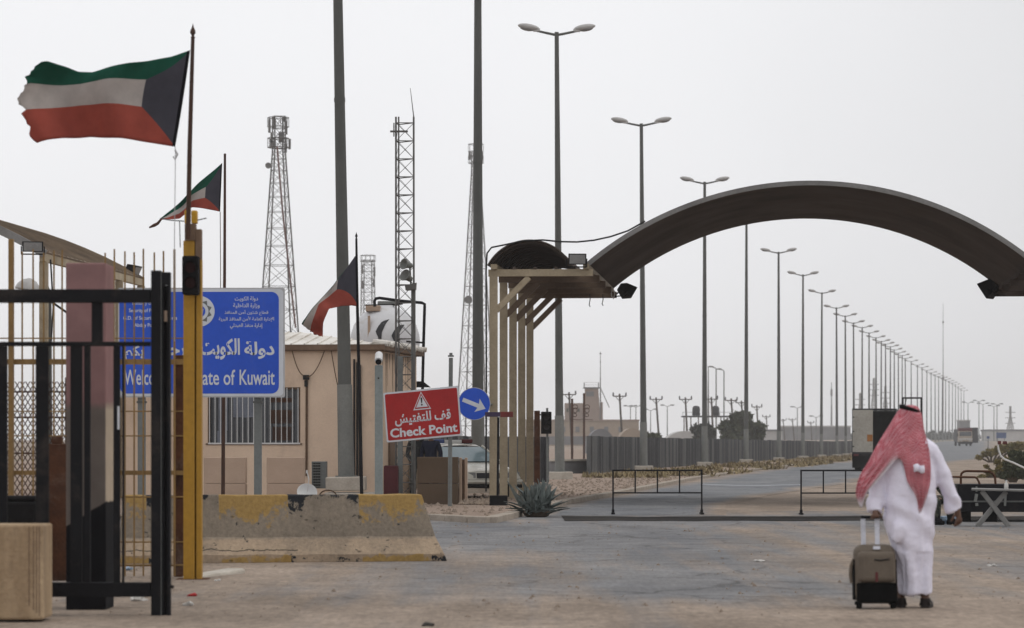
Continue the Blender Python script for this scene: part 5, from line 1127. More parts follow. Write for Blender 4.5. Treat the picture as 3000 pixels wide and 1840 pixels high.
MB().lathe(P(2948, 1433.5, TT+.3), [(.036, 0), (.038, .07), (.034, .10), (.014, .125), (.014, .14)], 12).build('bottle_body', M['litter_white'], bt, smooth=True); MB().lathe(P(2948, 1433.5, TT+.3)+Vector((0, 0, .141)), [(.017, 0), (.017, .02), (0, .021)], 10).build('cap', M['white_paint'], bt)
crumple('plastic_bag', 2783, GY(56, .0), .14, M['bag_blue'], 'crumpled pale blue plastic bag on the ground under the trailer edge', .55, 12)
# ------------------------------------------------------------------ people
def eval_mesh(o, name):
    dg = bpy.context.evaluated_depsgraph_get(); me = bpy.data.meshes.new_from_object(o.evaluated_get(dg)); me.name = name; return me
def skin_obj(name, V, E, root, m, parent, sub=1, off=(0, 0, 0)):
    keys = list(V); me = bpy.data.meshes.new(name); off = Vector(off)
    me.from_pydata([Vector(V[k][:3])+off for k in keys], [(keys.index(a), keys.index(c)) for a, c in E], [])
    o = bpy.data.objects.new(name+'_tmp', me); C.objects.link(o)
    sk = o.modifiers.new('s', 'SKIN'); sk.use_smooth_shade = True
    for i, k in enumerate(keys):
        r = V[k][3]; d = me.skin_vertices[0].data[i]; d.radius = (r, r) if not isinstance(r, tuple) else r; d.use_root = (k == root)
    if sub: sb = o.modifiers.new('b', 'SUBSURF'); sb.levels = sub; sb.render_levels = sub
    bpy.context.view_layer.update(); nm = eval_mesh(o, name); bpy.data.objects.remove(o); bpy.data.meshes.remove(me)
    nm.materials.clear(); nm.materials.append(m); nm.polygons.foreach_set('use_smooth', [True]*len(nm.polygons))
    r = bpy.data.objects.new(name, nm); C.objects.link(r); r.parent = parent; ORG[r.name] = ORG[parent.name]; return r
def hand(V, E, wrist, pre, fwd, down, side, thumb, curl=.5, s=1.0):
    """palm and five fingers grown from a wrist vertex; fwd = finger direction, down = direction the fingers curl to, side = across the palm"""
    w_ = Vector(V[wrist][:3]); fwd = Vector(fwd).normalized(); down = Vector(down).normalized(); side = Vector(side).normalized()
    V[pre+'p'] = (*(w_+fwd*.045*s), .024*s); E.append((wrist, pre+'p'))
    V[pre+'q'] = (*(w_+fwd*.085*s), .026*s); E.append((pre+'p', pre+'q'))
    for i, (o_, L) in enumerate(((-.030, .066), (-.010, .076), (.010, .072), (.029, .056))):
        b = w_+fwd*.095*s+side*o_*s; k = pre+'f%d' % i; V[k+'0'] = (*b, .0105*s); E.append((pre+'q', k+'0')); pr = k+'0'; p = b; a = curl*.4
        for j in range(3):
            a += curl*(.9+.12*i); dv = fwd*math.cos(a)+down*math.sin(a); p = p+dv*L*s*(.42, .33, .25)[j]; kk = k+str(j+1); V[kk] = (*p, (.0095, .0088, .0078)[j]*s); E.append((pr, kk)); pr = kk
    b = w_+fwd*.035*s+side*thumb*.024*s+down*.01*s; V[pre+'t0'] = (*b, .014*s); E.append((pre+'p', pre+'t0')); pr = pre+'t0'
    for j, (L, a) in enumerate(((.032, .25), (.028, .6), (.022, 1.0))):
        b = b+(fwd*math.cos(a)*.8+side*thumb*(.75-.3*j)+down*math.sin(a)*curl).normalized()*L*s; kk = pre+'t%d' % (j+1); V[kk] = (*b, (.012, .0105, .009)[j]*s); E.append((pr, kk)); pr = kk
PD = 27.3; PS = px2m(PD)
def L_(px): return (px-2690)*PS
def Z_(py): return (GY(PD)-py)*PS
po = Vector((P(2690, HY, PD).x, PD, 0)); man = thing('person', po, 'person in white robe and red checked headscarf walking away pulling a suitcase', 'person')
hx = L_(2668)
V = {'pel': (L_(2664), 0, .92, .12), 'wst': (L_(2663), .01, 1.10, .115), 'chs': (L_(2662), .02, 1.32, .135), 'nkb': (L_(2666), .03, 1.47, .062), 'nck': (hx, .04, 1.535, .054), 'hd0': (hx, .045, 1.60, .068), 'hd1': (hx, .04, 1.67, .085), 'hd2': (hx, .035, 1.725, .066), 'nos': (hx, .135, 1.635, .014), 'chn': (hx, .115, 1.575, .028),
     'er1': (hx-.083, .04, 1.645, .013), 'er2': (hx+.083, .04, 1.645, .013),
     'shl': (L_(2606), .02, 1.425, .06), 'ell': (L_(2568), -.02, 1.14, .043), 'wrl': (L_(2557), -.14, .895, .028), 'shr': (L_(2722), .02, 1.425, .06), 'elr': (L_(2768), .0, 1.155, .043), 'wrr': (L_(2807), .02, .87, .028),
     'hpl': (L_(2640), 0, .86, .095), 'knl': (L_(2645), .10, .48, .058), 'anl': (L_(2640), .02, .085, .036), 'ftl': (L_(2638), .13, .035, .034), 'hpr': (L_(2694), 0, .86, .095), 'knr': (L_(2704), .04, .47, .058), 'anr': (L_(2707), -.06, .095, .036), 'ftr': (L_(2722), .06, .035, .034), 'hel': (L_(2640), -.035, .04, .03), 'her': (L_(2703), -.11, .05, .03)}
E_ = [('pel', 'wst'), ('wst', 'chs'), ('chs', 'nkb'), ('nkb', 'nck'), ('nck', 'hd0'), ('hd0', 'hd1'), ('hd1', 'hd2'), ('hd0', 'nos'), ('hd0', 'chn'), ('hd1', 'er1'), ('hd1', 'er2'), ('chs', 'shl'), ('shl', 'ell'), ('ell', 'wrl'), ('chs', 'shr'), ('shr', 'elr'), ('elr', 'wrr'), ('pel', 'hpl'), ('hpl', 'knl'), ('knl', 'anl'), ('anl', 'ftl'), ('anl', 'hel'), ('pel', 'hpr'), ('hpr', 'knr'), ('knr', 'anr'), ('anr', 'ftr'), ('anr', 'her')]
hand(V, E_, 'wrr', 'r', (.12, .05, -1), (-.6, .8, 0), (.8, .6, 0), -1, .35)
hand(V, E_, 'wrl', 'l', (.0, -.55, -.75), (0, .85, -.6), (1, 0, 0), 1, 1.05)
skin_obj('body', V, E_, 'pel', M['skin'], man)
for s_, (x, y, a, z) in (('l', (L_(2639), .05, .0, 0)), ('r', (L_(2713), -.02, -.16, 0))):
    sm = MB(); sm_o = po+Vector((x, y, .006)); rt = Matrix.Rotation(a*1.6, 3, 'Z')
    out = [(-.038, -.12), (.038, -.12), (.045, -.02), (.052, .09), (.03, .15), (-.03, .15), (-.05, .09), (-.043, -.02)]
    sm.prism([sm_o+rt@Vector((p, q, 0)) for p, q in out], (0, 0, .022)); so_ = sm.build('sandal', M['sandal'], man, bevel=.006)
    st_m = MB()
    for yy in (.03, .085, -.085):
        st_m.grid([[sm_o+rt@Vector((.05*math.cos(R(180*i/8)), yy+o_, .02+(.062 if yy < .05 else .05)*math.sin(R(180*i/8)))) for i in range(9)] for o_ in (-.026, .026)])
    st_m.grid([[sm_o+rt@Vector((.046*math.sin(R(-95+190*i/8)), -.07-.05*math.cos(R(-95+190*i/8)), zz)) for i in range(9)] for zz in (.02, .085)])
    sx_ = st_m.build('strap', M['sandal'], so_); so2 = sx_.modifiers.new('thickness', 'SOLIDIFY'); so2.thickness = .006
# robe: loft of body rings and two sleeves, fused and wrinkled
rb = MB(); N_ = 40
rings = [(1742, 2634, 2733, .155, .0), (1736, 2633, 2734, .16, .0), (1690, 2633, 2733, .155, -.005), (1650, 2629, 2732, .155, -.01), (1600, 2612, 2733, .16, -.015), (1560, 2597, 2735, .165, -.02), (1520, 2590, 2738, .165, -.02), (1480, 2586, 2741, .165, -.015), (1430, 2588, 2743, .16, -.005), (1390, 2588, 2742, .155, .005), (1350, 2585, 2738, .15, .012), (1320, 2584, 2735, .14, .018), (1300, 2592, 2730, .125, .02), (1287, 2610, 2718, .105, .025), (1276, 2634, 2700, .085, .03), (1266, 2646, 2692, .065, .035)]
rows = []
for (py, a, c, dp, yc) in rings:
    cx_ = L_((a+c)/2); hw = (L_(c)-L_(a))/2; r = []
    for k in range(N_):
        t_ = 2*math.pi*k/N_; q = lambda v: math.copysign(abs(v)**.86, v); r.append(po+Vector((cx_+hw*q(math.cos(t_)), yc+dp*q(math.sin(t_)), Z_(py))))
    rows.append(r)
rb.grid(rows, close=True); rb.f.append(tuple(range(N_))[::-1]); rb.mi.append(0); e_ = (len(rows)-1)*N_; rb.f.append(tuple(e_+k for k in range(N_))); rb.mi.append(0)
def v3(px, py, y): return po+Vector((L_(px), y, Z_(py)))
rb.tube([v3(2700, 1306, .02), v3(2727, 1322, .02), v3(2748, 1362, .01), v3(2766, 1402, .0), v3(2784, 1450, .01), v3(2799, 1497, .02)], [.085, .082, .077, .073, .071, .074], 24)
rb.tube([v3(2620, 1312, .02), v3(2600, 1326, .015), v3(2582, 1365, .0), v3(2571, 1410, -.03), v3(2562, 1460, -.085), v3(2560, 1500, -.125)], [.082, .078, .074, .072, .071, .074], 24)
# blown flap of cloth on the walking side
rb.tube([v3(2640, 1500, -.10), v3(2632, 1545, -.13), v3(2618, 1588, -.14)], [.06, .075, .05], 16)
ro = rb.build('robe', M['cloth_white'], man); rm = ro.modifiers.new('r', 'REMESH'); rm.mode = 'VOXEL'; rm.voxel_size = .0125
sm_ = ro.modifiers.new('s', 'SMOOTH'); sm_.factor = .6; sm_.iterations = 7
bpy.context.view_layer.update(); nm = eval_mesh(ro, 'robe'); ro.modifiers.clear(); ro.data = nm
nrm = [v.normal.copy() for v in nm.vertices]
for v, nn in zip(nm.vertices, nrm):
    c = v.co; low = max(0, min(1, (1.25-c.z)/.9)); arm = 1 if (c.x > .17 or c.x < -.32) else 0
    f = .024*low*noise.noise(Vector((c.x*13, c.y*9, c.z*1.5)))+.007*low*noise.noise(Vector((c.x*34, c.y*24, c.z*1.6)))+.006*noise.noise(Vector((c.x*9+c.z*4, c.y*9, c.z*7+3)))+(.003*math.sin(c.z*48+c.x*30+5*noise.noise(c*5)) if arm else .004*noise.noise(c*26))
    dg_ = math.sin((c.x*.75+c.z)*26+2*noise.noise(c*4))*.009*(1 if .5 < c.z < 1.0 else .2)
    th = math.atan2(c.y+.005, c.x+.02); pl_ = .008*low*min(1, max(0, (c.z-.10)/.3))*math.sin(th*11+3.5*noise.noise(Vector((c.x*3, c.y*3, c.z*1.1)))) if not arm else 0
    v.co = c+nn*(f+dg_+pl_)
nm.polygons.foreach_set('use_smooth', [True]*len(nm.polygons)); nm.materials.clear(); nm.materials.append(M['cloth_white'])
# headscarf
m, t, n, b = newmat('red_checked_headscarf'); tc = n('ShaderNodeTexCoord'); uvn = n('ShaderNodeUVMap'); su = n('ShaderNodeSeparateXYZ', {0: uvn.outputs[0]})
ckr = n('ShaderNodeTexChecker', {'Vector': tc.outputs['Object'], 'Scale': 90.0, 'Color1': (.36, .045, .065, 1), 'Color2': (.52, .27, .30, 1)})
nz = n('ShaderNodeTexNoise', {'Vector': tc.outputs['Object'], 'Scale': 7.0, 'Detail': 5.0}); fr = n('ShaderNodeMapRange', {'Value': nz.outputs[0], 'From Min': .35, 'From Max': .65, 'To Min': .8, 'To Max': 1.15})
sc3 = n('ShaderNodeVectorMath', {0: ckr.outputs[0], 'Scale': fr.outputs[0]}, operation='SCALE')
mxx = n('ShaderNodeMix', {'Factor': su.outputs['X'], 'A': sc3.outputs[0], 'B': (.60, .56, .60, 1)}, data_type='RGBA'); t.links.new(mxx.outputs['Result'], b.inputs['Base Color']); b.inputs['Roughness'].default_value = .95; b.inputs['Specular IOR Level'].default_value = .08
M['scarf'] = m
sf = MB(); uvs = []
def scarf_rows(rw, nseg, yb=.035):
    out = []
    for (py, a, c, dp, k, wl_, wr_) in rw:
        r = []
        for i in range(nseg+1):
            u = i/nseg; ang = (u-.5)*2*R(112); xs = .5+.5*math.sin(ang)/math.sin(R(90)) if abs(ang) < R(90) else (1.0-.06*(abs(ang)-R(90)) if u > .5 else 0.06*(abs(ang)-R(90)))
            x = L_(a+(c-a)*(xs*k+u*(1-k))); cy = math.cos(ang)*k+(1-k)*(.94+.06*math.sin(u*math.pi))
            fold = (.011*math.sin(u*23+py*.013+a*.02)+.007*math.sin(u*47+py*.03))*(0 if py < 1215 else min(1, (py-1215)/60))
            r.append(po+Vector((x, yb-dp*cy+fold, Z_(py)))); ww = max(0, wl_*min(1, max(0, 1.7-u*8)), wr_*min(1, max(0, 1.7-(1-u)*7))) if not (wl_ > 1 and wr_ > 1) else 1
            uvs.append((min(1, ww), 0))
        out.append(r)
    return out
top = [(1187, 2661, 2675, .02, 1, 0, 0), (1189, 2650, 2686, .07, 1, 0, 0), (1196, 2640, 2694, .105, 1, 0, 0), (1207, 2630, 2699, .128, 1, 0, 0), (1220, 2623, 2702, .142, 1, 0, 0), (1240, 2610, 2706, .155, .9, 0, 0), (1262, 2594, 2711, .175, .7, 0, 0), (1285, 2578, 2714, .20, .45, 0, 0), (1310, 2561, 2717, .215, .25, 0, 0), (1335, 2546, 2719, .222, .12, 0, .0)]
LT = [(1352, 2537, 2613, .235, .06, 0, 1), (1372, 2524, 2596, .25, .05, 0, 1), (1392, 2511, 2578, .262, .03, 0, 1), (1414, 2503, 2558, .27, .0, 0, 1), (1436, 2498, 2536, .275, 0, 0, 1), (1455, 2501, 2524, .278, 0, 0, .6), (1470, 2506, 2519, .278, 0, 2, 2), (1486, 2513, 2517, .276, 0, 2, 2)]
RT = [(1358, 2641, 2719, .232, .08, 0, 0), (1385, 2645, 2719, .236, .05, 0, 0), (1412, 2650, 2718, .238, .03, 0, 0), (1432, 2664, 2713, .236, .0, .3, 0), (1452, 2676, 2708, .234, .0, .2, .3), (1470, 2681, 2703, .22, 0, 0, .8), (1488, 2684, 2695, .218, 0, 0, 0), (1498, 2680, 2691, .216, 0, 2, 2), (1524, 2676, 2683, .212, 0, 2, 2)]
tr_ = scarf_rows(top, 32); sf.grid(tr_)
uvs += [(0, 0)]*16; sf.grid([tr_[-1][:16]]+scarf_rows(LT, 15)); uvs += [(0, 0)]*18; sf.grid([tr_[-1][15:]]+scarf_rows(RT, 17))
sob = sf.build('headscarf', M['scarf'], man, uv=uvs, fixn=False, smooth=180); b_ = bmesh.new(); b_.from_mesh(sob.data); bmesh.ops.remove_doubles(b_, verts=b_.verts, dist=.0005); b_.to_mesh(sob.data); b_.free(); q_ = sob.modifiers.new('sub', 'SUBSURF'); q_.levels = q_.render_levels = 1; q_ = sob.modifiers.new('thickness', 'SOLIDIFY'); q_.thickness = .005; q_.offset = 0
wf = MB(); wf.grid([[po+Vector((L_(2667+29*u+ (2 if j else 0)), -.222-.012*math.sin(u*9), Z_(1361+22*j-3*math.sin(u*6)))) for u in [i/8 for i in range(9)]] for j in (0, .5, 1)])
wfo = wf.build('scarf_fold', M['cloth_white'], sob, fixn=False, smooth=180); q_ = wfo.modifiers.new('thickness', 'SOLIDIFY'); q_.thickness = .006
ag_ = MB()
for dz in (.0, .017):
    cxx = L_(2667); rr_ = [po+Vector((cxx+.087*math.cos(a), .03+.112*math.sin(a), Z_(1203)+dz-.10*math.cos(a)*.30+.0*a)) for a in [2*math.pi*i/36 for i in range(37)]]
    ag_.tube(rr_, .0115, 8, False)
ag_.build('head_cord', M['black_matte'], man, smooth=True)
# ------------------------------------------------------------------ suitcase
sc_o = Vector((P(2568, HY, 27.0).x, 27.0, 0)); su_ = thing('suitcase', sc_o, 'olive brown wheeled suitcase with raised silver handle pulled by the robed person', 'suitcase'); SS = 27.0/FPX
def sz(py): return (GY(27.0)-py)*SS
def sx2(px): return (px-2568)*SS
def scase(px, py, dy): return sc_o+Vector((sx2(px), dy+ sz(py)*.16, sz(py)))
def slab(x0, y0, x1, y1, a, c): return [scase(x0, y1, a), scase(x1, y1, a), scase(x1, y1, c), scase(x0, y1, c), scase(x0, y0, a), scase(x1, y0, a), scase(x1, y0, c), scase(x0, y0, c)]
MB().hexa(slab(2508, 1597, 2630, 1770, 0, .24)).build('body', M['case'], su_, bevel=.08)
MB().hexa(slab(2510, 1708, 2629, 1766, -.035, -.002)).build('lower_pocket', M['black_case'], su_, bevel=.012)
MB().hexa(slab(2514, 1616, 2626, 1706, -.06, .03)).build('front_pocket', M['case'], su_, bevel=.05)
MB().hexa(slab(2561, 1601, 2582, 1611, -.012, .004)).build('badge', M['silver'], su_, bevel=.004)
MB().tube([scase(2562, 1640, -.061), scase(2580, 1642, -.062), scase(2606, 1638, -.061)], .007, 6).build('zip', M['black'], su_)
MB().hexa(slab(2564, 1676, 2572, 1704, -.064, -.058)).build('patch', M['dark_red'], su_)
MB().hexa(slab(2505, 1640, 2510, 1760, .06, .20)).hexa(slab(2628.5, 1640, 2633, 1760, .06, .20)).build('side_trim', M['black_case'], su_, bevel=.01)
MB().tube([scase(2508, 1640, .1), scase(2499, 1660, .09), scase(2496, 1685, .08), scase(2499, 1710, .08)], .016, 6).build('strap', M['case'], su_, smooth=True)
for x in (2520, 2620):
    MB().lathe(scase(x, 1779, .13)+Vector((0, 0, .0)), [(0, -.016), (.030, -.016), (.034, -.008), (.034, .008), (.030, .016), (0, .016)], 18, Matrix.Rotation(R(90), 3, 'Y')).build('wheel', M['black_matte'], su_, smooth=40)
    MB().hexa(slab(x-9, 1764, x+9, 1776, .06, .2)).build('wheel_housing', M['black_case'], su_, bevel=.008)
    MB().hexa(slab(x-5, 1768, x+5, 1781, -.03, .0)).build('skid', M['black_case'], su_, bevel=.005)
for x in (2538, 2579):
    MB().hexa(slab(x-7, 1521, x+7, 1600, .115, .132)).build('handle_rod', M['silver'], su_, bevel=.004)
MB().hexa(slab(2531, 1513, 2588, 1521, .10, .142)).build('grip', M['black'], su_, bevel=.01)

# ------------------------------------------------------------------ people near the guardhouse
def figure(loc, yaw, label, cloth, pose, boots=True, cap=None):
    r = thing('person', loc, label, 'person'); o = Vector(loc); V = {}; E = []
    J = pose
    rad = {'pel': .11, 'wst': .10, 'chs': .12, 'nkb': .058, 'nck': .05, 'hd0': .066, 'hd1': .082, 'hd2': .062, 'shl': .055, 'ell': .042, 'wrl': .028, 'shr': .055, 'elr': .042, 'wrr': .028, 'hpl': .085, 'knl': .056, 'anl': .038, 'ftl': .034, 'hpr': .085, 'knr': .056, 'anr': .038, 'ftr': .034}
    for k, p in J.items(): V[k] = (*p, rad[k])
    h = Vector(J['hd0']); V['nos'] = (h.x, h.y-.092, h.z+.03, .013); V['chn'] = (h.x, h.y-.07, h.z-.03, .027); V['er1'] = (h.x-.08, h.y, h.z+.04, .012); V['er2'] = (h.x+.08, h.y, h.z+.04, .012)
    bE = [('pel', 'wst'), ('wst', 'chs'), ('chs', 'nkb'), ('nkb', 'nck'), ('nck', 'hd0'), ('hd0', 'hd1'), ('hd1', 'hd2'), ('hd0', 'nos'), ('hd0', 'chn'), ('hd1', 'er1'), ('hd1', 'er2'), ('chs', 'shl'), ('shl', 'ell'), ('ell', 'wrl'), ('chs', 'shr'), ('shr', 'elr'), ('elr', 'wrr'), ('pel', 'hpl'), ('hpl', 'knl'), ('knl', 'anl'), ('anl', 'ftl'), ('pel', 'hpr'), ('hpr', 'knr'), ('knr', 'anr'), ('anr', 'ftr')]
    E = list(bE)
    for s, sg in (('l', -1), ('r', 1)):
        dv = (Vector(J['wr'+s])-Vector(J['el'+s])).normalized(); hand(V, E, 'wr'+s, s, dv, (0, -1, -.2), (0, 1, 0) if abs(dv.y) < .7 else (1, 0, 0), -1, .4)
    skin_obj('body', V, E, 'pel', M['skin'], r)
    keep = ['pel', 'wst', 'chs', 'nkb', 'shl', 'ell', 'wrl', 'shr', 'elr', 'wrr', 'hpl', 'knl', 'anl', 'hpr', 'knr', 'anr']; k2 = {'pel': .145, 'wst': .14, 'chs': .155, 'nkb': .075, 'shl': .08, 'ell': .06, 'wrl': .048, 'shr': .08, 'elr': .06, 'wrr': .048, 'hpl': .115, 'knl': .082, 'anl': .062, 'hpr': .115, 'knr': .082, 'anr': .062}
    skin_obj('uniform', {k: (*J[k], k2[k]) for k in keep}, [e for e in bE if e[0] in keep and e[1] in keep], 'pel', cloth, r)
    for s in 'lr':
        a = Vector(J['an'+s]); f = Vector(J['ft'+s])
        bm_ = MB(); bm_.tube([o+a+Vector((0, 0, .12)), o+a, o+a+Vector((0, 0, -.03))], [.064, .058, .056], 12).ell(o+a.lerp(f, .55)+Vector((0, 0, .01)), (.055, .06, .05), 12, 6)
        d_ = (f-a); d_.z = 0
        if d_.length > .01: bm_.tube([o+Vector((a.x, a.y, .05))-d_.normalized()*.05, o+Vector((f.x, f.y, .045))+d_.normalized()*.04], [.052, .040], 10)
        bm_.build('boot', M['black_matte'], r, smooth=True)
    hd = Vector(J['hd1']); MB().ell(o+hd+Vector((0, .01, .035)), (.096, .105, .085), 14, 8).build(*(('cap', cap) if cap else ('hair', M['black_matte'])), r, smooth=True)
    fe = MB()
    for sx_ in (-.03, .03): fe.ell(o+h+Vector((sx_, -.071, .05)), (.011, .008, .007), 8, 5)
    fe.build('eyes', M['black'], r); MB().ell(o+h+Vector((0, -.083, -.008)), (.022, .007, .006), 8, 5).build('mouth', M['dark_red'], r)
    r.rotation_euler.z = yaw
    return r
STAND = {'pel': (0, 0, .95), 'wst': (0, .01, 1.12), 'chs': (0, .02, 1.34), 'nkb': (0, .02, 1.47), 'nck': (0, .01, 1.53), 'hd0': (0, -.005, 1.59), 'hd1': (0, 0, 1.65), 'hd2': (0, .005, 1.70), 'shl': (-.19, .02, 1.42), 'ell': (-.26, .03, 1.14), 'wrl': (-.22, -.12, .95), 'shr': (.19, .02, 1.42), 'elr': (.27, .03, 1.14), 'wrr': (.27, -.06, .89), 'hpl': (-.10, 0, .90), 'knl': (-.12, -.02, .50), 'anl': (-.13, .02, .09), 'ftl': (-.15, -.12, .04), 'hpr': (.10, 0, .90), 'knr': (.12, -.02, .50), 'anr': (.13, .02, .09), 'ftr': (.15, -.12, .04)}
q0 = P(1222, HY, 78.5); figure((q0.x, q0.y, .07), R(25), 'person in mottled dark uniform standing between lattice mast and brown block', M['dark_cloth'], STAND, cap=M['black_matte'])
q0 = P(1262, HY, 78.2); figure((q0.x, q0.y, .07), R(-20), 'person in navy clothes standing behind the brown block beside the patrol car', M['navy'], STAND)
SIT = {'pel': (0, .05, .42), 'wst': (0, .10, .58), 'chs': (0, .06, .82), 'nkb': (0, .0, .95), 'nck': (0, -.02, 1.0), 'hd0': (0, -.05, 1.05), 'hd1': (0, -.04, 1.11), 'hd2': (0, -.03, 1.16), 'shl': (-.19, .05, .90), 'ell': (-.24, -.08, .66), 'wrl': (-.14, -.30, .54), 'shr': (.19, .05, .90), 'elr': (.24, -.08, .66), 'wrr': (.14, -.30, .54), 'hpl': (-.10, .0, .42), 'knl': (-.15, -.42, .47), 'anl': (-.14, -.40, .09), 'ftl': (-.16, -.54, .04), 'hpr': (.10, .0, .42), 'knr': (.15, -.42, .47), 'anr': (.16, -.44, .09), 'ftr': (.17, -.58, .04)}
q0 = P(2722, HY, 55.5); figure((q0.x, q0.y+.35, 0), R(38), 'person in green camouflage sitting low behind the walking robed person', M['camo'], SIT, cap=M['camo'])
st = thing('stool', (q0.x, q0.y+.42, 0), 'low stool under the seated person in camouflage', 'stool'); sb_ = Vector((q0.x, q0.y+.42, 0))
MB().box(sb_+Vector((0, 0, .275)), (.36, .34, .04)).build('seat', M['rust_dark'], st, bevel=.008)
for a in (-1, 1):
    for c in (-1, 1): MB().tube([sb_+Vector((a*.15, c*.14, 0)), sb_+Vector((a*.14, c*.13, .255))], .018, 8).build('leg', M['rust_dark'], st)
# ------------------------------------------------------------------ corrugated fences
def corrugated(name, pts, h, pitch, dep, label, jit=.03, th=.03):
    pl = densify(pts, pitch/4); mb = MB(); rows = [[], [], [], []]; rnd = random.Random(6); off = 0
    for i, p in enumerate(pl):
        a = pl[max(i-1, 0)]; c = pl[min(i+1, len(pl)-1)]; t_ = (c-a).normalized(); nn = Vector((t_.y, -t_.x))
        if i % 12 == 0: off = rnd.uniform(-jit, jit)
        o_ = dep*(1, 1, -1, -1)[i % 4]; q = p+nn*o_; z = gz(q.x, q.y)+.04; q2 = q-nn*th
        rows[0].append((q.x, q.y, z)); rows[1].append((q.x, q.y, z+h+off)); rows[2].append((q2.x, q2.y, z+h+off)); rows[3].append((q2.x, q2.y, z))
    mb.grid(rows); k = len(pl)-1; q_ = random.Random(12); pat = []
    while len(pat) < k: pat += [0 if q_.random() < .62 else 1]*2+[1]*(1 if q_.random() < .75 else 2)+[0]*(1 if q_.random() < .5 else 0)
    mb.mi = [pat[i] for r in range(3) for i in range(k)]
    return tag(mb.build(name, [M['fence_grey'], M['fence_dark']], fixn=False), label, 'fence')
def gxy(px, d): p = P(px, HY, d); return (p.x, p.y)
corrugated('corrugated_fence', [gxy(1726, 146), gxy(1890, 176), gxy(2070, 214), gxy(2190, 250), gxy(2290, 288), gxy(2360, 325), gxy(2420, 366), gxy(2500, 430)], 1.82, .72, .13, 'long grey corrugated metal fence running behind the row of street lamps')
corrugated('corrugated_fence', [gxy(1130, 112), gxy(1350, 112.5), gxy(1482, 113), gxy(1606, 113.5)], 1.72, .5, .10, 'short grey corrugated fence behind the canopy columns and the patrol car')
m_ = MB(); a = Vector(gxy(1606, 146)); c = Vector(gxy(1724, 150)); m_.bar((a.x, a.y, .33), (c.x, c.y, .33), .25, .66)
lw_ = m_.build('low_wall', M['far_grey']); tag(lw_, 'low grey concrete wall with a pale coping before the sandy field', 'wall')
MB().bar((a.x, a.y-.02, .71), (c.x, c.y-.02, .71), .34, .09).build('coping', M['white_concrete'], lw_)
# ------------------------------------------------------------------ lattice towers
def lattice_tower(px, d, ytop, wb, wt, yneck, nl, label, m, r_=.05, head=None, base_z=None):
    S = px2m(d); c = P(px, HY, d); z0 = gz(c.x, c.y) if base_z is None else base_z; zt_ = P(px, ytop, d).z; zn = P(px, yneck, d).z
    t_ = thing('lattice_tower', (c.x, c.y, z0), label, 'lattice tower'); B = wb*S/2; T = wt*S/2
    rot = R(18)
    def cor(k, z):
        f = min(1, (z-z0)/(zn-z0)); w_ = B+(T-B)*f; a = rot+math.pi/4+k*math.pi/2; return Vector((c.x+w_*1.3*math.cos(a), c.y+w_*1.3*math.sin(a), z))
    for k in range(4): MB().tube([cor(k, z0), cor(k, zn), cor(k, zt_)], [r_*1.5, r_*1.2, r_], 6).build('leg', m, t_)
    b = MB(); zs = []; z = z0; 
    h = (zn-z0)/nl*1.6; 
    while z < zt_-.3: zs.append(z); f = min(1, (z-z0)/(zn-z0)); z += max(h*(1-.72*f), .8*T+.3)
    zs.append(zt_)
    for za, zb_ in zip(zs, zs[1:]):
        for k in range(4):
            b.tube([cor(k, zb_), cor(k+1, zb_)], r_*.5, 4); b.tube([cor(k, za), cor(k+1, zb_)], r_*.42, 4); b.tube([cor(k+1, za), cor(k, zb_)], r_*.42, 4)
    b.build('bracing', m, t_)
    for q in (head or []):
        (ox, oy, sx_, sy_) = q; MB().box(P(px+ox, oy, d)+Vector((0, -T*1.2*(1 if ox < 5 else -1), 0)), (sx_*S, .25, sy_*S)).build('antenna_panel', M['lattice_far'], t_)
    return t_
lt = lattice_tower(817, 300, 341, 150, 34, 440, 14, 'tall tapering lattice telecom tower with panel antennas above the blue sign', M['lattice'], .055,
    [(-26, 371, 7, 40), (-14, 360, 6, 36), (20, 372, 7, 40), (14, 348, 10, 14), (-20, 405, 6, 30), (30, 420, 7, 30), (-16, 424, 14, 20), (6, 400, 16, 30), (18, 432, 8, 26)])
S = px2m(300); 
def ring_platform(tw, px, py, d, w_, m):
    q = MB(); c = P(px, py, d); w2 = w_*px2m(d)/2
    for a in range(10):
        a0_, a1_ = 2*math.pi*a/10, 2*math.pi*(a+1)/10
        for dz in (0, .9): q.tube([c+Vector((w2*math.cos(a0_), w2*math.sin(a0_), dz)), c+Vector((w2*math.cos(a1_), w2*math.sin(a1_), dz))], .045, 4)
        q.tube([c+Vector((w2*math.cos(a0_), w2*math.sin(a0_), 0)), c+Vector((w2*math.cos(a0_), w2*math.sin(a0_), .9))], .03, 4)
    q.build('platform', m, tw)
ring_platform(lt, 815, 372, 300, 62, M['lattice']); ring_platform(lt, 815, 432, 300, 62, M['lattice'])
MB().tube([P(812, 430, 298), P(828, 620, 297), P(866, 960, 295)], .09, 6).build('cable_ladder', M['lattice_red'], lt)
MB().lathe(P(786, 485, 298), [(.05, -.15), (.26, 0), (.3, .03), (0, .0)], 16, Matrix.Rotation(R(90), 3, 'X')).build('dish', M['lattice_far'], lt)
lt = lattice_tower(1394, 380, 445, 108, 22, 500, 15, 'lattice tower half hidden behind the grey lamp pole beside the canopy', M['lattice_far'], .06, [(-18, 458, 7, 22), (18, 456, 7, 24), (0, 455, 10, 24)])
ring_platform(lt, 1394, 478, 380, 44, M['lattice_far']); ring_platform(lt, 1394, 444, 380, 44, M['lattice_far'])
MB().lathe(P(1372, 878, 378), [(.05, -.3), (.45, 0), (.5, .05), (0, .0)], 16, Matrix.Rotation(R(90), 3, 'X')).build('dish', M['lattice_far'], lt)
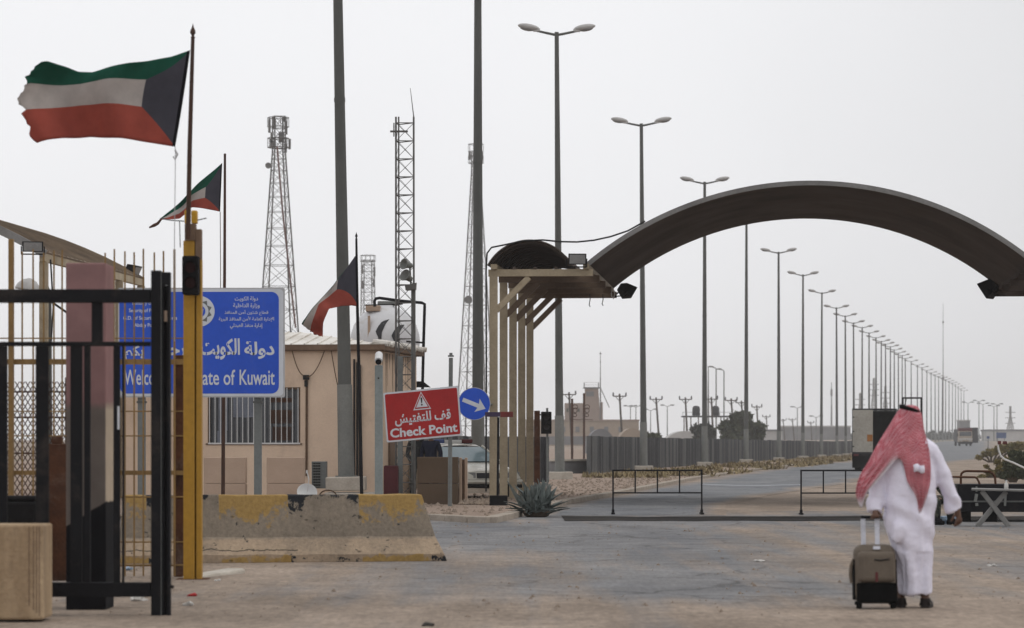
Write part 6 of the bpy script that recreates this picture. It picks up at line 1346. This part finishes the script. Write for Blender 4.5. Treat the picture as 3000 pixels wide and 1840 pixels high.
lt = lattice_tower(1078, 460, 762, 46, 34, 800, 14, 'small pale lattice tower peeping above the white tank', M['lattice_far'], .06, [(-16, 790, 6, 26), (18, 795, 6, 28), (16, 828, 6, 22), (-15, 835, 6, 24)])
ring_platform(lt, 1078, 766, 460, 44, M['lattice_far'])
for px, yt, l_ in ((2520, 1152, 'electricity pylon, first of the far group seen above the box truck, beside its edge'), (2560, 1108, 'tallest far electricity pylon seen above the box truck'), (2594, 1132, 'electricity pylon seen above the open side of the box truck'), (2960, 1190, 'faint electricity pylon on the skyline beyond the shrubs')):
    d = 1500; tw = lattice_tower(px, d, yt, 26, 4, yt+30, 7, l_, M['lattice_far'], .16); q = MB()
    for dy in (18, 34, 50): q.bar(P(px-15, yt+dy, d), P(px+15, yt+dy, d), .35, .3)
    q.build('cross_arm', M['lattice_far'], tw)
# radio masts
def thin_mast(px, d, ytop, r_, label, extra=None):
    c = P(px, HY, d); z0 = gz(c.x, c.y); t_ = thing('radio_mast', (c.x, c.y, z0), label, 'mast'); MB().tube([(c.x, c.y, z0), P(px, (ytop+1290)/2, d), P(px, ytop, d)], [r_*1.6, r_*1.2, r_*.5], 6).build('shaft', M['lattice_far'], t_)
    for (y, w_, h_) in extra or []: MB().box(P(px, y, d), (w_*px2m(d), .3, h_*px2m(d))).build('antenna', M['lattice_far'], t_)
    return t_
thin_mast(2763, 900, 888, .10, 'very tall thin radio mast rising above the far end of the lamp row', [(944, 5, 5), (1108, 5, 10)])
thin_mast(2436, 1300, 1120, .28, 'faint stubby mast between two street lamps before the box truck', [(1150, 6, 20)])
thin_mast(1759, 678, 1030, .12, 'thin aerial mast on the skyline beside the beige control tower', [(1036, 6, 3), (1060, 4, 3)])
thin_mast(2075, 610, 1073, .14, 'thin pale mast close beside the lamp pole, taller of two near the dark tanks', [])
# ------------------------------------------------------------------ utility poles
for i, (px, yt, l_) in enumerate(((1667, 1149, 'utility pole with a dark crossarm next to the tall lamp post'), (1815, 1154, 'tallest utility pole above the fence, between two lamp posts'), (1922, 1164, 'utility pole just beyond the lamp post before the arch'), (2008, 1164, 'utility pole in front of the water tank platform'), (2084, 1163, 'utility pole partly lost behind the dark tank'), (2142, 1167, 'utility pole rising from the big dark tree, nearer the tanks'), (2172, 1174, 'stout utility pole rising from the crown of the big dark tree'), (2217, 1187, 'utility pole over the low end of the big dark tree'), (2245, 1217, 'short utility pole past the big dark tree'), (2294, 1227, 'small utility pole just past a lamp post on the hazy skyline'), (2321, 1226, 'small utility pole midway between two lamps on the hazy skyline'), (2375, 1235, 'smallest utility pole on the hazy skyline'))):
    d = min(950, 7.6*FPX/(HY-yt)); c = P(px, HY, d); z0 = gz(c.x, c.y); zt_ = P(px, yt, d).z; t_ = thing('utility_pole', (c.x, c.y, z0), l_, 'utility pole', 'wooden utility poles beyond the fence'); lean = (random.random()-.5)*.3
    MB().tube([(c.x+.5+lean, c.y, z0), (c.x, c.y, zt_)], [.19, .14], 7).build('shaft', M['wood_pole'], t_)
    w_ = 1.0; MB().bar((c.x-w_, c.y-.2, zt_-.35), (c.x+w_, c.y-.2, zt_-.35), .14, .16).bar((c.x-.6, c.y-.2, zt_-.4), (c.x, c.y-.1, zt_-1.1), .08).bar((c.x+.6, c.y-.2, zt_-.4), (c.x, c.y-.1, zt_-1.1), .08).build('crossarm', M['wood_pole'], t_)
    for s in (-1, 1): MB().lathe((c.x+s*w_*.95, c.y-.2, zt_-.28), [(.10, 0), (.14, .1), (.09, .2), (.13, .3), (.06, .5), (0, .52)], 8).build('insulator', M['tank_dark'], t_)
for k, (px, yt, yb) in enumerate(((1676, 1168, 1354), (1711, 1152, 1350))):
    d = D(yb); t_ = thing('rusty_pole', P(px, yb, d), ('shorter rusty pole with wire loops on the sandy field', 'taller rusty pole with wire loops on the sandy field')[k], 'pole')
    MB().tube([P(px, yb+1, d), P(px, yt, d)], .10, 8).build('shaft', M['rust_dark'], t_)
    q = MB()
    for (ox, oy, w_, h_) in ((9, 1192, 12, 10), (9, 1202, 10, 12), (8, 1216, 9, 8)): q.tube([P(px+ox+w_*.6*math.cos(a), oy+h_*.6*math.sin(a), d) for a in [i*.52 for i in range(13)]], .035, 5)
    q.bar(P(px-8, 1228, d), P(px+26, 1230, d), .05); q.build('wire_loops', M['rust_dark'], t_)
# small lights on the skyline
def small_lamp(px, yt, d, label, arms=(-1, 1)):
    c = P(px, HY, d); z0 = gz(c.x, c.y); t_ = thing('street_lamp', (c.x, c.y, z0), label, 'street lamp'); zt_ = P(px, yt, d).z
    MB().tube([(c.x, c.y, z0), (c.x, c.y, zt_)], [.16, .10], 6).build('pole', M['galv_light'], t_)
    for s in arms: MB().tube([(c.x, c.y, zt_-.1), (c.x+s*.9, c.y, zt_+.25)], .07, 5).build('arm', M['galv_light'], t_); MB().ell((c.x+s*1.3, c.y, zt_+.3), (.6, .25, .16), 8, 6).build('lamp_head', M['galv'], t_)
for px, yt, l_ in ((2836, 1181, 'small distant street lamp just above the oncoming truck'), (2868, 1176, 'curved distant street lamp past the oncoming truck'), (2880, 1184, 'distant street lamp, middle of the skyline cluster past the truck'), (2912, 1191, 'dark distant street lamp with broad heads over the blue board'), (2921, 1186, 'slim distant street lamp next to the broad headed one')): small_lamp(px, yt, 900, l_)
for px, yt, l_ in ((1847, 1192, 'tiny street lamp over the low beige building, first past the tower'), (1863, 1192, 'tiny street lamp over the end of the low beige building'), (1906, 1202, 'tiny street lamp close to the lamp post before the arch'), (1955, 1190, 'tiny lone street lamp midway between two utility poles'), (2336, 1195, 'tiny street lamp over the fence near the sixth lamp post'), (2391, 1222, 'tiny street lamp over the fence near the box truck')): small_lamp(px, yt, 800, l_)
for k, (px, yt, ax) in enumerate(((2098, 1078, -18), (2121, 1085, -16))):
    d = 610; c = P(px, HY, d); z0 = gz(c.x, c.y); t_ = thing('street_lamp', (c.x, c.y, z0), ('tall one armed pale street lamp beside the dark tanks, the higher one', 'tall one armed pale street lamp beside the big tree, the lower one')[k], 'street lamp')
    MB().tube([(c.x, c.y, z0), P(px, yt+3, d), P(px-2, yt, d), P(px+ax*.7, yt-3, d)], [.16, .11, .09, .08], 6).build('pole', M['galv_light'], t_); MB().ell(P(px+ax*.85, yt-4, d), (.6, .25, .16), 8, 6).build('lamp_head', M['galv_light'], t_)
# ------------------------------------------------------------------ far buildings
def fbox(mb, x0, y0, x1, y1, d, dep): return mb.pbox(x0, y0, x1, y1, d, dep)
D2 = 680; ct = thing('control_tower', P(1735, GY(D2, 1.15), D2), 'beige control tower with open railed top deck beyond the fence', 'building')
MB().hexa([P(1711, 1315, D2), P(1765, 1315, D2), P(1763, 1315, D2+5), P(1713, 1315, D2+5), P(1713, 1137, D2), P(1753, 1137, D2), P(1753, 1137, D2+4), P(1713, 1137, D2+4)]).build('wall', M['far_beige'], ct)
fbox(fbox(MB(), 1655, 1181, 1711, 1315, D2+.5, 6), 1760, 1178, 1766, 1315, D2+1, 5).build('wing', M['far_beige'], ct)
fbox(MB(), 1710, 1134, 1757, 1138, D2-.3, 5).build('deck', M['far_grey'], ct)
for x in (1711.5, 1753.5): fbox(MB(), x-1.5, 1121.3, x+1.5, 1134, D2-.2, .3).build('corner_post', M['far_grey'], ct)
for y in (1120, 1127): fbox(MB(), 1711 if y < 1125 else 1713.2, y, 1755 if y < 1125 else 1751.8, y+1, D2-.2, .2).build('railing', M['far_white'], ct)
fbox(MB(), 1717, 1147, 1740, 1161, D2-.1, .2).build('window', M['far_grey'], ct)
for x in (1660, 1674, 1693): fbox(MB(), x, 1196, x+5, 1207, D2+.35, .2).build('window', M['far_dark'], ct)
m_ = MB()
for i in range(7): m_.bar(P(1760+i*3.6, 1138+i*8, D2), P(1763.6+i*3.6, 1146+i*8, D2), .18)
m_.build('stair', M['far_grey'], ct)
lb_ = thing('low_building', P(1730, GY(640, 1.15), 640), 'long low beige building with flat parapet beyond the fence', 'building')
fbox(MB(), 1540, 1232, 1872, 1316, 640, 8).build('wall', M['far_tan'], lb_); fbox(MB(), 1538, 1229, 1874, 1233, 639.8, 8.4).build('parapet', M['far_beige'], lb_)
for i in range(7): fbox(MB(), 1560+i*42, 1250, 1572+i*42, 1266, 639.85, .2).build('window', M['far_grey'], lb_)
w_ = MB(); fbox(w_, 1500, 1278, 1730, 1303, 600, .3); tag(w_.build('boundary_wall', M['far_grey']), 'grey boundary wall at the back of the sandy field', 'wall')
def vault(px0, px1, yt, d, dep, m, name, label):
    S = px2m(d); a = P(px0, HY, d); c = P(px1, HY, d); z0 = gz(a.x, a.y); h = P(0, yt, d).z-z0; mb = MB(); rows = []
    for dd in (0, dep): rows.append([Vector(((a.x+c.x)/2+(c.x-a.x)/2*math.cos(math.pi*i/16), d+dd, z0+h*math.sin(math.pi*i/16)**.9)) for i in range(17)])
    mb.grid(rows); mb.f.append(tuple(range(17))); mb.mi.append(0); mb.f.append(tuple(range(17, 34))); mb.mi.append(0)
    return tag(mb.build(name, m, smooth=40), label, 'shed')
vault(1716, 1806, 1256, 430, 12, M['far_grey'], 'vaulted_shed', 'grey vaulted shed roof over the near end of the long fence')
vault(1806, 1900, 1254, 450, 12, M['far_tan'], 'vaulted_shed', 'tan vaulted shed roof beside the lamp post before the arch')
vault(1940, 2078, 1262, 470, 10, M['far_white'], 'white_shed', 'whitish vaulted shed below the water tank platform')
hh = thing('white_house', P(2262, GY(620, 1.1), 620), 'low pale house past the big dark tree above the fence', 'building'); fbox(MB(), 2244, 1262, 2292, 1312, 620, 6).build('wall', M['far_white'], hh); fbox(MB(), 2242, 1258, 2294, 1263, 619.8, 6.4).build('roof', M['far_grey'], hh)
gb = thing('grey_hall', P(2390, GY(1000, 3.), 1000), 'long hazy grey hall on the skyline before the box truck', 'building'); fbox(MB(), 2290, 1250, 2492, 1300, 1000, 12).build('wall', M['far_grey'], gb); fbox(MB(), 2288, 1247, 2494, 1251, 999.8, 12.4).build('roof', M['far_white'], gb)
wh_ = thing('white_wall_building', P(2950, GY(900, 2.5), 900), 'long pale low building on the skyline behind the blue board', 'building'); fbox(MB(), 2890, 1262, 3060, 1300, 900, 10).build('wall', M['far_white'], wh_); fbox(MB(), 2888, 1258, 3062, 1263, 899.8, 10.4).build('roof', M['far_grey'], wh_)
kb_ = thing('gatehouse', P(2836, GY(1000, 3.), 1000), 'small hazy block above the oncoming truck at the end of the road', 'building'); fbox(MB(), 2814, 1232, 2842, 1296, 1000, 8).build('wall', M['far_grey'], kb_); fbox(MB(), 2812, 1230, 2844, 1233, 999.8, 8.3).build('roof', M['far_white'], kb_)
bbd = thing('blue_board', P(2932, GY(700, 1.5), 700), 'small blue road board at the far roadside by the shrubs', 'road sign'); fbox(MB(), 2919, 1267, 2948, 1284, 700, .1).build('panel', M['blue_hazed'], bbd)
for x in (2923, 2943): fbox(MB(), x-.8, 1284.2, x+.8, GY(700, 1.5), 700.12, .06).build('post', M['galv'], bbd)
bw = thing('blue_box', P(2896, GY(500, .5), 500), 'tiny blue sign post between the truck and the blue board', 'road sign'); fbox(MB(), 2891, 1278, 2899, 1285, 500, .1).build('panel', M['blue_hazed'], bw); fbox(MB(), 2894, 1285.2, 2896, GY(500, .45), 500.02, .06).build('post', M['galv'], bw)
# tanks
TP = 520; tp = thing('tank_platform', P(2070, GY(TP, .5), TP), 'raised steel platform carrying dark water tanks beyond the fence', 'platform')
fbox(MB(), 1999, 1218, 2142, 1222, TP, 4).build('deck', M['tank_dark'], tp)
for x in (2004, 2024, 2046, 2112, 2130):
    for dd in (.1, 3.6): MB().tube([P(x, 1222, TP+dd), (P(x, 1222, TP+dd).x, TP+dd, .5)], .09, 6).build('leg', M['rust_dark'], tp)
for x0, x1 in ((2000, 2030), (2108, 2141)): fbox(fbox(MB(), x0, 1207, x1, 1208, TP, .08), x0, 1208.1, x0+1, 1217.9, TP, .08).build('railing', M['galv'], tp)
for k, x in enumerate((2039.5, 2096)):
    c = P(x, 1217.7, TP+2); MB_ = MB().lathe(c, [(.66, 0), (.68, .1), (.66, .5), (.69, .55), (.66, .6), (.66, 1.3), (.5, 1.55), (.2, 1.68), (0, 1.7)], 20); tag(MB_.build('water_tank', M['tank_dark'], smooth=True), ('dark plastic tank on the platform standing clear of the lamp post', 'dark plastic tank on the platform half behind thin poles')[k], 'water tank')
# ------------------------------------------------------------------ trees and shrubs
def leafy(mb, c, r, n_, s, rnd):
    for i in range(n_):
        v = Vector((rnd.gauss(0, 1), rnd.gauss(0, 1), rnd.gauss(0, 1))).normalized()*(rnd.random()**.5)
        v *= .72+.75*noise.noise(v*1.7+Vector(c)*.37)+.1
        p = Vector(c)+Vector((v.x*r[0], v.y*r[1], v.z*r[2])); a = Vector((rnd.gauss(0, 1), rnd.gauss(0, 1), rnd.gauss(0, 1))).normalized(); b = a.cross(Vector((rnd.gauss(0, 1), rnd.gauss(0, 1), rnd.gauss(0, 1)))).normalized()
        q = s*rnd.uniform(.5, 1.3); mb.add([p-a*q, p+b*q*.5, p+a*q, p-b*q*.5], [(0, 1, 2, 3)])
def tree(name, px, d, lobes, label, m, s=.3, n_=500, cat='tree', seed=1, trunk=True):
    rnd = random.Random(seed); c = P(px, HY, d); z0 = gz(c.x, c.y); t_ = thing(name, (c.x, c.y, z0), label, cat); S = px2m(d); mb = MB()
    for (x, y, rx, ry) in lobes: leafy(mb, P(x, y, d)+Vector((0, rnd.uniform(-1, 1)*rx*S*.4, 0)), (rx*S, rx*S*.8, ry*S), int(n_*rx*ry/600)+60, s, rnd)
    mb.build('crown', m, t_, fixn=False)
    if trunk:
        k = MB()
        for (x, y, rx, ry) in lobes: q = P(x, y, d); k.tube([(c.x+(q.x-c.x)*.15, c.y, z0), (c.x+(q.x-c.x)*.5, c.y, z0+(q.z-z0)*.5), q], [.02*rx*S*8, .09, .04], 6)
        k.build('trunk', M['trunk'], t_)
    return t_
tree('broad_tree', 2170, 400, [(2160, 1222, 26, 18), (2180, 1218, 22, 16), (2130, 1255, 26, 26), (2170, 1258, 34, 32), (2210, 1256, 28, 24), (2228, 1262, 18, 22), (2150, 1288, 40, 26), (2205, 1290, 36, 24)], 'big dark spreading tree behind the fence between two lamp posts', M['leaf'], .34, 900, seed=3)
tree('bushy_tree', 2058, 420, [(2040, 1258, 22, 16), (2066, 1256, 24, 20), (2086, 1270, 16, 18), (2060, 1285, 30, 18)], 'lower dark tree below the tank platform', M['far_dark'], .32, 700, seed=5)
tree('bush', 1920, 300, [(1905, 1283, 16, 16), (1925, 1282, 16, 14), (1915, 1300, 22, 16)], 'rounded dark bush just over the fence by the lamp post', M['leaf'], .22, 700, 'bush', 7)
tree('bush', 1785, 320, [(1782, 1290, 14, 10), (1800, 1292, 14, 10)], 'small dark bush just over the fence before the vaulted sheds', M['leaf'], .22, 600, 'bush', 8)
tree('roadside_shrub', 2965, 118, [(2985, 1340, 26, 22), (2962, 1366, 22, 18), (2990, 1380, 34, 26), (2945, 1392, 20, 14), (3015, 1345, 34, 30), (2968, 1330, 14, 12)], 'green leafy shrub under the bent white pipe at the roadside', M['leaf'], .075, 1900, 'shrub', 9)
tree('roadside_shrub', 2925, 135, [(2902, 1384, 20, 11), (2932, 1370, 22, 15), (2876, 1396, 16, 8), (2950, 1350, 18, 14), (2922, 1352, 12, 10), (2890, 1366, 9, 7)], 'yellowish dry shrub in front of the far road edge', M['leaf_dry'], .06, 1900, 'shrub', 10)
tree('roadside_shrub', 2905, 250, [(2868, 1340, 14, 7), (2884, 1330, 12, 8), (2903, 1326, 18, 12), (2930, 1318, 18, 13), (2957, 1312, 22, 15), (2985, 1308, 22, 15)], 'low olive brown scrub along the far edge of the road', M['leaf_dry'], .14, 1500, 'shrub', 11)
rnd = random.Random(17); fm = MB()
for i in range(150):
    px = rnd.choice((rnd.uniform(2560, 3080), rnd.uniform(2240, 2560), rnd.uniform(2640, 2830))); d = rnd.uniform(1150, 1500); c = P(px, HY, d); z = gz(c.x, c.y); h = rnd.uniform(1.5, 4.2)
    leafy(fm, (c.x, c.y, z+h*.5), (rnd.uniform(3, 7), 3, h*.55), 70, .7, rnd)
tag(fm.build('far_woods', M['far_dark'], origin=(0, 0, 0), fixn=False), kind='stuff')
bp_ = MB(); bp_.tube([P(2923, 1303, 116), P(2926, 1318, 116), P(2932, 1336, 116), P(2942, 1345, 116), P(2972, 1357, 116), P(3030, 1385, 116), P(3060, 1412, 116)], .035, 8)
tag(bp_.build('bent_pipe', M['white_paint'], smooth=True), 'bent white pipe leaning out over the green roadside shrub', 'pipe')
m_ = MB(); m_.box(P(2928, 1297, 116), (.12, .1, .14)).box(P(2944, 1297, 116), (.16, .1, .12)); 
tag(m_.build('red_marker', M['dark_red'], bevel=.02), 'dark red marker caught at the top of the bent white pipe', 'marker')
# ------------------------------------------------------------------ trucks
KD = 172; kx = P(2561, HY, KD).x; S = px2m(KD); k0 = Vector((kx, KD, 0)); bt_ = thing('box_truck', k0, 'box truck seen from behind, one white rear door and dark open hold', 'truck')
def kw(x, y, z): return k0+Vector((x, y, z))
hw, zb, zt_ = 1.23, 1.02, 3.42
sh = MB(); sh.box(kw(-hw+.03, 3, (zb+zt_)/2), (.06, 6, zt_-zb)).box(kw(hw-.03, 3, (zb+zt_)/2), (.06, 6, zt_-zb)).box(kw(0, 3, zt_+.03), (2*hw, 6, .06)).box(kw(0, 3, zb-.04), (2*hw, 6, .08)).box(kw(0, 5.95, (zb+zt_)/2), (2*hw-.13, .08, zt_-zb-.02)); sh.build('cargo_box', M['tank_dark'], bt_)
dr = MB().box(kw(-.635, -.03, (zb+zt_)/2), (1.13, .05, zt_-zb-.04)).build('rear_door', M['truck_white'], bt_, bevel=.01)
MB().box(kw(-.24, -.07, 1.83), (.30, .02, .38)).build('orange_plate', M['orange'], dr)
MB().box(kw(-1.16, -.07, 3.0), (.10, .04, .06)).box(kw(-1.16, -.07, 2.2), (.10, .04, .06)).box(kw(-1.16, -.07, 1.35), (.10, .04, .06)).build('hinge', M['black'], dr)
MB().box(kw(0, -.02, zb-.14), (2*hw+.02, .12, .12)).build('bumper_beam', M['black'], bt_); MB().box(kw(0, 4, .75), (1.0, 8, .22)).build('chassis', M['black'], bt_)
MB().box(kw(0, .1, .58), (2.45, .08, .84)).build('mud_guard', M['black_matte'], bt_)
for s in (-1, 1):
    for y in (1.3, 7.4): MB().lathe(kw(s*.95, y, .5), [(0, -.18), (.40, -.18), (.5, -.13), (.5, .13), (.40, .18), (0, .18)], 22, Matrix.Rotation(R(90), 3, 'Y')).build('wheel', M['black_matte'], bt_, smooth=40)
    MB().box(kw(s*1.0, -.06, .88), (.28, .05, .12)).build('tail_light', M['dark_red'], bt_)
bt_.rotation_euler.z = -R(8.0)
cbb = MB(); cbb.hexa([kw(-1.1, 6.6, .7), kw(1.1, 6.6, .7), kw(1.1, 8.5, .7), kw(-1.1, 8.5, .7), kw(-1.05, 6.6, 2.7), kw(1.05, 6.6, 2.7), kw(1.05, 8.1, 2.7), kw(-1.05, 8.1, 2.7)]).build('cab', M['truck_white'], bt_, bevel=.05)
hf_ = thing('height_frame', P(2672, GY(140), 140), 'thin dark goalpost frame showing above the headscarf of the walking person', 'frame'); m_ = MB()
MB().bar(P(2645, GY(140), 140), P(2645, 1167, 140), .075).bar(P(2699, GY(140), 140), P(2699, 1167, 140), .075).bar(P(2642.6, 1166, 140), P(2701.4, 1166, 140), .075).build('frame_tube', M['black'], hf_); MB().bar(P(2645, 1200, 140), P(2656, 1169, 140), .03).build('gusset', M['black'], hf_)
OD = 640; ox = P(2829, HY, OD).x; oz = gz(ox, OD); S = px2m(OD); o0 = Vector((ox, OD, oz)); ot = thing('oncoming_truck', o0, 'distant beige truck with red roof band and dark body coming down the road', 'truck')
def ow(x, y, z): return o0+Vector((x, y, z))
MB().hexa([ow(-1.42, 0, .85), ow(1.42, 0, .85), ow(1.42, 1.9, .85), ow(-1.42, 1.9, .85), ow(-1.36, .25, 3.1), ow(1.36, .25, 3.1), ow(1.36, 1.9, 3.1), ow(-1.36, 1.9, 3.1)]).build('cab', M['truck_beige'], ot, bevel=.08)
MB().box(ow(0, 1.1, 3.42), (2.8, 1.8, .62)).build('roof_deflector', M['dark_red'], ot, bevel=.08)
MB().hexa([ow(-1.25, .03, 2.1), ow(1.25, .03, 2.1), ow(1.25, .2, 2.1), ow(-1.25, .2, 2.1), ow(-1.2, .17, 2.95), ow(1.2, .17, 2.95), ow(1.2, .3, 2.95), ow(-1.2, .3, 2.95)]).build('windscreen', M['glass_dark'], ot)
MB().box(ow(0, -.06, 1.45), (2.8, .1, .16)).build('bumper_line', M['white_paint'], ot); MB().box(ow(0, -.03, .62), (2.75, .3, .45)).build('bumper', M['black'], ot)
MB().box(ow(1.9, 5.5, 2.25), (2.0, 7, 3.2)).box(ow(0, 5.5, 2.2), (2.4, 6.9, 2.6)).build('cargo_body', M['tank_dark'], ot); MB().box(ow(0, 4, .8), (1.2, 8, .3)).build('chassis', M['black'], ot)
for s in (-1, 1):
    for y in (1.0, 6.5): MB().lathe(ow(s*1.15, y, .5), [(0, -.18), (.42, -.18), (.5, -.1), (.5, .1), (.42, .18), (0, .18)], 16, Matrix.Rotation(R(90), 3, 'Y')).build('wheel', M['black_matte'], ot)
    MB().box(ow(s*1.65, .3, 2.3), (.25, .15, .55)).build('mirror', M['black'], ot)
    MB().box(ow(s*.95, -.08, 1.15), (.5, .05, .22)).build('headlight', M['lamp_shell'], ot)
# ------------------------------------------------------------------ dusty air
hzm = bpy.data.materials.new('dusty_air'); hzm.use_nodes = True; t = hzm.node_tree; t.nodes.clear(); n = mk(t)
pv = n('ShaderNodeVolumePrincipled', {'Color': (.93, .93, .94, 1), 'Density': .00026, 'Anisotropy': 0.0}); o_ = n('ShaderNodeOutputMaterial'); t.links.new(pv.outputs[0], o_.inputs['Volume'])
hb = MB().box((0, 1440, 32), (2060, 3000, 68)); ho = hb.build('haze', hzm, origin=(0, 0, 0)); tag(ho, kind='stuff')
sc.cycles.volume_bounces = 1
